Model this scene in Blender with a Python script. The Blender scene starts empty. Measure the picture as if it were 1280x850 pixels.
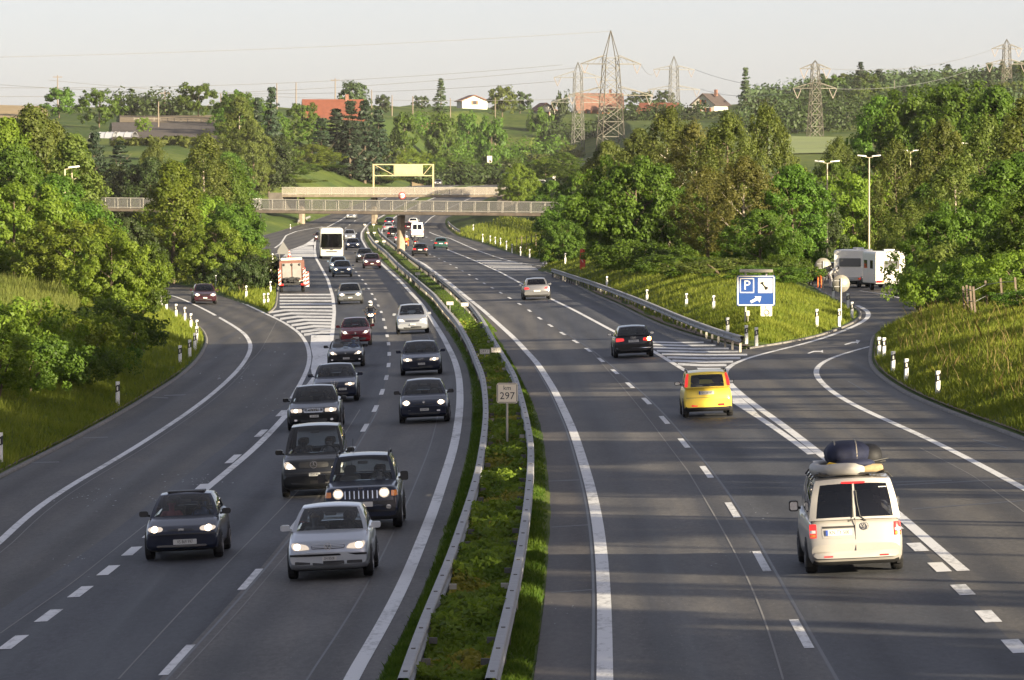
import bpy, bmesh, math, random
import numpy as np
from mathutils import Vector, Matrix
from mathutils.bvhtree import BVHTree

random.seed(7); RNG = np.random.default_rng(7)
SC = bpy.context.scene
COL = SC.collection
rad = math.radians

# ---------------------------------------------------------------- camera
F_PX, CAM_H, HORIZON = 6800.0, 8.0, 232.0
TILT = math.atan((425 - HORIZON) / F_PX)
cam_d = bpy.data.cameras.new('camera'); cam = bpy.data.objects.new('camera', cam_d); COL.objects.link(cam)
cam_d.sensor_width = 36; cam_d.lens = F_PX / 1280 * 36
cam_d.clip_start = 1; cam_d.clip_end = 30000
cam.location = (0, 0, CAM_H); cam.rotation_euler = (math.pi / 2 - TILT, 0, 0)
SC.camera = cam

# ---------------------------------------------------------------- sun, sky, exposure
SUN_SIDE, SUN_EL = rad(44), rad(13.5)             # sun right of straight behind the camera, low evening sun
SUN = Vector((math.sin(SUN_SIDE) * math.cos(SUN_EL), -math.cos(SUN_SIDE) * math.cos(SUN_EL), math.sin(SUN_EL)))
sun_d = bpy.data.lights.new('sun', 'SUN'); sun_d.energy = 5.0; sun_d.angle = rad(0.5); sun_d.color = (1.0, 0.85, 0.60)
sun = bpy.data.objects.new('sun', sun_d); COL.objects.link(sun)
sun.rotation_euler = SUN.to_track_quat('Z', 'Y').to_euler(); sun.location = (60, -60, 60)
W = bpy.data.worlds.new('World'); SC.world = W; W.use_nodes = True
nt = W.node_tree; bg = nt.nodes['Background']
sky = nt.nodes.new('ShaderNodeTexSky'); sky.sky_type = 'NISHITA'; sky.sun_disc = False
sky.sun_elevation = SUN_EL; sky.sun_rotation = math.atan2(SUN.x, SUN.y)
sky.altitude = 400; sky.air_density = 0.62; sky.dust_density = 1.6; sky.ozone_density = 1.0
hsv = nt.nodes.new('ShaderNodeHueSaturation'); hsv.inputs['Saturation'].default_value = 0.85
nt.links.new(sky.outputs[0], hsv.inputs['Color']); tint = nt.nodes.new('ShaderNodeMix'); tint.data_type = 'RGBA'; tint.blend_type = 'MULTIPLY'; tint.inputs[0].default_value = 1.0; tint.inputs[7].default_value = (1.07, 0.965, 1.0, 1)
nt.links.new(hsv.outputs[0], tint.inputs[6]); veil = nt.nodes.new('ShaderNodeMix'); veil.data_type = 'RGBA'; veil.inputs[0].default_value = 0.42; veil.inputs[7].default_value = (2.66, 2.56, 2.58, 1)      # even evening haze over the clear sky
nt.links.new(tint.outputs[2], veil.inputs[6]); nt.links.new(veil.outputs[2], bg.inputs['Color'])
bg.inputs['Strength'].default_value = 0.064
SC.view_settings.view_transform = 'Standard'; SC.view_settings.look = 'None'
SC.view_settings.exposure = 1.86; SC.view_settings.gamma = 1
SC.render.engine = 'CYCLES'
SC.cycles.max_bounces = 6; SC.cycles.diffuse_bounces = 3; SC.cycles.glossy_bounces = 2
SC.cycles.transmission_bounces = 3; SC.cycles.transparent_max_bounces = 12; SC.cycles.volume_bounces = 0
SC.cycles.caustics_reflective = False; SC.cycles.caustics_refractive = False
SC.cycles.use_denoising = True; SC.cycles.sample_clamp_indirect = 4

# ---------------------------------------------------------------- materials
def _new(name):
    m = bpy.data.materials.new(name); m.use_nodes = True
    return m, m.node_tree, m.node_tree.nodes['Principled BSDF']
def flat(name, c, rough=0.6, metal=0.0, spec=0.5, coat=0.0, var=0.0, scale=3.0, emit=None, es=1.0):
    """principled material; var adds a procedural noise to the colour"""
    m, t, b = _new(name)
    b.inputs['Base Color'].default_value = (*c, 1); b.inputs['Roughness'].default_value = rough
    b.inputs['Metallic'].default_value = metal; b.inputs['Specular IOR Level'].default_value = spec
    b.inputs['Coat Weight'].default_value = coat; b.inputs['Coat Roughness'].default_value = 0.05
    if emit:
        b.inputs['Emission Color'].default_value = (*emit, 1); b.inputs['Emission Strength'].default_value = es
    if var:
        noise_mix(t, b, c, var, scale)
    return m
def noise_mix(t, b, c, var, scale, coord='Object', detail=6):
    tc = t.nodes.new('ShaderNodeTexCoord'); n = t.nodes.new('ShaderNodeTexNoise')
    n.inputs['Scale'].default_value = scale; n.inputs['Detail'].default_value = detail; n.inputs['Roughness'].default_value = 0.65
    r = t.nodes.new('ShaderNodeValToRGB')
    r.color_ramp.elements[0].position = 0.3; r.color_ramp.elements[1].position = 0.7
    r.color_ramp.elements[0].color = (*[max(0, v * (1 - var)) for v in c], 1)
    r.color_ramp.elements[1].color = (*[min(1, v * (1 + var)) for v in c], 1)
    t.links.new(tc.outputs[coord], n.inputs['Vector']); t.links.new(n.outputs['Fac'], r.inputs['Fac'])
    t.links.new(r.outputs['Color'], b.inputs['Base Color'])
    return n, r
def mathn(t, op, a, b=None, clamp=False):
    n = t.nodes.new('ShaderNodeMath'); n.operation = op; n.use_clamp = clamp
    for i, v in enumerate((a, b)):
        if v is None: continue
        if hasattr(v, 'is_output'): t.links.new(v, n.inputs[i])
        else: n.inputs[i].default_value = v
    return n.outputs[0]
def mixc(t, fac, a, b, mode='MIX'):
    n = t.nodes.new('ShaderNodeMix'); n.data_type = 'RGBA'; n.blend_type = mode
    for s, v in ((n.inputs[0], fac), (n.inputs[6], a), (n.inputs[7], b)):
        if hasattr(v, 'is_output'): t.links.new(v, s)
        elif isinstance(v, tuple): s.default_value = (*v, 1) if len(v) == 3 else v
        else: s.default_value = v
    return n.outputs[2]
def noise(t, vec, scale, detail=4, rough=0.6, sy=None):
    n = t.nodes.new('ShaderNodeTexNoise'); n.inputs['Scale'].default_value = scale
    n.inputs['Detail'].default_value = detail; n.inputs['Roughness'].default_value = rough
    if sy is not None:
        mp = t.nodes.new('ShaderNodeMapping'); mp.inputs['Scale'].default_value = (1, sy, 1)
        t.links.new(vec, mp.inputs['Vector']); vec = mp.outputs[0]
    t.links.new(vec, n.inputs['Vector']); return n.outputs['Fac']
def ramp(t, fac, p0, c0, p1, c1):
    r = t.nodes.new('ShaderNodeValToRGB'); e = r.color_ramp.elements
    e[0].position = p0; e[1].position = p1
    e[0].color = (*c0, 1) if len(c0) == 3 else c0; e[1].color = (*c1, 1) if len(c1) == 3 else c1
    t.links.new(fac, r.inputs['Fac']); return r.outputs['Color']
def geo_pos(t):
    return t.nodes.new('ShaderNodeNewGeometry').outputs['Position']

def asphalt(name, c, crack=0.5):
    m, t, b = _new(name); p = geo_pos(t)
    fine = noise(t, p, 9, 6, 0.75, 0.25)                      # aggregate grain
    blot = noise(t, p, 0.55, 5, 0.6, 0.16)                    # worn patches drawn out along the road
    strk = noise(t, p, 1.5, 3, 0.5, 0.008)                    # wheel tracks
    col = ramp(t, fine, 0.25, tuple(v * 0.60 for v in c), 0.75, tuple(v * 1.45 for v in c))
    col = mixc(t, 1.0, col, ramp(t, blot, 0.3, (0.72,) * 3, 0.7, (1.22, 1.19, 1.14)), 'MULTIPLY')
    col = mixc(t, 1.0, col, ramp(t, strk, 0.34, (0.68,) * 3, 0.64, (1.18,) * 3), 'MULTIPLY')
    at_ = t.nodes.new('ShaderNodeAttribute'); at_.attribute_name = 'across'                      # polished, oil-darkened wheel tracks in each lane
    trk = mathn(t, 'MULTIPLY', mathn(t, 'ADD', mathn(t, 'COSINE', mathn(t, 'MULTIPLY', mathn(t, 'SUBTRACT', at_.outputs['Fac'], 0.95), 3.396)), 1.0), 0.5)
    trk = mathn(t, 'MULTIPLY', mathn(t, 'MULTIPLY', trk, trk), mathn(t, 'ADD', noise(t, p, 0.3, 3, 0.6, 0.03), 0.35), True)
    col = mixc(t, 1.0, col, ramp(t, trk, 0.0, (1.10, 1.09, 1.08), 0.9, (0.66, 0.66, 0.68)), 'MULTIPLY')
    spk = ramp(t, noise(t, p, 26, 1, 0.5, 0.3), 0.70, (0, 0, 0), 0.76, (1, 1, 1))
    col = mixc(t, mathn(t, 'MULTIPLY', spk, 0.35), col, tuple(min(1, v * 4.0) for v in c))
    t.links.new(col, b.inputs['Base Color'])
    b.inputs['Specular IOR Level'].default_value = 0.28
    rr = ramp(t, strk, 0.3, (0.60,) * 3, 0.7, (0.78,) * 3); t.links.new(rr, b.inputs['Roughness'])
    bm = t.nodes.new('ShaderNodeBump'); bm.inputs['Strength'].default_value = 0.5; bm.inputs['Distance'].default_value = 0.012
    t.links.new(fine, bm.inputs['Height']); t.links.new(bm.outputs[0], b.inputs['Normal'])
    return m
def paint_marking(name, c):
    m, t, b = _new(name); p = geo_pos(t)
    w = noise(t, p, 5, 6, 0.75, 0.3); big = noise(t, p, 0.6, 3, 0.6, 0.15)
    col = ramp(t, mathn(t, 'ADD', mathn(t, 'MULTIPLY', w, 0.6), mathn(t, 'MULTIPLY', big, 0.4)), 0.37, tuple(v * 0.42 for v in c), 0.50, c)
    t.links.new(col, b.inputs['Base Color']); b.inputs['Roughness'].default_value = 0.6
    b.inputs['Specular IOR Level'].default_value = 0.3
    return m
def leaf_mat(name, c_dark, c_light, trans=0.35, scale=0.9, rough=0.55, spec=0.25):
    """leaf clumps: colour varies with a noise through the crown and from tree to tree; light passes through the blades"""
    m, t, b = _new(name)
    tc = t.nodes.new('ShaderNodeTexCoord'); oi = t.nodes.new('ShaderNodeObjectInfo')
    n = noise(t, tc.outputs['Object'], scale, 4, 0.7)
    n2 = noise(t, tc.outputs['Object'], scale * 9, 2, 0.5)
    f = mathn(t, 'ADD', mathn(t, 'MULTIPLY', n, 0.7), mathn(t, 'MULTIPLY', n2, 0.3))
    col = ramp(t, f, 0.38, c_dark, 0.62, c_light)
    hs = t.nodes.new('ShaderNodeHueSaturation')
    t.links.new(mathn(t, 'ADD', mathn(t, 'MULTIPLY', oi.outputs['Random'], 0.03), 0.478), hs.inputs['Hue'])
    t.links.new(mathn(t, 'ADD', mathn(t, 'MULTIPLY', oi.outputs['Random'], 0.5), 0.75), hs.inputs['Value'])
    t.links.new(col, hs.inputs['Color']); col = hs.outputs[0]
    t.links.new(col, b.inputs['Base Color']); b.inputs['Roughness'].default_value = rough
    b.inputs['Specular IOR Level'].default_value = spec
    tr = t.nodes.new('ShaderNodeBsdfTranslucent'); t.links.new(mixc(t, 1.0, col, (1.5, 1.45, 0.6), 'MULTIPLY'), tr.inputs['Color'])
    mx = t.nodes.new('ShaderNodeMixShader'); mx.inputs[0].default_value = trans
    t.links.new(b.outputs[0], mx.inputs[1]); t.links.new(tr.outputs[0], mx.inputs[2])
    t.links.new(mx.outputs[0], t.nodes['Material Output'].inputs['Surface'])
    return m
def glass_mat(name, tint, see=0.5, refl=1.0):
    """car glass: tinted clear pane with a fresnel reflection"""
    m, t, b = _new(name); t.nodes.remove(b)
    tr = t.nodes.new('ShaderNodeBsdfTransparent'); tr.inputs['Color'].default_value = (*[see * v for v in tint], 1)
    gl = t.nodes.new('ShaderNodeBsdfGlossy'); gl.inputs['Roughness'].default_value = 0.03; gl.inputs['Color'].default_value = (refl,) * 3 + (1,)
    fr = t.nodes.new('ShaderNodeFresnel'); fr.inputs['IOR'].default_value = 1.5
    mx = t.nodes.new('ShaderNodeMixShader'); t.links.new(fr.outputs[0], mx.inputs[0])
    t.links.new(tr.outputs[0], mx.inputs[1]); t.links.new(gl.outputs[0], mx.inputs[2])
    t.links.new(mx.outputs[0], t.nodes['Material Output'].inputs['Surface'])
    return m

# ---------------------------------------------------------------- mesh helpers
class MB:
    """collects shapes for ONE mesh object"""
    def __init__(s): s.v = []; s.f = []; s.m = []; s.sm = []
    def add(s, vs, fs, mi=0, smooth=False):
        o = len(s.v); s.v += [tuple(p) for p in vs]
        for f in fs: s.f.append([i + o for i in f]); s.m.append(mi); s.sm.append(smooth)
        return s
    def box(s, c, d, mi=0, M=None, taper=1.0):
        x, y, z = d[0] / 2, d[1] / 2, d[2] / 2
        vs = [(sx * x * (taper if sz > 0 else 1), sy * y * (taper if sz > 0 else 1), sz * z) for sz in (-1, 1) for sx, sy in ((-1, -1), (1, -1), (1, 1), (-1, 1))]
        if M: vs = [M @ Vector(p) for p in vs]
        s.add([(p[0] + c[0], p[1] + c[1], p[2] + c[2]) for p in vs],
              [(3, 2, 1, 0), (4, 5, 6, 7), (0, 1, 5, 4), (1, 2, 6, 5), (2, 3, 7, 6), (3, 0, 4, 7)], mi)
        return s
    def rbox(s, c, d, r, mi=0, n=3, axis='y'):
        """box rounded in the two axes across `axis`"""
        a, b = {'y': (0, 2), 'x': (1, 2), 'z': (0, 1)}[axis]; k = {'y': 1, 'x': 0, 'z': 2}[axis]
        pts = []
        for cx, cy, a0 in ((1, 1, 0), (-1, 1, 90), (-1, -1, 180), (1, -1, 270)):
            for i in range(n + 1):
                an = rad(a0 + 90 * i / n)
                pts.append((cx * (d[a] / 2 - r) + r * math.cos(an), cy * (d[b] / 2 - r) + r * math.sin(an)))
        return s.prism(pts, c, d[k], (a, b, k), mi)
    def prism(s, pts, c, depth, ax=(0, 2, 1), mi=0, smooth=False):
        a, b, k = ax; vs = []
        for e in (-1, 1):
            for p in pts:
                q = [0, 0, 0]; q[a] = p[0] + c[a]; q[b] = p[1] + c[b]; q[k] = c[k] + e * depth / 2; vs.append(q)
        n = len(pts)
        s.add(vs, [list(range(n))[::-1], list(range(n, 2 * n))] + [(i, (i + 1) % n, n + (i + 1) % n, n + i) for i in range(n)], mi, smooth)
        return s
    def tube(s, pts, r, n=8, mi=0, cap=True, smooth=True):
        pts = [Vector(p) for p in pts]; rr = r if isinstance(r, (list, tuple)) else [r] * len(pts)
        vs, fs = [], []
        for i, p in enumerate(pts):
            t = (pts[min(i + 1, len(pts) - 1)] - pts[max(i - 1, 0)]).normalized()
            u = t.cross(Vector((0, 0, 1)) if abs(t.z) < 0.95 else Vector((1, 0, 0))).normalized(); w = t.cross(u)
            for k in range(n):
                a = 2 * math.pi * k / n; vs.append(p + (u * math.cos(a) + w * math.sin(a)) * rr[i])
        for i in range(len(pts) - 1):
            for k in range(n): fs.append((i * n + k, i * n + (k + 1) % n, (i + 1) * n + (k + 1) % n, (i + 1) * n + k))
        s.add(vs, fs, mi, smooth)
        if cap: s.add(vs[:n], [list(range(n))], mi); s.add(vs[-n:], [list(range(n))[::-1]], mi)
        return s
    def bar(s, p, q, w, h=None, mi=0):
        """square bar between two points"""
        p, q = Vector(p), Vector(q); t = (q - p); L = t.length
        if L < 1e-6: return s
        M = t.to_track_quat('Y', 'Z').to_matrix(); h = h or w
        c = (p + q) / 2
        return s.box(c, (w, L, h), mi, M)
    def lathe(s, prof, c=(0, 0, 0), n=20, axis='z', mi=0, smooth=True, mis=None):
        vs, fs, ms = [], [], []
        for r, h in prof:
            for k in range(n):
                a = 2 * math.pi * k / n; x, y = r * math.cos(a), r * math.sin(a)
                q = {'z': (x, y, h), 'x': (h, x, y), 'y': (x, h, y)}[axis]
                vs.append((q[0] + c[0], q[1] + c[1], q[2] + c[2]))
        for i in range(len(prof) - 1):
            for k in range(n): fs.append((i * n + k, i * n + (k + 1) % n, (i + 1) * n + (k + 1) % n, (i + 1) * n + k))
        o = len(s.f); s.add(vs, fs, mi, smooth)
        if mis:
            for i in range(len(prof) - 1):
                for k in range(n): s.m[o + i * n + k] = mis[i]
        return s
    def grid(s, P, mi=0, smooth=True, closed=False):
        """P[i][j] points"""
        a, b = len(P), len(P[0]); vs = [p for r in P for p in r]
        fs = [(i * b + j, i * b + (j + 1) % b, (i + 1) * b + (j + 1) % b, (i + 1) * b + j) for i in range(a - 1) for j in range(b if closed else b - 1)]
        s.add(vs, fs, mi, smooth); return s
    def mesh(s, name):
        me = bpy.data.meshes.new(name); me.from_pydata(s.v, [], s.f)
        me.polygons.foreach_set('material_index', s.m); me.polygons.foreach_set('use_smooth', s.sm); me.update()
        return me
    def build(s, name, mats, parent=None, loc=None, kind=None, fix=True):
        me = s.mesh(name)
        if fix:
            bm = bmesh.new(); bm.from_mesh(me); bmesh.ops.recalc_face_normals(bm, faces=bm.faces); bm.to_mesh(me); bm.free()
        return link(name, me, mats, parent, loc, kind)
def link(name, me, mats, parent=None, loc=None, kind=None):
    for m in (mats if isinstance(mats, (list, tuple)) else [mats]): me.materials.append(m)
    o = bpy.data.objects.new(name, me); COL.objects.link(o)
    if parent: o.parent = parent
    if loc is not None: o.location = loc
    if kind: o['kind'] = kind
    return o
def np_mesh(name, V, Fq, mats, kind=None, parent=None, smooth=False):
    """fast mesh from numpy arrays (n,3) and (m,k)"""
    me = bpy.data.meshes.new(name); k = Fq.shape[1]
    me.vertices.add(len(V)); me.vertices.foreach_set('co', V.astype(np.float32).ravel())
    me.loops.add(Fq.size); me.loops.foreach_set('vertex_index', Fq.astype(np.int32).ravel())
    me.polygons.add(len(Fq)); me.polygons.foreach_set('loop_start', np.arange(0, Fq.size, k, dtype=np.int32))
    if smooth: me.polygons.foreach_set('use_smooth', np.ones(len(Fq), bool))
    me.update(calc_edges=True)
    if mats is None: return me
    return link(name, me, mats, parent, None, kind)
def thing(name, label, cat, loc=(0, 0, 0), rz=0, group=None):
    o = bpy.data.objects.new(name, None); COL.objects.link(o); o.empty_display_size = 0.3
    o.location = loc; o.rotation_euler = (0, 0, rz); return tag(o, label, cat, group)
def tag(o, label, cat, group=None, kind=None):
    o['label'] = label; o['category'] = cat
    if group: o['group'] = group
    if kind: o['kind'] = kind
    return o
def dup(root, loc, rz, label, group=None, scale=None):
    def cp(o, par):
        c = o.copy(); COL.objects.link(c)
        if par: c.parent = par
        for ch in KIDS.get(o.name, []) or list(o.children): cp(ch, c)
        return c
    r = cp(root, None); r.location = loc; r.rotation_euler = (0, 0, rz); r['label'] = label
    if group: r['group'] = group
    if scale: r.scale = scale
    return r
KIDS = {}

# ---------------------------------------------------------------- the lie of the road
def sstep(t): t = np.clip(t, 0, 1); return t * t * (3 - 2 * t)
def zr(X, Y):
    """road level: flat, banked to the left in the bend, climbing beyond the bridges"""
    X = np.asarray(X, float); Y = np.asarray(Y, float)
    return 8 * sstep((Y - 850) / 420) + np.maximum(0, Y - 1270) * 0.006 + 0.045 * np.clip(X, -20, 22) * (1 - sstep((Y - 330) / 280))
_YS = np.concatenate([np.arange(50, 1200, 0.5), np.arange(1200, 4000, 4)])
def P(x, y, h=0.0):
    """where the sight line through photo pixel (x, y) meets the road level (+h)"""
    rx, ry = (x - 640) / F_PX, (425 - y) / F_PX
    d = (rx, math.cos(TILT) + ry * math.sin(TILT), -math.sin(TILT) + ry * math.cos(TILT))
    X = d[0] / d[1] * _YS; Z = CAM_H + d[2] / d[1] * _YS
    g = Z - zr(X, _YS) - h; k = int(np.argmax(g <= 0))
    if g[k] > 0 or k == 0: k = len(_YS) - 1
    a = g[k - 1] / (g[k - 1] - g[k] + 1e-12) if k else 0
    Yv = _YS[k - 1] + a * (_YS[k] - _YS[k - 1])
    return np.array([d[0] / d[1] * Yv, Yv])
def XZ(x, y, Y):
    """photo pixel at a known distance -> X, Z"""
    rx, ry = (x - 640) / F_PX, (425 - y) / F_PX
    k = Y / (math.cos(TILT) + ry * math.sin(TILT))
    return rx * k, CAM_H + k * (-math.sin(TILT) + ry * math.cos(TILT))
class Line:
    """traced line: X as a function of Y"""
    def __init__(s, px, pre=(), post=(), h=0.0):
        w = [P(x, y, h) for x, y in px]; w = list(map(np.array, pre)) + sorted(w, key=lambda p: p[1]) + list(map(np.array, post))
        w = sorted(w, key=lambda p: p[1]); w = np.array(w, float); s.Y = w[:, 1]; s.X = w[:, 0]
        yy = np.arange(s.Y[0], s.Y[-1], 3.0); xx = np.interp(yy, s.Y, s.X)
        k = 5; pad = np.pad(xx, k, mode='reflect', reflect_type='odd'); xx = np.convolve(pad, np.hanning(2 * k + 3)[1:-1] / np.hanning(2 * k + 3)[1:-1].sum(), 'valid') if len(xx) > 12 else xx
        if len(xx) > 4: s.Y = np.append(yy, s.Y[-1]); s.X = np.append(xx, s.X[-1])
    def __call__(s, Y):
        Y = np.asarray(Y, float); x = np.interp(Y, s.Y, s.X)
        lo, hi = Y < s.Y[0], Y > s.Y[-1]
        i = min(8, len(s.Y) - 1)
        if np.any(lo): x = np.where(lo, s.X[0] + (Y - s.Y[0]) * (s.X[i] - s.X[0]) / (s.Y[i] - s.Y[0]), x)
        if np.any(hi): x = np.where(hi, s.X[-1] + (Y - s.Y[-1]) * (s.X[-1] - s.X[-1 - i]) / (s.Y[-1] - s.Y[-1 - i]), x)
        return x
# ---------------------------------------------------------------- traced road lines (photo pixels -> road plane)
KL = Line([(0, 597), (41, 578), (102, 546), (156, 516), (191, 494), (229, 470), (251.6, 447.6), (260.6, 428.5), (259, 420.6), (254, 412), (244.7, 404.7), (231, 398), (216, 390), (206, 381)],
          [(-14.6, 55)], [(-31, 412), (-37, 450), (-42, 500), (-43.5, 560), (-42.5, 620), (-41, 680), (-40, 720), (-39.8, 880), (-38, 935), (-34.5, 1000), (-31, 1060), (-26, 1180), (-21, 1300), (-15, 1450), (-8, 1650), (2, 1900)])
GORE_L = [(381, 475), (387.8, 459.6), (390, 446), (386.7, 430.6), (376.6, 416), (356.5, 402.6), (336, 393)]
R2R = Line([(0, 768), (103, 699), (182, 639), (268, 572), (330, 525), (368.8, 496.5)] + GORE_L + [(322, 386), (303, 379), (274, 369), (241, 359.5), (208, 352.5)] +
           [(346, 319.5), (363, 313), (382, 305.5), (393, 298), (397, 291), (408.5, 284), (433, 271)], [],
           [(-33, 495), (-35, 540), (-33, 575), (-29, 600), (-28, 1060), (-23, 1180), (-18, 1300), (-12, 1450), (-5, 1650), (5, 1900)])
ISL_LR = Line([(336, 392), (345, 386), (347, 375), (349, 350), (349, 340), (348, 325), (346, 319.5)])
YA1, YA2 = P(336, 393)[1], P(346, 319.5)[1]
def R1L(Y): return np.where((Y > YA1) & (Y < YA2), np.maximum(ISL_LR(Y), R2R(Y)), R2R(Y))
MAIN_L = Line([(251, 616.7), (319.7, 560), (359, 518), (385.6, 482), (400, 464), (408, 450.7), (413.5, 430.6), (415.8, 412.7), (418, 388), (415.8, 370), (410, 350), (399, 330), (395, 323), (393.4, 312), (394, 300.8), (397, 291), (408.5, 284), (433, 270.7)])
ML_R = Line([(447, 835), (460, 814), (501, 741), (542, 638.5), (567.5, 560), (572, 534), (575, 508.8), (575, 483.5), (573, 465.8), (567, 446.8), (554, 421.5), (540.4, 400), (527, 380), (500.7, 351.6), (476, 329), (459, 312), (451.8, 299), (451.8, 290.5), (456.5, 284), (461, 279)],
            [], [(-22, 1060), (-16, 1180), (-10, 1300), (-3, 1450), (4, 1650), (14, 1900)])
def R1R(Y): return ML_R(Y) + 0.45
DASH_L = [(221.7, 824.7), (315, 724), (371, 654.5), (409, 604), (439, 564.4), (456, 534.8), (470, 510.8), (477.7, 490), (483.5, 472), (486, 456.4), (486.8, 442.5), (486, 429.8), (484, 419.7), (481.7, 409.6), (479.6, 399.6), (476.8, 390), (472.8, 382), (469, 374), (465, 367.6), (461, 361), (457.4, 355), (453, 349.8), (449, 344.7), (445, 340), (441.4, 335.6), (437, 330), (431, 322.5), (426.5, 315), (424, 308), (423.5, 301), (425, 294.5), (428, 288.6), (432, 285), (436.7, 281), (443, 276)]
DL = Line(DASH_L, [], [(-25, 1060), (-20, 1180), (-14, 1300), (-7, 1450), (0, 1650), (9, 1900)])
LE = Line([(756, 850), (756, 764.7), (754, 717), (749, 662), (739, 611), (723.6, 560), (716, 536.6), (693.4, 488.5), (673, 455.6), (643, 423), (617.5, 400), (603, 387), (562.5, 354), (531, 330.6), (500, 314), (494, 310), (483.8, 303.6), (478, 295), (477, 288.6), (482, 282), (493, 271.6)],
          [], [(-19, 1060), (-12, 1180), (-6, 1300), (1, 1450), (9, 1650), (20, 1900)])
R4L_ = Line([(667, 850), (674, 799), (684, 730.6), (686, 628), (681, 560), (665.6, 501), (640, 450.6), (619, 417.7), (604, 396)])
def R4L(Y): return np.where(Y < 300, np.minimum(R4L_(Y), LE(Y) - 0.3), LE(Y) - 0.45)
MR = Line([(1269.4, 808), (1237, 770.5), (1204.6, 737.4), (1175.6, 709), (1148, 684), (1090, 632), (1016, 568), (949, 521.7), (913, 500), (866.7, 469.6), (815.6, 438.4), (765.6, 413.4), (719, 388.4), (687.5, 373), (656, 356.6), (625, 340), (594, 326), (559, 312), (544, 303), (530, 294.5), (526, 288), (529, 281), (539, 271.6)],
          [], [(-11.5, 1060), (-4.5, 1180), (1.5, 1300), (8.5, 1450), (17, 1650), (29, 1900)])
ISL_RL = Line([(928, 437.5), (905, 432), (892, 428), (856, 419), (812.5, 402.5), (772, 382), (740.6, 368), (712.5, 352.5), (687.5, 343), (670, 337)])
ISL_RR = Line([(928, 437.6), (942, 436.9), (963.7, 434.5), (999.7, 428), (1035.6, 417.5), (1064, 406.7), (1077, 399.5), (1079, 392), (1071.5, 385), (1050, 376), (1028, 365)], [], [(23, 440), (21, 470), (16, 494), (9, 510), (2.6, 521)])
YB1, YB2 = P(928, 437.5)[1], P(670, 337)[1]
def R4R(Y): return np.where((Y > YB1) & (Y < YB2), ISL_RL(Y), MR(Y))
def R5L(Y): return np.where((Y > YB1) & (Y < YB2), np.maximum(ISL_RR(Y), ISL_RL(Y) + 0.02), MR(Y))
R5R = Line([(1280, 550.4), (1244, 538), (1208, 525), (1172, 511), (1132.6, 494.7), (1107.5, 478.6), (1087.7, 462.4), (1084, 454), (694, 329), (656, 321), (625, 312), (603, 304), (575, 296), (559, 285), (556, 279), (557, 273)], [(16.5, 55)],
           [(17.3, 262), (20, 285), (26, 305), (32, 330), (37, 360), (41, 400), (43, 450), (41, 490), (34, 520), (22, 540), (11, 552), (-8, 1060), (-1, 1180), (5, 1300), (12, 1450), (20, 1650), (32, 1900)])
DASH_R = [(1001.6, 792), (952, 701.6), (917, 637.5), (884, 590), (855, 554), (831, 525), (808.7, 501.4), (787.4, 481.6), (769, 464.7), (751, 450), (736, 437.5), (719.7, 427), (703, 417), (688, 407), (674.4, 398), (662, 388.4), (649.4, 380), (637, 372.5), (626, 366), (615.6, 360), (605.6, 354.4), (596, 348.8), (586.6, 343.4), (578, 338.8), (570.6, 334.7), (563, 330.6), (555.6, 327), (549, 323.4), (543, 320.6), (537.5, 317.8), (527, 311), (517, 303), (511, 296), (508, 289.5), (510, 283), (515, 277)]
DR = Line(DASH_R, [], [(-15.5, 1060), (-8, 1180), (-2, 1300), (5, 1450), (13, 1650), (24, 1900)])

# ---------------------------------------------------------------- terrain
def _gap(X, Y):
    """outside distance in X to the paved strips of row Y (negative inside)"""
    kl, r2, r1, rr = KL(Y), R2R(Y), R1L(Y), R1R(Y)
    l4, r4, l5, r5 = R4L(Y), R4R(Y), R5L(Y), R5R(Y)
    h1, h2 = r1 - r2 > 0.3, l5 - r4 > 0.3
    def iv(a, b): return np.maximum(a - X, X - b)
    dl = np.where(h1, np.minimum(iv(kl, r2), iv(r1, rr)), iv(kl, rr))
    dr = np.where(h2, np.minimum(iv(l4, r4), iv(l5, r5)), iv(l4, r5))
    return np.minimum(dl, dr)
def paved_dist(X, Y):
    g0 = _gap(X, Y); d = np.where(g0 > 0, g0, g0)
    for dy in (-24, -16, -11, -7, -4, -2, 2, 4, 7, 11, 16, 24):
        g = np.maximum(_gap(X, Y + dy), 0); d = np.where(g0 > 0, np.minimum(d, np.hypot(g, dy)), d)
    return d
def bumps(X, Y, s, seed=0.0):
    return (np.sin(X * s * 1.3 + 1.7 + seed) * np.cos(Y * s * 0.9 + seed * 2) + 0.6 * np.sin(X * s * 2.9 - Y * s * 2.1 + seed) + 0.4 * np.cos(X * s * 5.3 + Y * s * 4.7)) / 2
def zfar(X, Y):
    a = X / np.maximum(Y, 1)
    k = np.interp(a, [-0.10, -0.05, -0.012, 0.02, 0.045, 0.1], [0.0335, 0.0330, 0.0268, 0.0245, 0.0245, 0.0255])
    up = np.clip(Y - 700, 0, np.interp(a, [-0.05, -0.03, -0.012], [800, 950, 1250])) * k + np.clip(Y - 1950, 0, 600) * 0.006
    hill = 9 * np.exp(-((X - 165) / 85) ** 2 - ((Y - 1950) / 260) ** 2)
    return 3.1 + up + hill + 0.5 * bumps(X, Y, 0.02) * np.clip((Y - 500) / 500, 0.2, 2)
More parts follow.
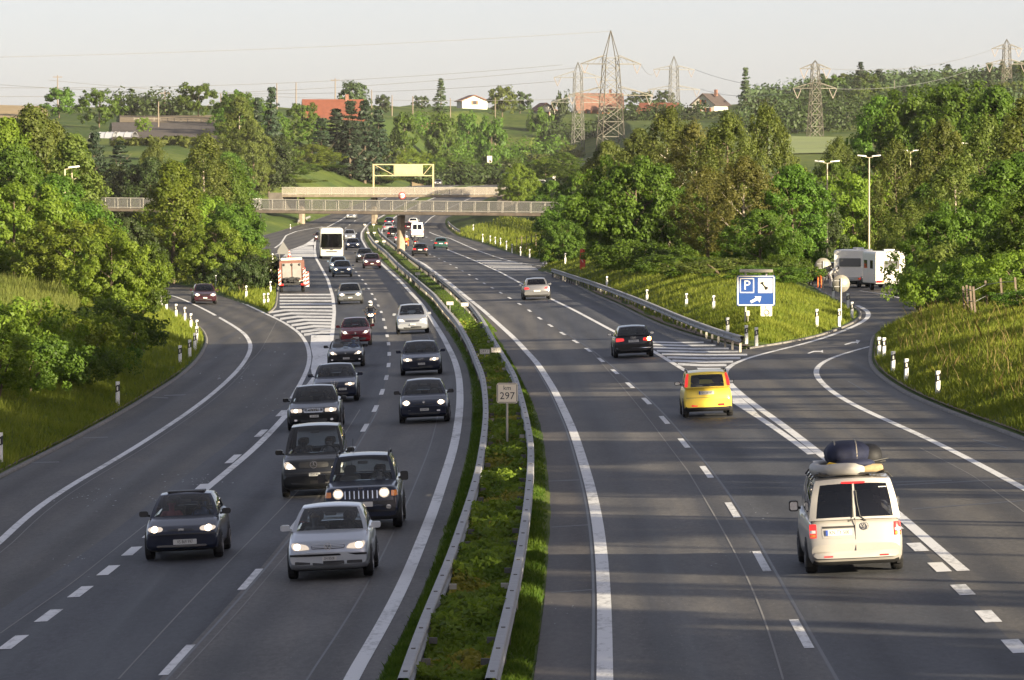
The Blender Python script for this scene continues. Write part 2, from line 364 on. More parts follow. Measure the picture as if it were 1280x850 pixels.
def terrain_z(X, Y):
    X = np.asarray(X, float); Y = np.asarray(Y, float)
    d = paved_dist(X, Y); z0 = zr(X, Y)
    med = (X > R1R(Y)) & (X < R4L(Y)); right = X > (R1R(Y) + R4L(Y)) / 2
    isl = (right & (X < R5L(Y))) | (~right & (X > R2R(Y)))
    s = np.where(right, np.where(isl, 0.42, 0.36), np.where(isl, 0.22, 0.34)); h = np.where(right, np.where(isl, 2.8, 2.6), np.where(isl, 1.6, 3.4))
    dd = np.maximum(d - 0.5, 0)
    bank = 0.10 * sstep(d / 0.3) + h * (1 - np.exp(-s * dd / h)) + 0.10 * bumps(X, Y, 0.55) * np.clip(dd, 0, 1)
    out = np.minimum(z0 + bank + (0.30 + 0.5 * sstep((Y - 1250) / 250)) * np.maximum(d - 6, 0) * (Y > 680) + 60 * sstep((Y - 1460) / 900), np.maximum(zfar(X, Y), z0 + 0.1 * sstep(d / 0.3)))
    out = np.where(Y < 680, z0 + bank, out)
    out = np.where(med, z0 + 0.10 * sstep(d / 0.25) + 0.03 * bumps(X, Y, 1.5), out)
    return np.where((d < 0) & (Y < 1560), z0 + np.maximum(d * 0.35, -0.35), out)
def gz(x, y): return float(terrain_z(np.array([x]), np.array([y]))[0])
_xd = np.arange(-56, 58, 0.7); _xo = 57 * 1.16 ** np.arange(1, 34)
GX = np.concatenate([-_xo[::-1], _xd, _xo])
GY = np.concatenate([np.arange(40, 720, 2.0), np.arange(720, 1400, 6.0), np.arange(1400, 3000, 20.0), 3000 * 1.12 ** np.arange(0, 14)])
_X, _Y = np.meshgrid(GX, GY); _Z = terrain_z(_X, _Y)
_i = np.arange(len(GY) - 1)[:, None] * len(GX) + np.arange(len(GX) - 1)[None, :]
GRID_F = np.stack([_i, _i + 1, _i + 1 + len(GX), _i + len(GX)], -1).reshape(-1, 4)
m, t, b = _new('grass_ground'); p = geo_pos(t)
c1 = ramp(t, noise(t, p, 0.35, 6, 0.7), 0.35, (0.040, 0.072, 0.014), 0.65, (0.085, 0.120, 0.028))
c2 = ramp(t, noise(t, p, 0.012, 4, 0.6), 0.42, (0.75, 0.8, 0.8), 0.60, (1.5, 1.25, 1.1))
t.links.new(mixc(t, 1.0, c1, c2, 'MULTIPLY'), b.inputs['Base Color']); b.inputs['Roughness'].default_value = 0.9; b.inputs['Specular IOR Level'].default_value = 0.1
M_GROUND = m
np_mesh('ground', np.stack([_X, _Y, _Z], -1).reshape(-1, 3), GRID_F, M_GROUND, kind='structure', smooth=True)

# ---------------------------------------------------------------- paved strips
RY = np.concatenate([np.arange(56, 700, 2.0), np.arange(700, 1560, 6.0)])
def ribbon(name, fl, fr, mat_, off=0.0, n=5, Y=RY):
    a, b_ = fl(Y), np.maximum(fr(Y), fl(Y) + 0.001); u = np.linspace(0, 1, n)
    X = a[:, None] * (1 - u) + b_[:, None] * u; YY = np.repeat(Y[:, None], n, 1)
    V = np.stack([X, YY, zr(X, YY) + off], -1).reshape(-1, 3)
    i = np.arange(len(Y) - 1)[:, None] * n + np.arange(n - 1)[None, :]
    o = np_mesh(name, V, np.stack([i, i + 1, i + 1 + n, i + n], -1).reshape(-1, 4), mat_, kind='structure', smooth=True)
    o.data.attributes.new('across', 'FLOAT', 'POINT').data.foreach_set('value', (X - X[:, :1]).astype(np.float32).ravel()); return o
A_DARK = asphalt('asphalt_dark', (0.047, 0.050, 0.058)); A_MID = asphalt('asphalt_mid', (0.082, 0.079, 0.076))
A_RAMP = asphalt('asphalt_ramp', (0.066, 0.063, 0.059)); A_GUT = asphalt('asphalt_gutter', (0.074, 0.068, 0.065))
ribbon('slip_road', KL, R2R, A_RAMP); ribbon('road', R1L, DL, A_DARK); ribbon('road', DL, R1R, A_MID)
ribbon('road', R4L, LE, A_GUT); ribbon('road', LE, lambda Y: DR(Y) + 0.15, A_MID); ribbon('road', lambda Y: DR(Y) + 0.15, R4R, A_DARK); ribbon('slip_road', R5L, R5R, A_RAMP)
# dark stripes of newer paving along the seams
ribbon('road_patch', lambda Y: R2R(Y) - 0.15, lambda Y: R2R(Y) + 0.5 + 0.3 * np.sin(Y * 0.05), A_DARK, 0.003, 3, np.arange(80, 205, 2.0))
# ---------------------------------------------------------------- kerbs
KERB = flat('kerb_stone', (0.17, 0.16, 0.15), 0.85, var=0.3, scale=2)
DIRT = flat('bare_earth', (0.16, 0.12, 0.08), 0.95, var=0.35, scale=2.5)
def kerb(f, y0, y1, side):
    Y = np.arange(y0, y1, 2.0); X = f(Y); z = zr(X, Y); prof = [(0, -0.3), (0, 0.06), (0.02, 0.075), (0.16, 0.075), (0.18, -0.3)]
    V = np.stack([np.stack([X + side * a, Y, z + h], -1) for a, h in prof], 1).reshape(-1, 3); n = len(prof)
    i = np.arange(len(Y) - 1)[:, None] * n + np.arange(n - 1)[None, :]
    np_mesh('kerb', V, np.stack([i, i + 1, i + 1 + n, i + n], -1).reshape(-1, 4), KERB, kind='structure')
kerb(KL, 70, 400, -1); kerb(R5R, 70, 262, 1)
kerb(ISL_RR, YB1 + 1, 405, -1); kerb(ISL_RL, YB1 + 1, 500, 1); kerb(ISL_LR, YA1 + 2, YA2 - 2, -1)
def verge(f, y0, y1, side, w, mat_, off=0.015):
    """bare strip on the ground along an edge"""
    Y = np.arange(y0, y1, 2.0); ww = w * (1 + 0.5 * np.sin(Y * 0.31) * np.sin(Y * 0.083 + 1)); X0 = f(Y) + side * 0.25; X1 = X0 + side * ww
    P0 = np.stack([X0, Y, terrain_z(X0, Y) + off + 0.02], -1); P1 = np.stack([X1, Y, terrain_z(X1, Y) + off], -1)
    V = np.stack([P0, P1], 1).reshape(-1, 3); i = np.arange(len(Y) - 1)[:, None] * 2
    np_mesh('dirt_verge', V, np.concatenate([i, i + 1, i + 3, i + 2], -1), mat_, kind='structure')
verge(R5R, 100, 262, 1, 0.22, DIRT); verge(ISL_RL, YB1 + 2, 400, 1, 0.35, DIRT); verge(KL, 90, 260, -1, 0.12, DIRT)

# ---------------------------------------------------------------- painted markings
M_WHITE = paint_marking('road_paint', (0.62, 0.62, 0.62)); M_HATCH = paint_marking('hatch_paint', (0.56, 0.56, 0.56)); M_OLD = paint_marking('worn_road_paint', (0.50, 0.50, 0.50)); M_SEAM = flat('joint_filler', (0.17, 0.165, 0.16), 0.8)
M_TAR = flat('tar_seam', (0.025, 0.025, 0.028), 0.5)
def strips(name, segs, mat_, off=0.008):
    """segs: list of (X(Y) function, y0, y1, width)"""
    V, Fs, o = [], [], 0
    for f, y0, y1, w in segs:
        n = max(2, int(math.ceil(abs(y1 - y0) / 2.0)) + 1); Y = np.linspace(y0, y1, n); X = f(Y); dx = np.gradient(X, Y) if n > 2 else np.full(n, (X[-1] - X[0]) / (Y[-1] - Y[0]))
        ww = w(Y) if callable(w) else w
        L = np.hypot(1, dx); nx, ny = 1 / L * ww / 2, -dx / L * ww / 2
        for sgn in (-1, 1):
            xx, yy = X + sgn * nx, Y + sgn * ny; V.append(np.stack([xx, yy, zr(xx, yy) + off], -1))
        i = np.arange(n - 1); Fs.append(np.stack([o + i, o + n + i, o + n + i + 1, o + i + 1], -1)); o += 2 * n
    return np_mesh(name, np.concatenate(V), np.concatenate(Fs), mat_, kind='structure')
def fills(name, polys, mat_, off=0.008):
    mb = MB()
    for pl in polys:
        w = [P(*q) for q in pl]; mb.add([(a, b_, float(zr(a, b_)) + off) for a, b_ in w], [list(range(len(w)))])
    o = mb.build(name, mat_, kind='structure', fix=False); bm = bmesh.new(); bm.from_mesh(o.data)
    bmesh.ops.recalc_face_normals(bm, faces=bm.faces)
    for f in bm.faces:
        if f.normal.z < 0: f.normal_flip()
    bmesh.ops.triangulate(bm, faces=bm.faces); bm.to_mesh(o.data); bm.free(); return o
def centres(line, px, length, w=0.15):
    out = []
    for x, y in px:
        yc = P(x, y)[1]; s = abs(float(line(yc + 1) - line(yc))); h = length / 2 / math.hypot(1, s); out.append((line, yc - h, yc + h, w))
    return out
RAMP_L = Line([(0, 677), (41, 637), (86, 608), (168.5, 560), (229, 520), (253.7, 502), (278, 482), (300.6, 459.6), (312, 441.7), (314, 430.6), (307, 418), (291.7, 407), (269, 393.7), (247, 382.5), (224.7, 372.5), (204, 366)], [], [(-34, 450), (-38, 500)])
RAMP_R = Line([(368.8, 496.5)] + GORE_L + [(332, 391), (303, 377), (273.9, 367.4), (241.5, 358.3), (208, 351.5)])
strips('road_marking', [
    (RAMP_L, 86, 480, 0.22), (lambda Y: RAMP_R(Y) - 0.1, P(368, 498)[1], 455, 0.2), (MAIN_L, P(250, 618)[1], 640, 0.24), (ML_R, 80, 1500, 0.27), (LE, 70, 1500, 0.27),
    (lambda Y: MAIN_L(Y), 640, 1000, 0.24), (lambda Y: R2R(Y), 1000, 1500, 0.2)], M_WHITE)
PX_L = Line([(1204.6, 714), (1160, 677.7), (1129.5, 647), (1080, 609.5), (1035.6, 575.6), (978, 530.7), (931, 498), (906, 475), (902, 466), (906, 459), (920.6, 451.6), (938.6, 444.4), (963.7, 439.8), (999.7, 432), (1035.6, 421), (1071.5, 406.7), (1084, 399.5), (1087.7, 394), (1084, 387), (1071.5, 382)])
PX_R = Line([(1280, 611), (1265.6, 602), (1215, 576), (1165, 550.4), (1107.5, 525), (1064, 505.5), (1035.6, 487.6), (1021, 473), (1016.5, 464), (1019.4, 457), (1032, 449), (1053.6, 441), (1093, 432)])
strips('road_marking', [(MR, P(1016, 568)[1], P(559, 312)[1], 0.22), (MR, P(529, 281)[1], 1500, 0.2), (PX_L, P(1204, 714)[1], P(1071, 382)[1], 0.26), (PX_R, 75, P(1093, 432)[1], 0.22),
    (Line([(531, 287), (562.5, 298), (594, 312), (619, 321), (640.6, 327), (672, 332), (706, 336)], [], [(-14, 960)]), P(690, 334)[1], 900, 0.2),
    (Line([(343.5, 310), (351, 304.6), (357.6, 294), (371, 288.6), (403, 283.5)]), P(343.5, 310)[1], P(403, 283.5)[1], 0.25),
    (Line([(343.5, 317.8), (363, 313), (382, 305.5), (393, 298)]), P(343.5, 317.8)[1], P(393, 298)[1], 0.25),
    (Line([(1075, 363.6), (1105, 368), (1136, 375)]), P(1136, 375)[1], P(1075, 363.6)[1], 0.15)], M_WHITE)
strips('dashed_lane_marking', centres(DL, DASH_L[:], 6.0, 0.17) + centres(DR, DASH_R[:], 6.0, 0.17), M_WHITE)
ACC = [(16.5, 803), (60, 769.7), (101.4, 739.8), (136.8, 713), (167.7, 689), (196, 667)]
ACL = Line([(16.5, 803), (60, 769.7), (101.4, 739.8), (136.8, 713), (167.7, 689), (247.5, 611.6), (292, 573.7), (327, 541.5), (352, 516.6)])
EXL = Line([(1269.4, 808), (1237, 770.5), (1204.6, 737.4), (1175.6, 709), (1148, 684), (1025.5, 579)])
strips('dashed_lane_marking', centres(ACL, ACC, 3.0, 0.26) + centres(ACL, [(247.5, 611.6), (292, 573.7), (327, 541.5), (352, 516.6)], 5.2, 0.24) +
       centres(EXL, [(1269.4, 808), (1237, 770.5), (1204.6, 737.4), (1175.6, 709), (1148, 684), (1117, 657), (1025.5, 579)], 2.6, 0.3) +
       centres(MR, [(532, 296.5), (538, 300.5), (544, 304), (551, 308)], 5, 0.35), M_WHITE)
# gore areas: solid paint, then bars
fills('gore_marking', [[(389, 419), (414.5, 419), (413, 432), (407, 451), (398, 465), (391, 473), (388.5, 461), (391, 446), (388, 431)],
                       [(871, 460), (901, 460), (899, 466), (902, 474), (912, 485), (926, 497), (940, 509), (949, 519), (914, 499), (890, 484)],
                       [(363, 314), (382, 306), (392, 299), (392.5, 306), (390.5, 306.5), (385, 307)]], M_WHITE, 0.006)
fills('gore_marking', [[(352, 322), (360, 315), (383, 308), (391, 308), (394, 321.5)]], M_OLD, 0.006)
bars = []
for i, y in enumerate([368.3, 372.2, 376.1, 380, 383.9, 387.8, 391.8, 395.8, 399.8, 403.8, 407.8, 411.8, 415.6]):
    h = 0.95 + 0.012 * (y - 368); rx = 416 - max(0, 376 - y) * 0.15
    if y < 387: bars.append([(349.5, y - h), (rx, y - h), (rx, y + h), (349.5, y + h)])
    else:
        xl = float(np.interp(y + 3, [389, 393, 402.6, 416, 420], [333, 338, 358, 378, 381])); k = min(xl + 22, rx - 12); s = min(3.0, (k - xl) * 0.16)
        bars.append([(xl, y + s - h), (k, y - h), (rx, y - h + 0.6), (rx, y + h + 0.6), (k, y + h), (xl, y + s + h)])
for i, y in enumerate([428.4, 432.0, 436.0, 440.0, 444.0, 448.0, 452.4, 456.8]):
    h = 0.85 + 0.02 * (y - 428); lx = float(np.interp(y, [426, 440, 470], [797, 820, 867])) + 1; rx = float(np.interp(y, [428, 437, 444, 452, 459], [880, 917, 936, 919, 906])) - 2; k = lx * 0.45 + rx * 0.55
    bars.append([(lx, y - h - 1.4), (k, y - h), (rx, y - h - 0.4), (rx, y + h - 0.4), (k, y + h), (lx, y + h - 1.4)])
fills('gore_hatching', bars, M_HATCH, 0.006)
bars = []
for k in range(9):
    u = k / 8.0; y = 325.5 + u * 12; lx = float(np.interp(y, [312, 326, 340, 356], [560, 594, 625, 656])) + 3; rx = float(np.interp(y, [324, 327, 332, 334, 338], [612, 640, 660, 668, 672])) + 1
    if rx > lx + 3: bars.append([(lx, y - 0.4), (rx, y - 0.7), (rx, y + 0.1), (lx, y + 0.4)])
fills('gore_hatching', bars, M_OLD, 0.006)
fills('arrow_marking', [[(1009, 441.6), (1017, 438.7), (1026, 438.7), (1028.5, 437.4), (1029, 441), (1025, 439.8), (1018, 440.0), (1011, 442)],
                        [(1055, 430.6), (1064, 427.6), (1070, 427), (1070, 424.9), (1075.5, 426), (1071.5, 430), (1071, 428.6), (1065, 429), (1057, 431.4)]], M_WHITE, 0.006)
# joint lines, cracks and cross seams
def seam(px, w=0.03): 
    l = Line(px); return (l, min(P(*q)[1] for q in px), max(P(*q)[1] for q in px), w)
strips('pavement_joint', [seam([(0, 792), (90, 729), (182, 656)], 0.035), seam([(148, 849), (240, 749), (361, 627), (420, 560), (450, 512)], 0.035), seam([(220, 849), (300, 762), (369.5, 680)], 0.03),
    seam([(860, 589), (892, 642), (928, 707), (959, 778), (979, 850)], 0.035), seam([(740, 440), (781, 487), (805, 516), (823, 540), (860, 589)], 0.03),
    (lambda Y: RAMP_L(Y) + 0.35, 88, 260, 0.03), seam([(346, 401), (325, 440), (285, 478), (236, 520)], 0.03), seam([(1150, 560), (1215, 594), (1280, 640)], 0.03)], M_SEAM, 0.0055)
strips('tar_joint', [(lambda Y: LE(Y) - 0.2, 86, 240, 0.05), (lambda Y: DR(Y) + 0.16, 80, 300, 0.06), (lambda Y: DL(Y) + 0.12, 86, 200, 0.05), (lambda Y: ML_R(Y) - 0.75, 80, 300, 0.04)], M_TAR, 0.0045)
cr = []
for a, b_ in (((690, 658.5), (738, 655.5)), ((689, 740.5), (742, 736.5)), ((686, 601), (724, 599.5)), ((1140, 636), (1280, 625.5)), ((1120, 606), (1280, 598)), ((36, 578), (74, 577)), ((104, 547), (135, 546)), ((205, 494), (232, 493)), ((1060, 476), (1088, 492)), ((1216, 549), (1260, 560)), ((1000, 606), (1190, 600)), ((190, 496), (210, 497))):
    q = (a[0], a[1] + 0.9), (b_[0], b_[1] + 0.9); cr.append([a, b_, q[1], q[0]])
fills('pavement_crack', cr, M_TAR, 0.0035)
M_SCUFF = flat('scuff', (0.30, 0.31, 0.33), 0.8)
sc = []
for cx, cy, k in ((245, 598, 26), (115, 620, 20), (300, 470, 22), (330, 505, 18), (215, 625, 16), (90, 700, 12), (110, 622, 10), (320, 440, 10), (960, 640, 6), (900, 700, 8), (700, 760, 8)):
    for _ in range(k):
        x, y = random.gauss(cx, 22), random.gauss(cy, 8); w = random.uniform(0.5, 3.2); h = random.uniform(0.15, 0.45)
        sc.append([(x, y), (x + w, y - random.uniform(0, 0.8)), (x + w * 0.8, y + h), (x + w * 0.1, y + h * 0.7)])
fills('road_scuffs', sc, M_SCUFF, 0.004)
# ---------------------------------------------------------------- vegetation
def leaf_cloud(cent, rad_, nrm, n, size, rng, flatten=1.0, elong=1.7):
    """n leaf blades (quads) scattered in clumps: cent (k,3), rad_ (k,), nrm (k,3) outward direction of a clump"""
    k = len(cent); idx = rng.integers(0, k, n)
    u = rng.normal(size=(n, 3)); u /= np.linalg.norm(u, axis=1, keepdims=True)
    r = rad_[idx] * rng.uniform(0.25, 1, n) ** 0.45
    p = cent[idx] + u * r[:, None] * np.array([1, 1, flatten])
    nn = u * 0.8 + nrm[idx] * 0.6 + rng.normal(size=(n, 3)) * 0.55 + np.array([0, 0, 0.35]); nn /= np.linalg.norm(nn, axis=1, keepdims=True)
    a = rng.normal(size=(n, 3)); a -= nn * (a * nn).sum(1, keepdims=True); a /= np.linalg.norm(a, axis=1, keepdims=True); b_ = np.cross(nn, a)
    s = size * rng.uniform(0.6, 1.35, n)[:, None]
    q = np.stack([p - a * s * elong / 2, p + b_ * s * 0.5 + nn * s * 0.12, p + a * s * elong / 2, p - b_ * s * 0.5 + nn * s * 0.12], 1)
    return q.reshape(-1, 3), np.arange(4 * n).reshape(n, 4)
def crown_mesh(name, shape, n, size, seed, clumps, cr, flatten=0.8, elong=1.7):
    """shape(rng, k) -> clump centres in a unit crown (z 0..1, half width about 0.5)"""
    rng = np.random.default_rng(seed); c, nrm = shape(rng, clumps)
    r = cr * rng.uniform(0.6, 1.3, len(c))
    V, Fq = leaf_cloud(c, r, nrm, n, size, rng, flatten, elong)
    return np_mesh(name, V, Fq, None)
def sh_round(rng, k, low=0.0, pw=0.75):
    u = rng.normal(size=(k, 3)); u /= np.linalg.norm(u, axis=1, keepdims=True); r = rng.uniform(0.35, 1, k) ** 0.5
    lump = 1 + 0.18 * np.sin(u[:, 0] * 5 + u[:, 2] * 4 + 1) + 0.12 * np.cos(u[:, 1] * 7 - u[:, 2] * 5)
    p = u * (r * lump)[:, None] * np.array([0.42, 0.42, 0.46]); p[:, 2] += 0.5
    wid = np.clip(1.25 - np.abs(p[:, 2] - 0.42) * 0.5, 0.5, 1.3); p[:, :2] *= wid[:, None]
    return p, u
def sh_tall(rng, k):
    z = rng.uniform(0.02, 1, k); w = 0.42 * np.sin(np.pi * np.clip(z * 0.85 + 0.13, 0, 1)) ** 0.8; a = rng.uniform(0, 2 * np.pi, k); r = w * rng.uniform(0.3, 1, k) ** 0.5 * (1 + 0.25 * np.sin(a * 3 + z * 9))
    p = np.stack([r * np.cos(a), r * np.sin(a), z * 0.94 + 0.03], -1); u = np.stack([np.cos(a), np.sin(a), (z - 0.4)], -1); return p, u / np.linalg.norm(u, axis=1, keepdims=True)
def sh_cone(rng, k):
    z = rng.uniform(0, 1, k) ** 1.25; lay = np.round(z * 15) / 15; z = np.where(rng.random(k) < 0.75, lay, z); a = rng.uniform(0, 2 * np.pi, k); r = (1 - z) ** 0.85 * 0.45 * rng.uniform(0.25, 1, k) ** 0.5 * (1 + 0.2 * np.sin(a * 4 + z * 31))
    p = np.stack([r * np.cos(a), r * np.sin(a), z * 0.97 + 0.015 - r * 0.12], -1); u = np.stack([np.cos(a), np.sin(a), np.full(k, -0.1)], -1); return p, u
def sh_bush(rng, k):
    p, u = sh_round(rng, k); p[:, 2] = np.clip(p[:, 2], 0.02, None) ** 0.9; p[:, :2] *= 1.15; return p, u
# crowns are modelled at true size (metres): each entry is width, height and the leaf size that goes with it
CROWN = {}
def proto(kind, shape, w, h, n, leaf, clumps, cr, seeds, flatten=0.8, elong=1.7):
    for s_ in seeds:
        def sc(rng, k, shape=shape): p, u = shape(rng, k); return p * np.array([w, w, h]), u
        CROWN.setdefault(kind, []).append((crown_mesh(kind + '_crown', sc, n, leaf, s_, clumps, cr, flatten, elong), w, h))
for w_, h_ in ((7, 9), (10, 8), (12, 6.5)):
    proto('maple', sh_round, w_, h_, int(1500 * (w_ * h_) ** 0.68), 0.155, 300, 0.56, (1, 2), 0.8)
for w_, h_ in ((5.5, 11), (8, 10), (10.5, 8)):
    proto('ash', sh_tall, w_, h_, int(1400 * (w_ * h_) ** 0.68), 0.135, 340, 0.50, (4, 5), 0.85)
for w_, h_ in ((5.5, 12), (9, 11.5)):
    proto('birch', sh_tall, w_, h_, int(800 * (w_ * h_) ** 0.68), 0.115, 330, 0.42, (7, 8), 1.6, 2.1)
for w_, h_ in ((4.5, 3.6), (6.5, 3.2), (5, 6)):
    proto('bush', sh_bush, w_, h_, int(1300 * (w_ * h_) ** 0.68), 0.115, 150, 0.42, (10, 11), 0.85)
proto('spruce', sh_cone, 6.5, 16.0, 12000, 0.22, 380, 0.46, (13, 14), 0.5, 2.6)
for w_, h_ in ((9, 10), (14, 10)):
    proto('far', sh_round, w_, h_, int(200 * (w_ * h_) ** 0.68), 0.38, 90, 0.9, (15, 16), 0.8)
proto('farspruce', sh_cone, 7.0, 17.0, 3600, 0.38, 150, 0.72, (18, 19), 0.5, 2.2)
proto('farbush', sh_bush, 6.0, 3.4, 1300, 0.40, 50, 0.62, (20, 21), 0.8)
L_GREEN = leaf_mat('leaves_green', (0.036, 0.078, 0.010), (0.098, 0.172, 0.020), 0.42)
L_LIME = leaf_mat('leaves_lime', (0.070, 0.125, 0.012), (0.160, 0.230, 0.026), 0.45)
L_OLIVE = leaf_mat('leaves_olive', (0.058, 0.088, 0.016), (0.122, 0.155, 0.032), 0.40)
L_BROWN = leaf_mat('leaves_brownish', (0.080, 0.092, 0.020), (0.150, 0.155, 0.040), 0.40)
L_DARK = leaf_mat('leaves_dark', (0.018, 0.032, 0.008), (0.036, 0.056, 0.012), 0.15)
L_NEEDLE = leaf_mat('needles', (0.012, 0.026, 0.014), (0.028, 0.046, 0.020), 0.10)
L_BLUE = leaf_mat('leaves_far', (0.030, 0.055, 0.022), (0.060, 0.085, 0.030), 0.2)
BARK = flat('bark', (0.10, 0.075, 0.05), 0.9, var=0.4, scale=3); BARK_P = flat('pale_bark', (0.36, 0.31, 0.25), 0.85, var=0.45, scale=2.5)
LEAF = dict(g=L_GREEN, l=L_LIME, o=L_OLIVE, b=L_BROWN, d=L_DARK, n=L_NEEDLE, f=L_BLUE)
def trunk_mesh(w, h, trunk_h, r, seed, limbs=9, lo=0.15):
    rng = random.Random(seed); mb = MB(); top = h * 0.86
    pts = [(0, 0, -0.6)]; x = y = 0
    for i in range(1, 7):
        x += rng.uniform(-1, 1) * 0.035 * h / 6; y += rng.uniform(-1, 1) * 0.035 * h / 6; pts.append((x, y, (trunk_h + top) * i / 6))
    mb.tube(pts, [r * (1.25 - 1.12 * i / 6) for i in range(7)], 7)
    for k in range(limbs):
        f = lo + (0.82 - lo) * k / limbs; z = trunk_h + h * f; i = min(5, int(z / (trunk_h + top) * 6)); bx, by, _ = pts[i]
        a = k * 2.4 + rng.uniform(-0.4, 0.4); L = w * 0.42 * (1 - f * 0.6) * rng.uniform(0.7, 1.0); up = L * rng.uniform(0.5, 1.1)
        q = Vector((bx, by, z)); e = q + Vector((math.cos(a) * L, math.sin(a) * L, up)); mid = (q + e) / 2 + Vector((0, 0, -0.1 * L)); rr = r * (0.5 - 0.35 * f)
        mb.tube([q, mid, e], [rr, rr * 0.7, rr * 0.25], 5)
        mb.tube([mid, mid + Vector((math.cos(a + 0.9) * L * 0.4, math.sin(a + 0.9) * L * 0.4, up * 0.5))], [rr * 0.5, rr * 0.15], 4)
    return mb
_tc = [0]
def tree(kind, leaf, x, Y, ytop, wpx, name, label, cat='tree', group=None, base=0.16, pale=False, dz=0.0, hx=None):
    """tree standing at distance Y in line with photo column x, its top seen at row ytop, crown wpx photo pixels wide"""
    X, zt = XZ(x, ytop, Y); zg = gz(X, Y) - 0.15 + dz; H = max(1.0, zt - zg); s = F_PX / Y; wd = wpx / s
    ch = H * (1 - base); best = min(abs(math.log(wd / ch) - math.log(c_[1] / c_[2])) for c_ in CROWN[kind]); opts = [c_ for c_ in CROWN[kind] if abs(math.log(wd / ch) - math.log(c_[1] / c_[2])) < best + 0.01]
    me, w, h = opts[_tc[0] % len(opts)]; _tc[0] += 1; rz_ = random.uniform(0, 6.28)
    sx, sz = wd / w, ch / h * 1.0
    t_ = thing(name, label, cat, (X, Y, zg), 0, group)
    if not kind in ('bush', 'farbush') :
        b_ = trunk_mesh(wd, ch, H * base, max(0.10, H * (0.017 if not pale else 0.014)), _tc[0], 10 if Y < 700 else 4)
        b_.build('trunk', BARK_P if pale else BARK, t_, fix=False)
    else:
        b_ = MB()
        for k in range(5): a = k * 1.3; b_.tube([(0, 0, -0.3), (math.cos(a) * wd * 0.1, math.sin(a) * wd * 0.1, H * 0.35), (math.cos(a) * wd * 0.26, math.sin(a) * wd * 0.26, H * 0.75)], [0.05, 0.04, 0.015], 4)
        b_.build('stems', BARK, t_, fix=False)
    me2 = CROWN_MAT(me, leaf); c = bpy.data.objects.new('crown', me2); COL.objects.link(c); c.parent = t_
    c.location = (0, 0, H * base * (0.85)); c.scale = (sx, sx, sz * (1 + 0.15 * base)); c.rotation_euler = (0, 0, rz_)
    return t_
_cm = {}
def CROWN_MAT(me, leaf):
    k = (me.name, leaf)
    if k not in _cm:
        m2 = me.copy(); m2.materials.clear(); m2.materials.append(LEAF[leaf]); _cm[k] = m2
    return _cm[k]
K = dict(m=('maple', 'broadleaf_tree', 'tree'), a=('ash', 'broadleaf_tree', 'tree'), b=('birch', 'birch_tree', 'tree'), u=('bush', 'bush', 'bush'), s=('spruce', 'spruce_tree', 'conifer'),
         f=('far', 'broadleaf_tree', 'tree'), c=('farspruce', 'spruce_tree', 'conifer'), h=('farbush', 'bush', 'bush'))
LW = dict(g='green', l='bright lime green', o='olive green', b='brownish', d='dark green', n='dark', f='hazy green')
def plant(code, x, Y, ytop, wpx, where, **k):
    kd, nm, cat = K[code[0]]
    a = code[1]; pale = len(code) > 2
    word = {'m': 'round broadleaf tree', 'a': 'tall broadleaf tree', 'b': 'loose ragged birch', 'u': 'leafy bush', 's': 'pointed spruce', 'f': 'broadleaf tree', 'c': 'spruce', 'h': 'low bush'}[code[0]]
    return tree(kd, a, x, Y, ytop, wpx, nm, f'{LW[a]} {word} {where}', cat, pale=pale, **k)
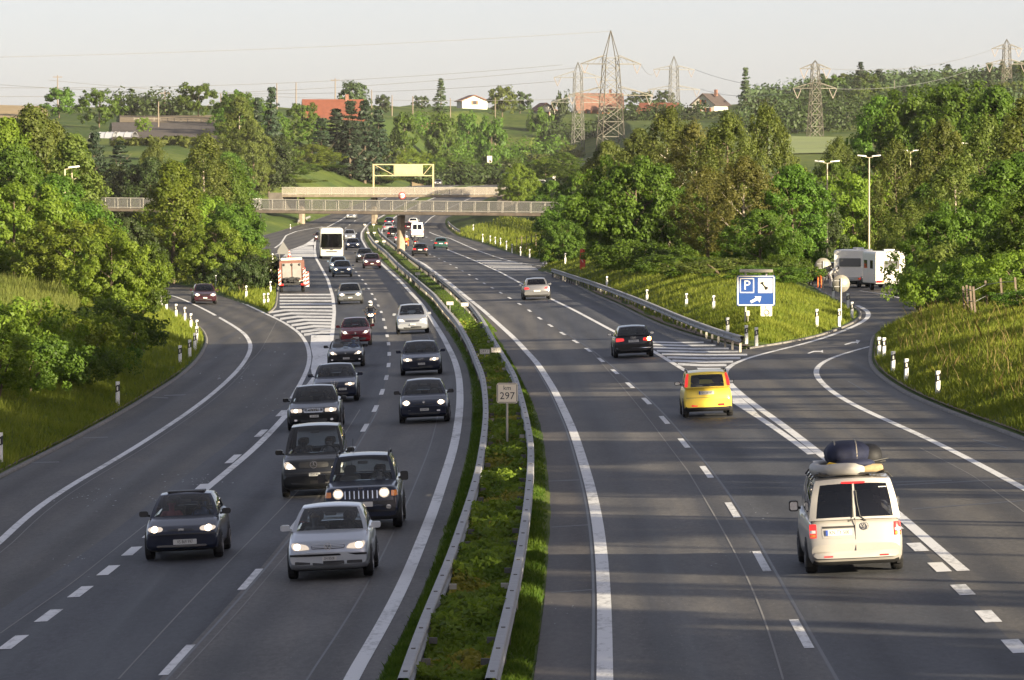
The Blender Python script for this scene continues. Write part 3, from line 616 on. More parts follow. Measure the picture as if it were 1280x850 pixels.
TREES = [
 # left bank bushes
 ('ul', 8, 214, 372, 120, 'at the left picture edge below the crop field'), ('ul', 55, 222, 388, 110, 'below the front edge of the crop field'), ('ul', 102, 232, 388, 95, 'on the left bank below the small wooden fence'),
 ('ug', 140, 244, 372, 80, 'nearest the small wooden fence on the left bank'), ('ug', 30, 205, 418, 110, 'low on the left bank, in front of the yellow-topped bushes'), ('ug', 84, 216, 428, 90, 'low on the left grass bank above the lone delineator'),
 ('ug', 125, 236, 420, 70, 'at the lower right end of the left bank bushes'), ('ul', -5, 198, 400, 70, 'cut by the left picture edge on the bank'),
 # big left group
 ('ml', 140, 312, 286, 84, 'hanging over the wooden fence left of the slip road'), ('ml', 92, 335, 270, 110, 'behind the crop field'), ('mg', 178, 330, 300, 50, 'nearest the slip road bend behind the left posts'),
 ('ml', 18, 345, 222, 120, 'at the left edge behind the crop field'), ('ag', 70, 370, 218, 90, 'in the left group just left of the hidden lamp'), ('mg', 104, 365, 250, 70, 'below the left end of the footbridge'),
 ('aox', 40, 430, 130, 76, 'with a pale trunk, highest at left edge'), ('aox', 92, 410, 166, 70, 'with a thin reddish top left of the dark group'), ('sn', 150, 730, 176, 70, 'in the shaded gap left of the footbridge'), ('sn', 118, 715, 158, 60, 'behind the shaded gap of the left group'),
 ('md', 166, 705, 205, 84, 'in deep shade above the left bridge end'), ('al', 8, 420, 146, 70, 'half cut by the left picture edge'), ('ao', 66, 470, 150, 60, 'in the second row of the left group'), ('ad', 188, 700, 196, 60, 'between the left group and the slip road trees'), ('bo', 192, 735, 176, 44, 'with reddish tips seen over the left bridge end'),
 # trees on the island beside the slip road
 ('box', 256, 490, 166, 62, 'with a pale bare leader, tallest beside the slip road'), ('al', 216, 470, 200, 62, 'left of the tall birch beside the slip road'), ('ag', 286, 500, 196, 52, 'right of the tall birch beside the slip road'),
 ('ml', 240, 478, 236, 92, 'in front of the tall birch beside the slip road'), ('mg', 290, 460, 250, 58, 'at the right foot of the slip road trees'), ('ml', 270, 455, 274, 64, 'lowest on the slip road island'), ('mg', 300, 470, 282, 50, 'hanging over the parked works truck'),
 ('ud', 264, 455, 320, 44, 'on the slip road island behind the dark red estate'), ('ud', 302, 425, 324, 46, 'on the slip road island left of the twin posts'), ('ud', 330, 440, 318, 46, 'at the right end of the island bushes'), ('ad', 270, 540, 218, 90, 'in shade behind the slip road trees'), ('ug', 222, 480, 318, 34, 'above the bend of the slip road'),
 # beyond the left bridge end
 ('md', 336, 1000, 165, 46, 'standing alone above the left bridge parapet'), ('ao', 316, 960, 150, 44, 'left of the red roofed farmhouse'), ('ul', 332, 1050, 222, 60, 'above the left part of the footbridge'), ('ul', 358, 1060, 226, 60, 'at the left end of the second bridge'),
 ('al', 390, 1150, 180, 62, 'in front of the dark spruce row'), ('ul', 430, 1180, 216, 60, 'behind the second bridge left of the gantry'), ('ag', 365, 1090, 200, 60, 'left of the dark spruce row'), ('ag', 285, 870, 190, 60, 'behind the slip road birch'), ('aoxx', 300, 980, 120, 46, 'below the poles on the left ridge'),
 ('cn', 340, 1060, 110, 42, 'dark against the sky left of the farm roof'), ('cn', 322, 1080, 122, 36, 'second one left of the farm roof'), ('cn', 402, 1165, 148, 50, 'at the left end of the dark row'), ('cn', 420, 1175, 136, 54, 'second in the dark row'), ('cn', 438, 1168, 127, 56, 'in the middle of the dark row'), ('cn', 456, 1178, 126, 54, 'right of the middle of the dark row'), ('cn', 473, 1190, 138, 50, 'at the right end of the dark row'), ('md', 448, 1205, 152, 70, 'filling the foot of the dark spruce row'),
 ('ml', 470, 1240, 180, 46, 'left behind the yellow gantry'), ('ml', 503, 1310, 184, 50, 'right behind the yellow gantry'), ('fg', 506, 1420, 136, 34, 'right of the dark spruce row'), ('ug', 520, 1330, 204, 70, 'on the cutting slope behind the gantry'), ('ug', 560, 1500, 195, 60, 'beside the far road'),
 # beyond the second bridge, right
 ('al', 648, 930, 204, 42, 'between the two carriageways behind the second bridge'), ('ml', 660, 940, 226, 40, 'beside the white van on the side road'), ('al', 682, 1100, 196, 36, 'left of the near pylon foot'), ('ag', 705, 1090, 190, 40, 'in front of the slim pylon foot'), ('ag', 668, 1260, 200, 50, 'behind the side road'), ('mg', 728, 900, 205, 50, 'right of the side road signs'),
 # right of the bridges
 ('mg', 716, 580, 240, 60, 'at the right end of the footbridge'), ('ag', 742, 560, 226, 60, 'behind the red emergency post'), ('mg', 704, 545, 274, 46, 'hiding the right bridge end'), ('ug', 758, 520, 300, 40, 'behind the red emergency post on the bank'), ('mg', 770, 500, 216, 62, 'left of the big round maple'),
 ('mg', 795, 430, 192, 112, 'big and dense, nearest the guard rail'), ('ug', 800, 400, 300, 84, 'at the foot of the big round maple'), ('box', 836, 480, 136, 90, 'with two pale bare stems'), ('bbx', 870, 460, 152, 84, 'right of the bare stemmed birch'), ('bo', 910, 440, 140, 84, 'in the middle of the right tree row'),
 ('bo', 958, 450, 130, 80, 'above the blue parking sign'), ('bbx', 930, 400, 196, 86, 'behind the blue parking sign'), ('bb', 885, 410, 208, 76, 'left above the blue parking sign'), ('ao', 760, 620, 176, 60, 'in front of the big pylon'), ('ao', 800, 640, 160, 60, 'right of the big pylon'),
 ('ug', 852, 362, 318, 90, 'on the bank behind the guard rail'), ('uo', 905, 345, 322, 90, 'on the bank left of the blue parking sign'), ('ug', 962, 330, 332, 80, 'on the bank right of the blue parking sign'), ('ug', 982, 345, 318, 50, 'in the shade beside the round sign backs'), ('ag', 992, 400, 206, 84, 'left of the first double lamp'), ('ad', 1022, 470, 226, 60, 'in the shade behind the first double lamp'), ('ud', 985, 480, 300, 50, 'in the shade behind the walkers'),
 ('ml', 1066, 500, 212, 96, 'behind the white caravans'), ('ml', 1112, 510, 214, 84, 'right of the second double lamp'), ('ag', 1040, 560, 200, 70, 'behind the second double lamp'), ('bo', 1048, 600, 172, 60, 'left behind the third double lamp'), ('ud', 1090, 520, 300, 110, 'below the trees behind the caravans'),
 ('ag', 1100, 620, 120, 80, 'above the third double lamp'), ('mg', 1150, 600, 102, 90, 'dark topped, on the right skyline'), ('bo', 1120, 480, 176, 70, 'between the double lamps'), ('mg', 1195, 560, 94, 90, 'tallest on the right skyline'), ('ag', 1245, 520, 108, 90, 'below the right edge pylon'), ('bo', 1180, 430, 150, 90, 'behind the last double lamp'), ('bo', 1235, 410, 146, 90, 'in the upper right tree wall'), ('bo', 1278, 400, 120, 80, 'cut by the right edge in the upper tree wall'),
 ('box', 1195, 370, 196, 100, 'with pale stems above the grass bank'), ('ag', 1255, 350, 200, 110, 'at the right edge above the grass bank'), ('mg', 1212, 330, 250, 100, 'just above the wooden fence on the right bank'), ('ag', 1165, 345, 268, 80, 'overlapping the right caravan'), ('mg', 1272, 310, 262, 90, 'cut by the right edge above the fence'),
 ('ul', 1180, 305, 322, 84, 'at the top of the right bank beside the caravan'), ('ug', 1235, 292, 318, 90, 'behind the wooden fence on the right bank'), ('ul', 1275, 280, 312, 80, 'behind the right end of the wooden fence'), ('ug', 1262, 255, 395, 60, 'low on the right grass bank'), ('ug', 1210, 268, 372, 50, 'left of the wooden fence on the right bank'), ('ug', 1150, 330, 330, 40, 'in front of the right caravan corner'),
 ('bo', 1140, 400, 250, 70, 'behind the right end of the caravans'),
 # fill along the right wall and left group
 ('ag', 778, 470, 262, 70, 'left foot of the big round maple'), ('ug', 788, 440, 318, 50, 'right of the red emergency post'), ('ug', 905, 420, 290, 80, 'behind the bank left of the blue sign'), ('ag', 950, 390, 262, 90, 'directly behind the blue parking sign'), ('ag', 855, 430, 236, 80, 'between the big maple and the birches'),
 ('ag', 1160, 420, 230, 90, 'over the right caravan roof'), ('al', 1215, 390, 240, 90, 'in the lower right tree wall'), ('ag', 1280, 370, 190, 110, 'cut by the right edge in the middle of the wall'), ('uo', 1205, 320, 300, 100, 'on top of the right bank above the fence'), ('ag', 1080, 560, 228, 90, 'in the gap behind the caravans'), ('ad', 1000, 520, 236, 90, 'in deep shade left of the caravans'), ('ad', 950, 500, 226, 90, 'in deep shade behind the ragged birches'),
 ('ag', 725, 640, 215, 60, 'over the right end of the footbridge'), ('ag', 690, 700, 226, 50, 'behind the right footbridge end'), ('ao', 780, 560, 190, 60, 'behind the big round maple'),
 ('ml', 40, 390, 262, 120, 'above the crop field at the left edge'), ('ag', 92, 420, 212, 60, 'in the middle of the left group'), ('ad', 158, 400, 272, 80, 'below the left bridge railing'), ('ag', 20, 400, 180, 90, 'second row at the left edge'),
 ('ag', 240, 760, 200, 90, 'behind the slip road birch, left of the bridge'), ('ag', 400, 1160, 214, 60, 'in front of the spruce row, above the second bridge'), ('ul', 455, 1190, 222, 80, 'along the second bridge left of the gantry leg'),
 ('ug', 1238, 262, 344, 56, 'among the posts of the weathered right bank fence'), ('ul', 1268, 250, 348, 60, 'right of the weathered fence at the right picture edge'), ('ug', 1292, 238, 372, 70, 'cut by the right picture edge on the grass bank'), ('ag', 1290, 300, 228, 90, 'cut by the right edge just behind the bank'),
 # far ridge
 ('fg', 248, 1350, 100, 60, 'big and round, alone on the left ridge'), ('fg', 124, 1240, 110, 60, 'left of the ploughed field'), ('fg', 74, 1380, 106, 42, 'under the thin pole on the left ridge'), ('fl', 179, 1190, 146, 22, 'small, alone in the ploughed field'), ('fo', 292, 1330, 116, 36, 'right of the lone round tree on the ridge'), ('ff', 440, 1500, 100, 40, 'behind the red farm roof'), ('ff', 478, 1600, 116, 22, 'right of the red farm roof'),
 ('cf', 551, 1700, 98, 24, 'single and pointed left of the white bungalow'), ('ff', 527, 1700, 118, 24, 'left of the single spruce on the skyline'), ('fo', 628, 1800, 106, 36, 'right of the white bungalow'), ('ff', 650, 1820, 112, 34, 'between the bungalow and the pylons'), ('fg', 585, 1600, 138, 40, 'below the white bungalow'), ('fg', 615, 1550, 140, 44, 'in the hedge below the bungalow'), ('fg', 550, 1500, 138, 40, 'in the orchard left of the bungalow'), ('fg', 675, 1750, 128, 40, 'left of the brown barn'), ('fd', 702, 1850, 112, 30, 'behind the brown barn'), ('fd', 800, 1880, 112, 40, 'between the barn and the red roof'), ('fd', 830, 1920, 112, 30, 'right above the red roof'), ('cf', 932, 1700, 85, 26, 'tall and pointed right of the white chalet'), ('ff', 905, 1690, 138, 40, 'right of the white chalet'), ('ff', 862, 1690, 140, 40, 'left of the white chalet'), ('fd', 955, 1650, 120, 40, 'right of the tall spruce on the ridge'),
]
for code, x, Y, yt, w, where in TREES: plant(code, x, Y, yt, w * (1.0 if code[0] in 'csf' else 1.42), where, base=0.05 if Y < 720 and code[0] != 'b' else 0.10)
# trees on the right bank outside the view, crowns shaped to shade the road
SHADE = [(38 + 3 * math.sin(k * 2.1), 8 + k * 11.0, 21 + 2 * math.sin(k * 1.3), 12, ('maple', 'ash')[k % 2], 'gog'[k % 3]) for k in range(-2, 20)]
SHADE = [(X, Y, z if Y < 170 else 16, w, k_, l_) for X, Y, z, w, k_, l_ in SHADE] + [(51 + 2 * math.sin(k * 1.7), 2 + k * 13.0, 27 + 2 * math.cos(k), 13, ('ash', 'maple')[k % 2], 'go'[k % 2]) for k in range(-2, 18)]
for i, (X, Y, zt, wd, kd, lf) in enumerate(SHADE):
    me, w, h = CROWN[kd][i % 4]; zg = gz(X, Y); zt = max(zt, 23); H = zt - zg; t_ = thing('broadleaf_tree', 'tall unseen tree on the right bank, crown raised to gate the sun', 'tree', (X, Y, zg), 0, 'trees lining the right bank')
    bs = max(.2, ((12.3 + (2.2 if 66 < Y < 102 else 0) if X < 45 else 19.5) + 1.5 * math.sin(i * 2.7) - zg) / H); trunk_mesh(wd, H * (1 - bs), H * bs, 0.25, 300 + i).build('trunk', BARK, t_, fix=False)
    c = bpy.data.objects.new('crown', CROWN_MAT(me, lf)); COL.objects.link(c); c.parent = t_; c.location = (0, 0, H * bs * 0.9); c.scale = (wd / w, wd / w, H * (1 - bs) / h); c.rotation_euler = (0, 0, i * 1.1)

for i in range(16):                                   # slim birches added unseen in front of them to break light into streaks
    X, Y = 33.5 + 2.5 * math.sin(i * 1.9), 62 + i * 10.5 + 3 * math.sin(i * 3.3); me, w, h = CROWN['birch'][i % 2]; zg = gz(X, Y)
    if 76 < Y < 98: continue
    H = 12.5 + 1.5 * math.cos(i * 2.2); wd = 2.6 + .8 * math.sin(i)
    t_ = thing('birch_tree', 'slim unseen birch added on the right bank to streak the light', 'tree', (X, Y, zg), 0, 'birches added to streak the light'); trunk_mesh(wd, H * .8, H * .2, .12, 500 + i, 7).build('trunk', BARK_P, t_, fix=False)
    c = bpy.data.objects.new('crown', CROWN_MAT(me, 'o')); COL.objects.link(c); c.parent = t_; c.location = (0, 0, H * .18); c.scale = (wd / w, wd / w, H * .8 / h); c.rotation_euler = (0, 0, i * 1.3)
# ---------------------------------------------------------------- masses of plants nobody could count
def scatter_cloud(name, pts, hts, wds, per, leaf, mat_, seed, label, cat):
    """one mass of foliage: clumps standing on the ground at pts (X, Y)"""
    rng = np.random.default_rng(seed); C_, R_, N_ = [], [], []
    for (X, Y), h, w in zip(pts, hts, wds):
        z = gz(X, Y); k = 7
        for _ in range(k):
            u = rng.normal(size=3); u /= np.linalg.norm(u); C_.append((X + u[0] * w * 0.4, Y + u[1] * w * 0.4, z + h * (0.5 + 0.42 * u[2]))); R_.append(min(w, h) * 0.34); N_.append(u)
    V, Fq = leaf_cloud(np.array(C_), np.array(R_), np.array(N_), per * len(pts), leaf, rng)
    o = np_mesh(name, V, Fq, mat_, kind='stuff'); return tag(o, label, cat)
rng = np.random.default_rng(5)
# wooded hill on the right and hedges across the fields
fp, fh, fw = [], [], []
for i in range(900):
    Y = rng.uniform(1640, 2060); x = rng.uniform(935, 1400); X = (x - 640) / F_PX * Y
    if x < 1000 and rng.random() < 0.4: continue
    fp.append((X, Y)); fh.append(rng.uniform(4, 7)); fw.append(rng.uniform(6, 10))
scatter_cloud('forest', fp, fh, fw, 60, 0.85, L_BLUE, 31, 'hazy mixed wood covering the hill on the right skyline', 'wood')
def hedge_pts(x0, Y0, x1, Y1, n, jit=6):
    return [((x0 + (x1 - x0) * u - 640) / F_PX * (Y0 + (Y1 - Y0) * u) + rng.normal() * 0.8, Y0 + (Y1 - Y0) * u + rng.normal() * jit) for u in np.linspace(0, 1, n)]
for nm, a, n, h, w, m_, lab in [
    ('hedge', (150, 1400, 236, 1400), 40, 6.0, 6, L_DARK, 'dark hedge behind the ploughed field on the left ridge'),
    ('hedge', (560, 1330, 700, 1330), 60, 4.5, 6, L_DARK, 'dark hedge along the lower edge of the pale field'),
    ('hedge', (690, 1720, 880, 1720), 60, 5.0, 6, L_DARK, 'dark hedge in front of the brown barn and red roof'),
    ('hedge', (520, 1560, 700, 1640), 70, 6.0, 7, L_GREEN, 'green orchard hedge below the white bungalow'),
    ('hedge', (505, 1290, 640, 1310), 60, 4.0, 5, L_DARK, 'dark scrub on the slope right of the gantry'),
    ('hedge', (545, 1380, 700, 1420), 60, 3.0, 5, L_GREEN, 'low hedge with pale blossom across the middle field'),
    ('hedge', (140, 1085, 305, 1090), 46, 1.4, 3, L_OLIVE, 'olive scrub along the lower edge of the ploughed field'),
    ('hedge', (292, 1130, 306, 1330), 26, 4.5, 6, L_GREEN, 'green scrub along the right edge of the ploughed field'),
    ('hedge', (935, 1490, 1075, 1500), 50, 8.0, 8, L_DARK, 'dark trees behind the foot of the beige pylon'),
    ('hedge', (1000, 1560, 1120, 1560), 50, 9.0, 8, L_DARK, 'dark trees below the far road bridge')]:
    p_ = hedge_pts(*a, n); scatter_cloud(nm, p_, [h * rng.uniform(0.7, 1.2) for _ in p_], [w] * len(p_), 70, 0.6, m_, n + int(a[0]), lab, 'hedge')
for i in range(46):
    x = rng.uniform(285, 470); Y = rng.uniform(1080, 1330); kd = 'fh'[i % 2]; X_ = (x - 640) / F_PX * Y
    if X_ > float(KL(Y)) - 7 or x > 392: continue
    zt = gz(X_, Y) + (rng.uniform(6, 9) if kd == 'f' else 3.2); s_ = F_PX / Y
    tree(K[kd][0], 'gdgl'[i % 4], x, Y, 232 - (zt - 8) * s_, s_ * (9 if kd == 'f' else 6), K[kd][1], ('broadleaf tree' if kd == 'f' else 'low bush') + ' on the slope between the left ridge and the gantry', K[kd][2], 'trees on the slope left of the gantry')
for i in range(16):
    x = rng.uniform(625, 735); Y = rng.uniform(1330, 1720); kd = 'fh'[i % 2]; X_ = (x - 640) / F_PX * Y
    if Y < 1500 and float(KL(Y)) - 4 < X_ < float(R5R(Y)) + 4: continue
    zt = gz(X_, Y) + (rng.uniform(4, 7) if kd == 'f' else 3.0); s_ = F_PX / Y
    tree(K[kd][0], 'gdof'[i % 4], x, Y, 232 - (zt - 8) * s_, s_ * (8 if kd == 'f' else 7), K[kd][1], ('broadleaf tree' if kd == 'f' else 'low bush') + ' in the fields below the pylons', K[kd][2], 'trees in the fields below the pylons')
# individual conifers standing out of the wooded hill
for i in range(96):
    x = 938 + (i % 48) * 7.4 + rng.normal() * 3; back = i < 48; Y = (1880 if back else 1740) + rng.normal() * 40
    yt = float(np.interp(x, [938, 960, 990, 1020, 1050, 1085, 1100, 1112, 1140, 1165, 1190, 1210, 1240, 1290], [132, 120, 104, 92, 84, 72, 84, 102, 82, 96, 76, 92, 74, 72])) + abs(rng.normal()) * 9 + (0 if back else 16)
    kd = 'c' if rng.random() < .62 else 'f'
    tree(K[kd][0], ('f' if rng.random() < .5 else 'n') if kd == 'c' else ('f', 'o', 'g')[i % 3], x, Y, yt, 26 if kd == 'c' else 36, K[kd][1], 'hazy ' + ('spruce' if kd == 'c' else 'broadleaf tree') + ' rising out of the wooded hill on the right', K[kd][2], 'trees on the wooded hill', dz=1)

# grass: blades on banks, island and median
def grass(name, n, fx, yr, h, w, mat_, seed, label, lean=0.35, dens=None, clump=0.25):
    r = np.random.default_rng(seed); Y = 1 / r.uniform(1 / yr[1], 1 / yr[0], n * 2)      # denser towards the camera
    a, b_ = fx(Y); X = a + (b_ - a) * r.uniform(0, 1, len(Y)); keep = (b_ > a) & (np.abs(X) < 760 / F_PX * Y + 1)
    if dens is not None: keep &= dens(X, Y, r)
    X, Y = X[keep][:n], Y[keep][:n]; n = len(X); z = terrain_z(X, Y)
    hh = h * r.uniform(0.45, 1.3, n) * (1 + 0.5 * bumps(X, Y, 0.8)); ww = w * r.uniform(0.7, 1.4, n)
    an = r.uniform(0, 2 * np.pi, n); dx, dy = np.cos(an), np.sin(an); lx, ly = r.normal(size=n) * lean, r.normal(size=n) * lean
    B = np.stack([X, Y, z - 0.03], -1); D = np.stack([dx, dy, np.zeros(n)], -1) * ww[:, None] / 2
    T = B + np.stack([lx * hh, ly * hh, hh], -1); Mi = B * 0.45 + T * 0.55 - np.stack([lx * hh, ly * hh, 0 * hh], -1) * 0.15
    V = np.stack([B - D, B + D, Mi + D * 0.7, T, Mi - D * 0.7], 1).reshape(-1, 3)
    o = np_mesh(name, V, np.arange(5 * n).reshape(n, 5), mat_, kind='stuff'); return tag(o, label, 'grass')
def blade_mat(name, c0, c1, sc=0.5, trans=0.45):
    m, t, b = _new(name); p = geo_pos(t); n1 = noise(t, p, sc, 5, 0.7)
    col = ramp(t, n1, 0.36, c0, 0.64, c1); t.links.new(col, b.inputs['Base Color']); b.inputs['Roughness'].default_value = 0.6; b.inputs['Specular IOR Level'].default_value = 0.15
    tr = t.nodes.new('ShaderNodeBsdfTranslucent'); t.links.new(mixc(t, 1.0, col, (1.4, 1.35, 0.6), 'MULTIPLY'), tr.inputs['Color'])
    mx = t.nodes.new('ShaderNodeMixShader'); mx.inputs[0].default_value = trans; t.links.new(b.outputs[0], mx.inputs[1]); t.links.new(tr.outputs[0], mx.inputs[2]); t.links.new(mx.outputs[0], t.nodes['Material Output'].inputs['Surface'])
    return m
G_BANK = blade_mat('bank_grass', (0.110, 0.155, 0.018), (0.215, 0.240, 0.040)); G_MED = blade_mat('median_grass', (0.045, 0.095, 0.011), (0.100, 0.155, 0.020), 0.8); G_DRY = blade_mat('dry_grass', (0.16, 0.13, 0.05), (0.26, 0.20, 0.09), 1.2)
grass('grass', 95000, lambda Y: (R5R(Y) + 0.3, R5R(Y) + 9), (140, 330), 0.26, 0.024, G_BANK, 1, 'long bright grass on the right bank below the fence')
grass('grass', 1200, lambda Y: (R5R(Y) + 1.2, R5R(Y) + 9), (140, 300), 0.7, 0.03, G_DRY, 2, 'dry seeding grass stalks on the right bank')
grass('grass', 85000, lambda Y: (KL(Y) - 9, KL(Y) - 0.25), (120, 390), 0.30, 0.026, G_BANK, 3, 'shaded grass on the left bank above the slip road kerb')
grass('grass', 80000, lambda Y: (ISL_RL(Y) + 0.5, np.minimum(ISL_RR(Y) - 0.3, ISL_RL(Y) + 11)), (YB1 + 5, 520), 0.24, 0.03, G_BANK, 4, 'grass on the bank behind the right guard rail')
grass('grass', 14000, lambda Y: (R5R(Y) + 0.3, R5R(Y) + 9), (555, 900), 0.45, 0.08, G_BANK, 5, 'grass on the cutting under the right bridge end')
grass('grass', 9000, lambda Y: (R2R(Y) + 0.3, ISL_LR(Y) - 0.2), (YA1 + 2, 600), 0.35, 0.06, G_BANK, 6, 'grass around the posts on the slip road island')
grass('grass', 90000, lambda Y: (R1R(Y) + 0.05, R4L(Y) - 0.05), (84, 640), 0.11, 0.03, G_MED, 7, 'mown green grass on the median')
def in_rails(lo, hi, y0, y1):
    def f(X, Y, r): u = (X - R1R(Y)) / (R4L(Y) - R1R(Y)); return (u > lo) & (u < hi) & (bumps(X, Y * 0.6, 0.5, 2.0) + r.normal(size=len(X)) * 0.25 > 0.0)
    return f
# ---------------------------------------------------------------- vehicles: one builder, one spec per model
def paint(name, c, metal=0.0, rough=0.32):
    m, t, b = _new(name); b.inputs['Base Color'].default_value = (*c, 1); b.inputs['Metallic'].default_value = metal
    b.inputs['Roughness'].default_value = rough; b.inputs['Coat Weight'].default_value = 0.6; b.inputs['Coat Roughness'].default_value = 0.04; b.inputs['Specular IOR Level'].default_value = 0.2
    tc = t.nodes.new('ShaderNodeTexCoord'); n = noise(t, tc.outputs['Object'], 2.2, 5, 0.65)       # road film
    t.links.new(mixc(t, mathn(t, 'MULTIPLY', ramp(t, n, 0.45, (0, 0, 0), 0.75, (1, 1, 1)), 0.05), tuple(c), (0.16, 0.15, 0.14)), b.inputs['Base Color'])
    return m
PT = dict(navy=paint('navy_paint', (0.006, 0.010, 0.026)), black=paint('black_paint', (0.006, 0.007, 0.009)), blue=paint('slate_blue_paint', (0.030, 0.050, 0.095), 0.3),
    silver=paint('silver_paint', (0.42, 0.44, 0.47), 0.75, 0.34), champagne=paint('champagne_paint', (0.36, 0.34, 0.315), 0.35, 0.4), red=paint('red_paint', (0.13, 0.006, 0.012)), yellow=paint('yellow_paint', (0.74, 0.55, 0.075)),
    white=paint('white_paint', (0.72, 0.72, 0.70)), green=paint('green_paint', (0.012, 0.050, 0.045)), maroon=paint('maroon_paint', (0.030, 0.007, 0.012)), grey=paint('grey_paint', (0.10, 0.105, 0.11), 0.4), cream=paint('cream_paint', (0.42, 0.41, 0.38)), pewter=paint('pewter_paint', (0.20, 0.20, 0.205), 0.6), lightblue=paint('light_blue_paint', (0.16, 0.22, 0.30), 0.5))
RUBBER = flat('tyre_rubber', (0.012, 0.012, 0.013), 0.8, spec=0.3); RIM = flat('alloy', (0.35, 0.35, 0.36), 0.35, metal=0.8); STEEL_RIM = flat('hub_cap', (0.22, 0.22, 0.23), 0.4, metal=0.5)
TRIM = flat('black_trim', (0.014, 0.014, 0.015), 0.55); CHROME = flat('chrome', (0.65, 0.66, 0.68), 0.18, metal=1.0); DARKIN = flat('interior_dark', (0.020, 0.020, 0.022), 0.8); GREYIN = flat('interior_grey', (0.11, 0.105, 0.10), 0.85)
LENS = flat('lamp_lens', (0.62, 0.60, 0.56), 0.15, metal=0.2, coat=1.0); LENS_ON = flat('lamp_lens_lit', (0.6, 0.57, 0.5), 0.2, coat=0.5, emit=(1.0, 0.78, 0.55), es=0.16); LAMP = flat('headlamp_lit', (1, 0.9, 0.75), 0.3, emit=(1.0, 0.80, 0.55), es=1.5); LAMP_W = flat('headlamp_xenon', (1, 0.95, 0.9), 0.3, emit=(0.95, 0.95, 1.0), es=1.5)
REDL = flat('rear_lamp_red', (0.42, 0.012, 0.012), 0.2, coat=1.0, emit=(1, 0.03, 0.02), es=0.25); AMBER = flat('amber_lens', (0.75, 0.22, 0.02), 0.25, coat=1.0); ORANGE_ON = flat('indicator_lit', (1, 0.5, 0.1), 0.3, emit=(1, 0.62, 0.18), es=14); WLENS = flat('white_lens', (0.75, 0.72, 0.70), 0.2, coat=1.0)
PLATE = flat('plate_white', (0.50, 0.50, 0.48), 0.5); PLATE_T = flat('plate_text', (0.03, 0.03, 0.03), 0.6); PLATE_B = flat('plate_blue', (0.02, 0.06, 0.30), 0.5)
GLASS = glass_mat('car_glass', (0.88, 0.94, 0.95), 0.90); GLASS_D = glass_mat('tinted_glass', (0.5, 0.52, 0.55), 0.30)
def text_mesh(name, body, size, mat_, parent, loc, rot, sx=1.0, depth=0.0015):
    cu = bpy.data.curves.new(name, 'FONT'); cu.body = body; cu.size = size; cu.align_x = 'CENTER'; cu.align_y = 'CENTER'; cu.extrude = depth; cu.resolution_u = 2
    cu.materials.append(mat_); o = bpy.data.objects.new(name, cu); me = bpy.data.meshes.new_from_object(o); bpy.data.objects.remove(o)
    o = link(name, me, mat_ if not me.materials else [], parent, loc); o.rotation_euler = rot; o.scale = (sx, 1, 1); return o
FRONT_ROT = (math.pi / 2, 0, math.pi); REAR_ROT = (math.pi / 2, 0, 0)
def coons(c0, c1, d0, d1, us, vs, bulge=None):
    out = []
    for v in vs:
        row = []
        for u in us:
            p = (1 - v) * c0(u) + v * c1(u) + (1 - u) * d0(v) + u * d1(v) - ((1 - u) * (1 - v) * c0(0) + u * (1 - v) * c0(1) + (1 - u) * v * c1(0) + u * v * c1(1))
            if bulge: p = p + bulge(u, v)
            row.append(p)
        out.append(row)
    return out
def brk(a, b, n, extra=()): return sorted(set([0.0, 1.0] + [a + (b - a) * i / n for i in range(n + 1)] + list(extra)))
PROF = [(0, 0), (0.55, 0), (0.82, 0.0), (0.93, 0.05), (0.975, 0.16), (0.995, 0.34), (1.0, 0.52), (0.992, 0.68), (0.972, 0.82), (0.94, 0.92), (0.885, 0.975), (0.80, 0.995), (0.55, 1.0), (0.25, 1.0), (0, 1.0)]
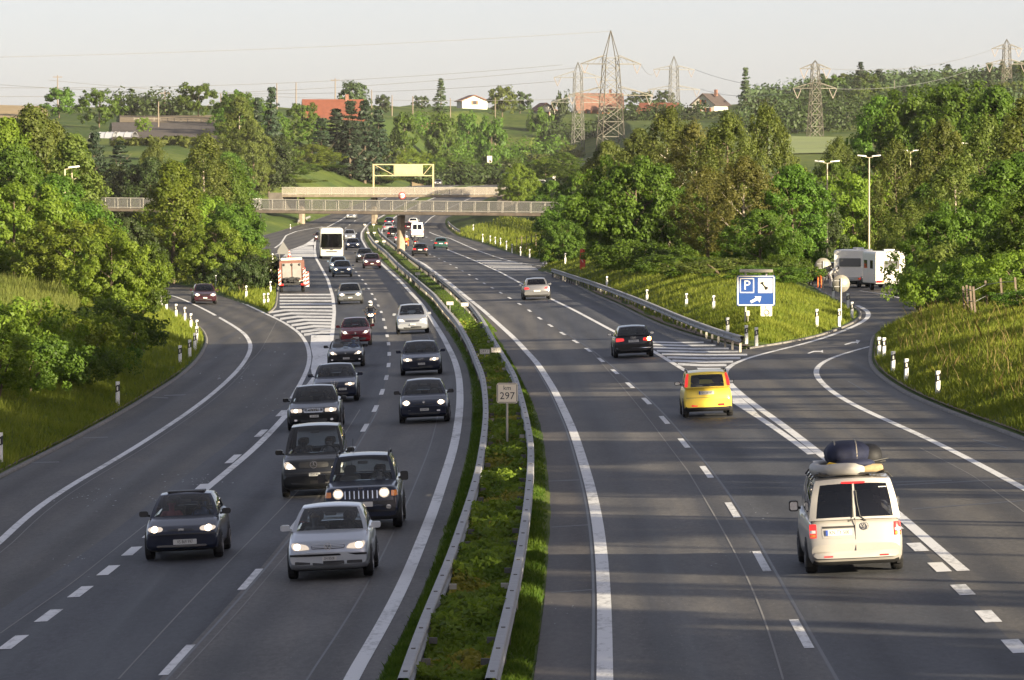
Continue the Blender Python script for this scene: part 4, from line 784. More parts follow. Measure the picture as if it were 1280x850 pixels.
def car(sp, name, label, cat='car', group=None):
    g = dict(L=4.3, W=1.74, H=1.44, fo=0.85, wb=2.55, zb=0.20, zh0=0.74, zh1=0.94, belt=0.93, yA=1.30, yB=2.05, yC=3.55, yD=4.12, zd1=0.98, zd0=0.94, wr=0.60, wA=0.80, wD=0.76, bow=0.13, rbow=0.10, R=0.305, paint='black', glass=None, seats=True, roof=True, nose=0.10, rail=False, see=False, tail=0.06)
    g.update(sp); L, W, H = g['L'], g['W'], g['H']; hw = W / 2; Y0 = L / 2
    root = thing(name, label, cat, (0, 0, 0), 0, group); pm = PT[g['paint']]
    # --- shell: lower body
    ns, tl = g['nose'], g['tail']
    S = [0, 0.035, 0.035 + ns * 0.6, 0.06 + ns * 1.4, 0.25 + ns, g['yA'] * 0.6, g['yA'], g['yA'] + 0.4, (g['yA'] + g['yD']) / 2, g['yD'] - 0.1, g['yD'], max(g['yD'] + 0.01, L - 0.14 - tl), L - 0.09, L - 0.03, L]
    ZT = [0.56, 0.63, g['zh0'] - 0.07, g['zh0'], g['zh0'] + 0.035, g['zh0'] * 0.35 + g['zh1'] * 0.65, g['zh1'], g['belt'], g['belt'], g['zd1'] - 0.02, g['zd1'], g['zd0'], g['zd0'] - 0.02, g['zd0'] - 0.12, 0.60]
    ZL = [0.33, 0.26, 0.225] + [g['zb']] * 9 + [0.25, 0.28, 0.34]
    WF = [0.91, 0.94, 0.955, 0.965, 0.98, 0.99, 1.0, 1.0, 1.0, 0.985, 0.975, 0.965, 0.96, 0.95, 0.92]
    fine = np.unique(np.concatenate([np.linspace(0, 0.4, 9), np.linspace(0.4, L - 0.35, 26), np.linspace(L - 0.35, L, 8), [0.035]]))
    zt, zl, wf = np.interp(fine, S, ZT), np.interp(fine, S, ZL), np.interp(fine, S, WF)
    sh = MB(); rows = []
    for i, s in enumerate(fine):
        row = []; half = []
        for px_, t_ in PROF:
            x = px_ * hw * wf[i]; z = zl[i] + t_ * (zt[i] - zl[i])
            if t_ >= 0.9: z += 0.022 * (1 - (px_) ** 2)
            fb = max(0, 1 - s / 0.9); rb = max(0, 1 - (L - s) / 0.8)
            y = Y0 - s - g['bow'] * abs(px_) ** 2.4 * fb ** 0.7 + g['rbow'] * abs(px_) ** 2.4 * rb ** 0.7
            half.append((x, y, z))
        row = half + [(-x, y, z) for x, y, z in half[-2:0:-1]]; rows.append(row)
    n = len(rows[0]); vs = [p for r in rows for p in r]; fs, ms = [], []
    k0, k1 = 11, n - 11                                   # the lid over the cabin stays open
    for i in range(len(rows) - 1):
        s = (fine[i] + fine[i + 1]) / 2
        for j in range(n):
            if g['yA'] + 0.08 < s < g['yD'] - 0.06 and k0 <= j < k1: continue
            fs.append((i * n + j, i * n + (j + 1) % n, (i + 1) * n + (j + 1) % n, (i + 1) * n + j))
            zc = min(vs[i * n + j][2], vs[i * n + (j + 1) % n][2]); ms.append(1 if (zc < 0.235 or (g.get('clad') and zc < g['clad'])) else 0)
    o = len(sh.v); sh.v += vs; sh.f += [list(f) for f in fs]; sh.m += ms; sh.sm += [True] * len(fs)
    sh.add(rows[0], [list(range(n))], 0, True); sh.add(rows[-1], [list(range(n))[::-1]], 0, True)
    # --- cabin
    yA, yB, yC, yD = (Y0 - g[k] for k in ('yA', 'yB', 'yC', 'yD')); wA, wr, wD = g['wA'], g['wr'], g['wD']; zA, zD, zR = g['zh1'] - 0.015, g['zd1'] - 0.015, H - 0.035
    V = lambda *a: Vector(a); q = lambda u: 1 - (2 * u - 1) ** 2
    A = lambda u: V((2 * u - 1) * wA, yA + 0.13 * q(u), zA + 0.01 * q(u)); B = lambda u: V((2 * u - 1) * wr, yB + 0.07 * q(u), zR + 0.035 * q(u))
    Cc = lambda u: V((2 * u - 1) * wr, yC - 0.05 * q(u), zR - g.get('rdrop', 0.02) + 0.035 * q(u)); D = lambda u: V((2 * u - 1) * wD, yD - 0.07 * q(u), zD + 0.01 * q(u))
    def pill(a, b, e=0.018):
        return lambda v: a + (b - a) * v + V(math.copysign(e, a.x) * q(v), 0, 0.02 * q(v))
    arch = g.get('arch', 0.03)
    def lin(a, b, dz=0.0): return lambda u: a + (b - a) * u + V(0, 0, dz * q(u))
    glass = {}
    def patch_grid(P_, us, vs_, win, key):
        """faces inside a window rectangle go to the pane, the rest to the shell"""
        nu = len(us); flatv = [tuple(p) for r in P_ for p in r]; F1, wins = [], {}
        for i in range(len(vs_) - 1):
            for j in range(nu - 1):
                um, vm = (us[j] + us[j + 1]) / 2, (vs_[i] + vs_[i + 1]) / 2; f = (i * nu + j, i * nu + j + 1, (i + 1) * nu + j + 1, (i + 1) * nu + j)
                hit = None
                for w_i, (u0, u1, v0, v1) in enumerate(win):
                    if u0 < um < u1 and v0 < vm < v1: hit = w_i
                if hit is None: F1.append(f)
                else: wins.setdefault(hit, []).append(f)
        def put(mb, F_):
            u_ = sorted({i for f in F_ for i in f}); mp = {a: b for b, a in enumerate(u_)}; mb.add([flatv[i] for i in u_], [[mp[i] for i in f] for f in F_], 0, True)
        put(sh, F1)
        for w_i, F2 in wins.items(): put(glass.setdefault((key, w_i), MB()), F2)
    if g['roof']:
        us, vs_ = brk(0.055, 0.945, 8), brk(0.03, 0.94, 6)
        patch_grid(coons(A, B, pill(A(0), B(0)), pill(A(1), B(1)), us, vs_, lambda u, v: V(0, 0.03 * q(u) * q(v), 0.01 * q(v) * q(u))), us, vs_, [(0.055, 0.945, 0.03, 0.94)], 'windscreen')
        us, vs_ = brk(0.1, 0.9, 6), brk(0.1, 0.9, 6)
        patch_grid(coons(B, Cc, lin(B(0), Cc(0), arch), lin(B(1), Cc(1), arch), us, vs_, lambda u, v: V(0, 0, 0.008 * q(u) * q(v))), us, vs_, [], 'roof')
        rw = g.get('rwin', (0.08, 0.92, 0.06, 0.9)); us, vs_ = brk(rw[0], rw[1], 8, g.get('rsplit', ())), brk(rw[2], rw[3], 5)
        rws = [rw] if not g.get('rsplit') else [(rw[0], g['rsplit'][0], rw[2], rw[3]), (g['rsplit'][1], rw[1], rw[2], rw[3])]
        patch_grid(coons(D, Cc, pill(D(0), Cc(0)), pill(D(1), Cc(1)), us, vs_, lambda u, v: V(0, -0.02 * q(u) * q(v), 0.01 * q(u) * q(v))), us, vs_, rws, 'rear_window')
        sw = g.get('swin', [(0.10, 0.47), (0.51, 0.88)]); us = sorted(set([0.0, 1.0] + [a + (b - a) * i / 4 for a, b in sw for i in range(5)])); vs_ = brk(0.07, 0.92, 4)
        for e in (0, 1):
            patch_grid(coons(lin(A(e), D(e)), lin(B(e), Cc(e), arch), pill(A(e), B(e)), pill(D(e), Cc(e)), us, vs_, lambda u, v, e=e: V((2 * e - 1) * 0.03 * q(u) * q(v) * (1 if u not in (0, 1) else 0), 0, 0)), us, vs_, [(a, b, 0.07, 0.92) for a, b in sw], 'side_window%d' % e)
    else:
        us, vs_ = brk(0.05, 0.95, 8), brk(0.04, 0.93, 5); fr = MB()
        patch_grid(coons(A, B, pill(A(0), B(0)), pill(A(1), B(1)), us, vs_), us, vs_, [(0.05, 0.95, 0.04, 0.93)], 'windscreen')
    # wheel arches: dark lips set just proud of the flanks
    R = g['R']
    wy = (Y0 - g['fo'], Y0 - g['fo'] - g['wb'])
    for y in wy:
        for e in (-1, 1):
            pts = [((R + 0.055) * math.cos(a), (R + 0.055) * math.sin(a)) for a in np.linspace(-0.5, math.pi + 0.5, 18)]
            sh.prism(pts, (e * (hw - 0.05), y, R), 0.115, (1, 2, 0), 1)
    body = sh.build('body', [pm, TRIM], root); bvh = BVHTree.FromPolygons(sh.v, sh.f)
    gm = GLASS if (g['see'] and g['glass'] is None) else GLASS_D
    allg = MB()
    for (k, _w), mb in glass.items():
        k = k.rstrip('01')
        mb.build(k, GLASS_D if k != 'windscreen' and g.get('dark_rear') else gm, root); allg.add(mb.v, mb.f)
    bvg = BVHTree.FromPolygons(sh.v + allg.v, sh.f + [[i + len(sh.v) for i in f] for f in allg.f])
    # --- wheels
    tw = g.get('tw', 0.20)
    for y in wy:
        for e in (-1, 1):
            x = e * (hw - tw / 2 + 0.015); t_ = MB().lathe([(R * 0.62, -tw / 2), (R * 0.92, -tw / 2), (R, -tw * 0.32), (R, tw * 0.32), (R * 0.92, tw / 2), (R * 0.62, tw / 2)], (0, 0, 0), 22, 'x')
            w_ = t_.build('wheel', RUBBER, root, (x, y, R)); rm = MB().lathe([(0.0, 0.02), (R * 0.16, 0.025), (R * 0.2, 0.0), (R * 0.5, -0.01), (R * 0.63, 0.03), (R * 0.63, -0.05)], (e * (tw / 2 - 0.035), 0, 0), 22, 'x')
            for a in range(5): rm.bar((e * (tw / 2 - 0.03), 0, 0), (e * (tw / 2 - 0.02), math.cos(a * 1.2566) * R * 0.6, math.sin(a * 1.2566) * R * 0.6), 0.05, 0.02)
            rm.build('rim', g.get('rim', RIM), w_)
    # --- interior
    if g['seats']:
        it = MB(); tw_ = hw * 0.90; s0, s1 = yA + 0.15, yD + 0.10; zf, zt_ = 0.34, g['belt'] - 0.035
        it.add([(-tw_, s0, zf), (tw_, s0, zf), (tw_, s1, zf), (-tw_, s1, zf), (-tw_, s0, zt_), (tw_, s0, zt_), (tw_, s1, zt_), (-tw_, s1, zt_)], [(0, 1, 2, 3), (0, 4, 5, 1), (1, 5, 6, 2), (2, 6, 7, 3), (3, 7, 4, 0)], 0)
        it.box((0, yA - 0.08, zt_ - 0.05), (tw_ * 2, 0.5, 0.16), 0); yS = yA - 1.22
        for x, y in ((-0.36, yS), (0.36, yS), (-0.36, yS - 0.85), (0.36, yS - 0.85)):
            if not g['roof'] and y < yS: continue
            if y < yD + 0.2: continue
            zs = 0.42 + max(0, H - 1.45) * 0.55
            it.rbox((x, y + 0.22, zs), (0.48, 0.50, 0.16), 0.05, 1); it.rbox((x, y - 0.08, zs + 0.30), (0.47, 0.14, 0.62), 0.06, 1); it.rbox((x, y - 0.10, zs + 0.74), (0.26, 0.10, 0.18), 0.05, 1)
        it.lathe([(0.185, -0.012), (0.20, 0), (0.185, 0.012), (0.17, 0), (0.185, -0.012)], (-0.36, yA - 0.52, zt_ + 0.06), 16, 'y')
        it.build('interior', [DARKIN, GREYIN], root)
        mr = MB().rbox((0, yB + 0.12, H - 0.17), (0.24, 0.03, 0.07), 0.025); mr.build('rear_view_mirror', GREYIN, root)
        root['seat_y'] = yS; root['seat_z'] = 0.42 + max(0, H - 1.45) * 0.55
    # --- mirrors
    for e in (-1, 1):
        mm = MB(); c = (e * (hw + 0.085), yA - 0.30, g['belt'] + 0.085); mm.rbox(c, (0.20, 0.10, 0.13) if not g.get('bigmir') else (0.19, 0.12, 0.22), 0.045); mm.bar((e * (hw - 0.06), c[1], c[2] - 0.05), (e * (hw + 0.03), c[1], c[2] - 0.03), 0.05)
        mb_ = mm.build('wing_mirror', PT[g['paint']] if not g.get('black_mirrors') else TRIM, root)
        MB().rbox((c[0], c[1] - (0.053 if not g.get('bigmir') else 0.063), c[2]), (0.16, 0.004, 0.095) if not g.get('bigmir') else (0.15, 0.004, 0.17), 0.035).build('mirror_glass', CHROME, mb_)
    # --- things fixed on the faces, wrapped onto the shell
    def face(quad, front=True, rnd=0.0, nu=13, nv=5, off=0.010, thick=0.012, mb=None, mi=0, tree=None):
        sg = 1 if front else -1; mb = mb or MB(); P_ = []; tr = tree or bvg; last = None
        for j in range(nv):
            r = []
            for i in range(nu):
                a, b = 2 * i / (nu - 1) - 1, 2 * j / (nv - 1) - 1
                ea, eb = a * math.sqrt(1 - b * b / 2), b * math.sqrt(1 - a * a / 2); a, b = a + (ea - a) * rnd, b + (eb - b) * rnd
                u, v = (a + 1) / 2, (b + 1) / 2
                x = (1 - v) * ((1 - u) * quad[0][0] + u * quad[1][0]) + v * ((1 - u) * quad[3][0] + u * quad[2][0]); z = (1 - v) * ((1 - u) * quad[0][1] + u * quad[1][1]) + v * ((1 - u) * quad[3][1] + u * quad[2][1])
                h = tr.ray_cast(Vector((x, sg * (Y0 + 1), z)), Vector((0, -sg, 0)))
                y = h[0].y if h[0] is not None else (last if last is not None else sg * (Y0 - 0.15))
                if last is not None and abs(y - last) > 0.22: y = last
                last = y
                r.append((x, y + sg * off, z))
            P_.append(r)
        mb.grid(P_, mi, True)
        ring = P_[0] + [r[-1] for r in P_[1:]] + P_[-1][-2::-1] + [r[0] for r in P_[-2:0:-1]]
        m_ = len(ring); mb.add(ring + [(x, y - sg * thick, z) for x, y, z in ring], [(i, (i + 1) % m_, m_ + (i + 1) % m_, m_ + i) for i in range(m_)], mi)
        return mb
    def rect(x0, x1, z0, z1): return [(x0, z0), (x1, z0), (x1, z1), (x0, z1)]
    for ft in g['feat']:
        kind = ft[0]; front = ft[1] == 'f'
        if kind == 'head':                       # mirrored lamp: outline, rounding, lit spot
            _, _, qd, rnd, spot, lit = ft
            for e in (-1, 1):
                if g.get('one_lamp') == e: lit_ = None
                else: lit_ = lit
                mb = face([(e * x, z) for x, z in qd], front, rnd); 
                if lit_:
                    x, z, r_ = spot; r_ *= 0.78; face(rect(e * x - r_, e * x + r_, z - r_ * 0.85, z + r_ * 0.85), front, 1.0, 7, 7, 0.012, 0.01, mb, 1)
                mb.build('headlight', [LENS_ON if lit_ else LENS, lit_ or LENS], root)
        elif kind == 'pair':
            for e in (-1, 1): face([(e * x, z) for x, z in ft[2]], front, ft[3], off=ft[6] if len(ft) > 6 else 0.012).build(ft[4], ft[5], root)
        elif kind == 'one':
            face(ft[2], front, ft[3], 17, 5, off=ft[6] if len(ft) > 6 else 0.012).build(ft[4], ft[5], root)
        elif kind == 'bars':                     # several strips as one part
            mb = MB()
            for qd in ft[2]: face(qd, front, ft[3], 13, 3, 0.018, 0.02, mb)
            mb.build(ft[4], ft[5], root)
        elif kind == 'plate':
            _, _, (x, z), (w, h), txt, eu = ft; sg = 1 if front else -1
            hh = [bvg.ray_cast(Vector((x + dx, sg * (Y0 + 1), z + dz)), Vector((0, -sg, 0)))[0] for dx in (-w / 2, 0, w / 2) for dz in (-h / 2, h / 2)]; y = max(sg * p.y for p in hh if p is not None) * sg
            pl = MB().rbox((0, 0, 0), (w, 0.016, h), 0.012).build('number_plate', PLATE, root, (x, y + sg * 0.012, z))
            if eu: MB().box((-sg * -1 * 0 + (-1 if not front else 1) * (w / 2 - 0.025), sg * 0.0095, 0), (0.045, 0.003, h * 0.95)).build('plate_band', PLATE_B, pl)
            if txt: text_mesh('plate_lettering', txt, h * 0.95, PLATE_T, pl, (0.012 if eu else 0, sg * 0.0105, 0), FRONT_ROT if front else REAR_ROT, min(1.0, w * 0.86 / (len(txt) * h * 0.56)))
        elif kind == 'badge':
            _, _, (x, z), r, style = ft; sg = 1 if front else -1; h_ = bvg.ray_cast(Vector((x, sg * (Y0 + 1), z)), Vector((0, -sg, 0)))[0]; y = (h_.y if h_ else sg * Y0) + sg * 0.038; mb = MB()
            def ring(cx, rr, w_): mb.lathe([(rr, -0.006), (rr, 0.006), (rr - w_, 0.006), (rr - w_, -0.006), (rr, -0.006)], (cx, 0, 0), 20, 'y', 0, False)
            def stroke(pts):
                for a, b in zip(pts, pts[1:]): mb.bar((a[0] * r, 0.002 * sg, a[1] * r), (b[0] * r, 0.002 * sg, b[1] * r), r * 0.17, 0.008)
            if style == 'vw': ring(0, r, r * 0.14); stroke([(-0.42, 0.8), (0, 0.08), (0.42, 0.8)]); stroke([(-0.82, 0.4), (-0.42, -0.75), (0, 0.02), (0.42, -0.75), (0.82, 0.4)])
            elif style == 'star': ring(0, r, r * 0.12); [stroke([(0, 0), (math.sin(a) * 0.95, math.cos(a) * 0.95)]) for a in (0, 2.094, 4.189)]
            elif style == 'rings': [ring(i * r * 1.45, r, r * 0.2) for i in (-1.5, -0.5, 0.5, 1.5)]
            elif style == 'oval': mb.prism([(1.0 * r * math.cos(a), 0.45 * r * math.sin(a)) for a in np.linspace(0, 6.283, 20)[:-1]], (0, 0, 0), 0.012)
            elif style == 'disc': mb.lathe([(0, -0.006), (r, -0.006), (r, 0.006), (0, 0.006)], (0, 0, 0), 16, 'y', 0, False)
            elif style == 'shield': 
                for a, b in (((-1, 1), (1, 1)), ((1, 1), (0, -1.1)), ((0, -1.1), (-1, 1)), ((0, -1.1), (0, 1)), ((-0.5, 0.5), (0.5, 0.5))): mb.bar((a[0] * r, 0, a[1] * r), (b[0] * r, 0, b[1] * r), r * 0.16, 0.014)
            mb.build('emblem', CHROME, root, (x, y, z))
        elif kind == 'text':
            _, _, (x, z), size, txt = ft; sg = 1 if front else -1; h_ = bvg.ray_cast(Vector((x, sg * (Y0 + 1), z)), Vector((0, -sg, 0)))[0]
            text_mesh('lettering', txt, size, CHROME, root, (x, (h_.y if h_ else sg * Y0) + sg * 0.012, z), FRONT_ROT if front else REAR_ROT)
        elif kind == 'wiper':
            _, _, pts = ft; mb = MB(); sg = 1 if front else -1; pp = []
            for x, z in pts:
                h_ = bvg.ray_cast(Vector((x, sg * (Y0 + 1), z)), Vector((0, -sg, 0)))[0]; pp.append((x, (h_.y if h_ else sg * Y0) + sg * 0.03, z))
            mb.tube(pp, 0.014, 5); mb.build('wiper', TRIM, root)
    if g['rail']:
        for e in (-1, 1):
            x = e * (wr - 0.02); mb = MB().tube([(x, yB - 0.15, H - 0.03), (x, yB - 0.25, H + 0.04), (x, yC + 0.25, H + 0.035), (x, yC + 0.1, H - 0.03)], 0.022, 6); mb.build('roof_rail', TRIM, root)
    if g.get('sunroof'):
        pts = [(-0.40, yB - 0.72), (0.40, yB - 0.72), (0.40, yB - 0.12), (-0.40, yB - 0.12)]
        MB().box((0, yB - 0.40, H + 0.022), (0.84, 0.55, 0.03)).build('sunroof', GLASS_D if False else TRIM, root)
    if g.get('aerial'): MB().tube([(0.3 if g['aerial'] > 0 else 0, yC + 0.2, H - 0.02), (0.3, yC - 0.15, H + 0.30)], 0.006, 4).build('aerial', TRIM, root)
    root['half_wb'] = g['wb'] / 2; root['axle_f'] = Y0 - g['fo']; root['axle_r'] = Y0 - g['fo'] - g['wb']; root['tip_f'] = Y0; root['tall'] = H
    return root
def R_(x0, x1, z0, z1): return [(x0, z0), (x1, z0), (x1, z1), (x0, z1)]
def set_on_road(root, X, Y, fwd):
    """stand a vehicle on the banked road at X, Y looking along fwd"""
    e = 0.5; nx = -(float(zr(X + e, Y)) - float(zr(X - e, Y))) / (2 * e); ny = -(float(zr(X, Y + e)) - float(zr(X, Y - e))) / (2 * e)
    n_ = Vector((nx, ny, 1)).normalized(); f = Vector((fwd[0], fwd[1], 0)); f = (f - n_ * f.dot(n_)).normalized(); r = f.cross(n_)
    M = Matrix((r, f, n_)).transposed(); root.rotation_euler = M.to_euler(); root.location = (X, Y, float(zr(X, Y)) + 0.006)
def tangent(line, Y): s = float(line(Y + 3) - line(Y - 3)) / 6; v = Vector((s, 1, 0)).normalized(); return v
def place(root, x, y, line, oncoming, yaw=0.0):
    """(x, y): photo pixel midway between the nearest pair of tyres where they touch the road"""
    p = P(x, y); t_ = tangent(line, p[1]); f = -t_ if oncoming else t_; f = Vector((f.x, f.y, 0)); f.rotate(Matrix.Rotation(yaw, 3, 'Z'))
    back = root['axle_f'] if oncoming else -root['axle_r']
    c = Vector((p[0], p[1], 0)) - f * back if oncoming else Vector((p[0], p[1], 0)) + f * back
    set_on_road(root, c.x, c.y, f); return root
HL = lambda x0, z0, x1, z1, dz=0.0: [(x0, z0), (x1, z0 + dz), (x1, z1 + dz), (x0, z1)]
LOWER = ('one', 'f', R_(-0.50, 0.50, 0.29, 0.38), 0.25, 'lower_grille', TRIM)
REAR_STD = [('pair', 'r', R_(0.48, 0.80, 0.66, 0.82), 0.2, 'tail_light', REDL), ('one', 'r', R_(-0.74, 0.74, 0.36, 0.42), 0.1, 'bumper_strip', TRIM), ('plate', 'r', (0, 0.72), (0.50, 0.11), '', False)]
SPEC = {}
SPEC['escort'] = dict(L=4.14, W=1.69, H=1.40, paint='navy', see=True, zh0=0.74, zh1=0.92, belt=0.90, yA=1.18, yB=1.92, yC=3.25, yD=3.98, zd1=0.98, zd0=0.95, wA=0.76, wr=0.57, wD=0.70, R=0.29, wb=2.52, fo=0.80, sunroof=True, nose=0.14, rim=STEEL_RIM, black_mirrors=True, feat=[
    ('head', 'f', [(0.40, 0.645), (0.74, 0.640), (0.775, 0.745), (0.42, 0.760)], 0.8, (0.60, 0.70, 0.10), LAMP), ('one', 'f', R_(-0.30, 0.30, 0.655, 0.705), 0.8, 'grille', TRIM), ('badge', 'f', (0, 0.685), 0.07, 'oval'), ('one', 'f', R_(-0.76, 0.76, 0.575, 0.60), 0.0, 'bumper_strip', TRIM, 0.022),
    ('one', 'f', R_(-0.56, 0.56, 0.30, 0.35), 0.2, 'lower_grille', GREYIN), ('plate', 'f', (-0.08, 0.415), (0.52, 0.115), 'VS 869 997', False)] + REAR_STD)
SPEC['golf'] = dict(L=4.15, W=1.735, H=1.44, paint='silver', see=True, zh0=0.79, zh1=0.97, belt=0.94, yA=1.22, yB=1.98, yC=3.45, yD=4.02, zd1=1.0, zd0=0.98, wA=0.79, wr=0.60, wD=0.74, R=0.31, wb=2.51, fo=0.87, feat=[
    ('head', 'f', [(0.36, 0.645), (0.73, 0.625), (0.79, 0.79), (0.44, 0.745)], 0.45, (0.64, 0.705, 0.095), LAMP), ('one', 'f', R_(-0.35, 0.35, 0.655, 0.745), 0.15, 'grille', TRIM), ('bars', 'f', [R_(-0.34, 0.34, z, z + 0.014) for z in (0.672, 0.70, 0.727)], 0.0, 'grille_slats', CHROME), ('badge', 'f', (0, 0.70), 0.078, 'vw'),
    ('one', 'f', R_(-0.80, 0.80, 0.505, 0.548), 0.0, 'bumper_strip', TRIM, 0.022), ('one', 'f', R_(-0.33, 0.33, 0.315, 0.40), 0.1, 'lower_grille', TRIM), ('pair', 'f', R_(0.38, 0.70, 0.335, 0.40), 0.15, 'side_intake', TRIM), ('plate', 'f', (-0.02, 0.45), (0.30, 0.085), 'SH 8508', False)] + REAR_STD)
SPEC['jeep'] = dict(L=4.40, W=1.81, H=1.70, paint='navy', see=True, zh0=1.00, zh1=1.12, belt=1.10, yA=1.36, yB=1.98, yC=3.95, yD=4.33, zd1=1.15, zd0=1.12, wA=0.80, wr=0.64, wD=0.78, R=0.355, wb=2.63, fo=0.88, nose=0.05, rail=True, clad=0.42, zb=0.26, bow=0.12, tw=0.22, black_mirrors=True, bigmir=True, aerial=1, feat=[
    ('head', 'f', R_(0.42, 0.67, 0.765, 1.0), 1.0, (0.545, 0.885, 0.115), LAMP), ('pair', 'f', R_(0.71, 0.86, 0.80, 0.93), 0.2, 'indicator', AMBER), ('one', 'f', R_(-0.38, 0.38, 0.745, 0.955), 0.12, 'grille_panel', PT['navy']),
    ('bars', 'f', [R_(x - 0.033, x + 0.033, 0.76, 0.945) for x in np.linspace(-0.325, 0.325, 7)], 0.25, 'grille_slots', TRIM), ('bars', 'f', [R_(x - 0.012, x + 0.012, 0.76, 0.945) for x in np.linspace(-0.379, 0.379, 8)], 0.0, 'grille_chrome', CHROME), ('text', 'f', (0, 1.0), 0.07, 'Jeep'), ('one', 'f', R_(-0.80, 0.80, 0.44, 0.70), 0.08, 'bumper', TRIM), ('plate', 'f', (-0.02, 0.625), (0.50, 0.115), '', False), ('pair', 'f', R_(0.58, 0.70, 0.49, 0.60), 1.0, 'fog_light', LENS, 0.02)] + REAR_STD)
SPEC['vaneo'] = dict(L=4.19, W=1.74, H=1.83, paint='black', see=True, zh0=0.98, zh1=1.13, belt=1.08, yA=0.95, yB=1.75, yC=3.95, yD=4.14, zd1=1.12, zd0=1.10, wA=0.78, wr=0.62, wD=0.76, R=0.31, wb=2.90, fo=0.72, nose=0.12, rim=STEEL_RIM, feat=[
    ('head', 'f', [(0.44, 0.755), (0.76, 0.755), (0.80, 0.93), (0.66, 0.955)], 0.35, (0.64, 0.83, 0.09), LAMP_W), ('one', 'f', R_(-0.40, 0.40, 0.78, 0.93), 0.3, 'grille', TRIM), ('badge', 'f', (0, 0.86), 0.095, 'star'), ('one', 'f', R_(-0.80, 0.80, 0.62, 0.665), 0.0, 'bumper_strip', TRIM, 0.022), ('one', 'f', R_(-0.62, 0.62, 0.36, 0.44), 0.2, 'lower_grille', TRIM), ('plate', 'f', (-0.02, 0.605), (0.30, 0.085), 'ZH 44', False)] + REAR_STD)
SPEC['saloon'] = dict(L=4.80, W=1.81, H=1.45, paint='black', see=True, zh0=0.74, zh1=0.94, belt=0.92, yA=1.45, yB=2.25, yC=3.50, yD=4.15, zd1=1.0, zd0=0.98, wA=0.81, wr=0.61, wD=0.74, R=0.32, wb=2.76, fo=0.93, feat=[
    ('head', 'f', [(0.38, 0.625), (0.76, 0.625), (0.80, 0.745), (0.39, 0.745)], 0.2, (0.60, 0.685, 0.085), LAMP), ('one', 'f', R_(-0.34, 0.34, 0.615, 0.75), 0.2, 'grille_frame', CHROME), ('one', 'f', R_(-0.315, 0.315, 0.635, 0.735), 0.15, 'grille', TRIM, 0.012), ('badge', 'f', (0, 0.685), 0.052, 'rings'), ('one', 'f', R_(-0.80, 0.80, 0.535, 0.553), 0.0, 'bumper_strip', TRIM, 0.022),
    ('plate', 'f', (-0.02, 0.49), (0.30, 0.085), 'ZG 2185', False), ('one', 'f', R_(-0.45, 0.45, 0.30, 0.40), 0.2, 'lower_grille', TRIM), ('pair', 'f', R_(0.56, 0.66, 0.33, 0.40), 0.8, 'fog_light', WLENS)] + REAR_STD)
SPEC['alfa'] = dict(SPEC['saloon'], L=4.43, W=1.745, H=1.41, paint='navy', one_lamp=1, wb=2.595, feat=[
    ('head', 'f', [(0.38, 0.645), (0.74, 0.635), (0.78, 0.735), (0.40, 0.725)], 0.5, (0.58, 0.685, 0.08), LAMP), ('badge', 'f', (0, 0.66), 0.15, 'shield'), ('one', 'f', [(-0.02, 0.50), (0.02, 0.50), (0.13, 0.74), (-0.13, 0.74)], 0.1, 'grille', TRIM), ('plate', 'f', (-0.30, 0.50), (0.30, 0.085), 'BE 5127', False), LOWER] + REAR_STD)
SPEC['roadster'] = dict(L=3.95, W=1.68, H=1.22, paint='black', roof=False, zh0=0.68, zh1=0.86, belt=0.84, yA=1.42, yB=1.95, yC=2.6, yD=2.95, zd1=0.86, zd0=0.84, wA=0.76, wr=0.62, wD=0.70, R=0.30, wb=2.27, fo=0.78, nose=0.16, see=True, feat=[
    ('head', 'f', [(0.36, 0.58), (0.70, 0.60), (0.76, 0.72), (0.46, 0.675)], 0.5, (0.60, 0.655, 0.085), LAMP), ('badge', 'f', (0, 0.64), 0.04, 'oval'), ('plate', 'f', (-0.02, 0.41), (0.30, 0.085), 'AG 9034', False), ('one', 'f', R_(-0.42, 0.42, 0.27, 0.35), 0.5, 'lower_grille', TRIM), ('pair', 'f', R_(0.58, 0.68, 0.32, 0.38), 0.8, 'fog_light', WLENS)])
SPEC['hatch'] = dict(L=3.84, W=1.65, H=1.43, paint='red', zh0=0.76, zh1=0.96, belt=0.93, yA=1.12, yB=1.90, yC=3.20, yD=3.74, zd1=1.0, zd0=0.97, wA=0.75, wr=0.56, wD=0.70, R=0.29, wb=2.44, fo=0.78, see=True, nose=0.13, feat=[
    ('head', 'f', [(0.34, 0.64), (0.64, 0.655), (0.77, 0.83), (0.52, 0.755)], 0.45, (0.54, 0.71, 0.09), LAMP), ('one', 'f', [(-0.30, 0.555), (0.30, 0.555), (0.24, 0.62), (-0.24, 0.62)], 0.3, 'grille', TRIM), ('badge', 'f', (0, 0.67), 0.045, 'disc'), ('one', 'f', R_(-0.55, 0.55, 0.30, 0.43), 0.3, 'lower_grille', TRIM), ('plate', 'f', (-0.02, 0.42), (0.30, 0.085), 'LU 3310', False)] + REAR_STD)
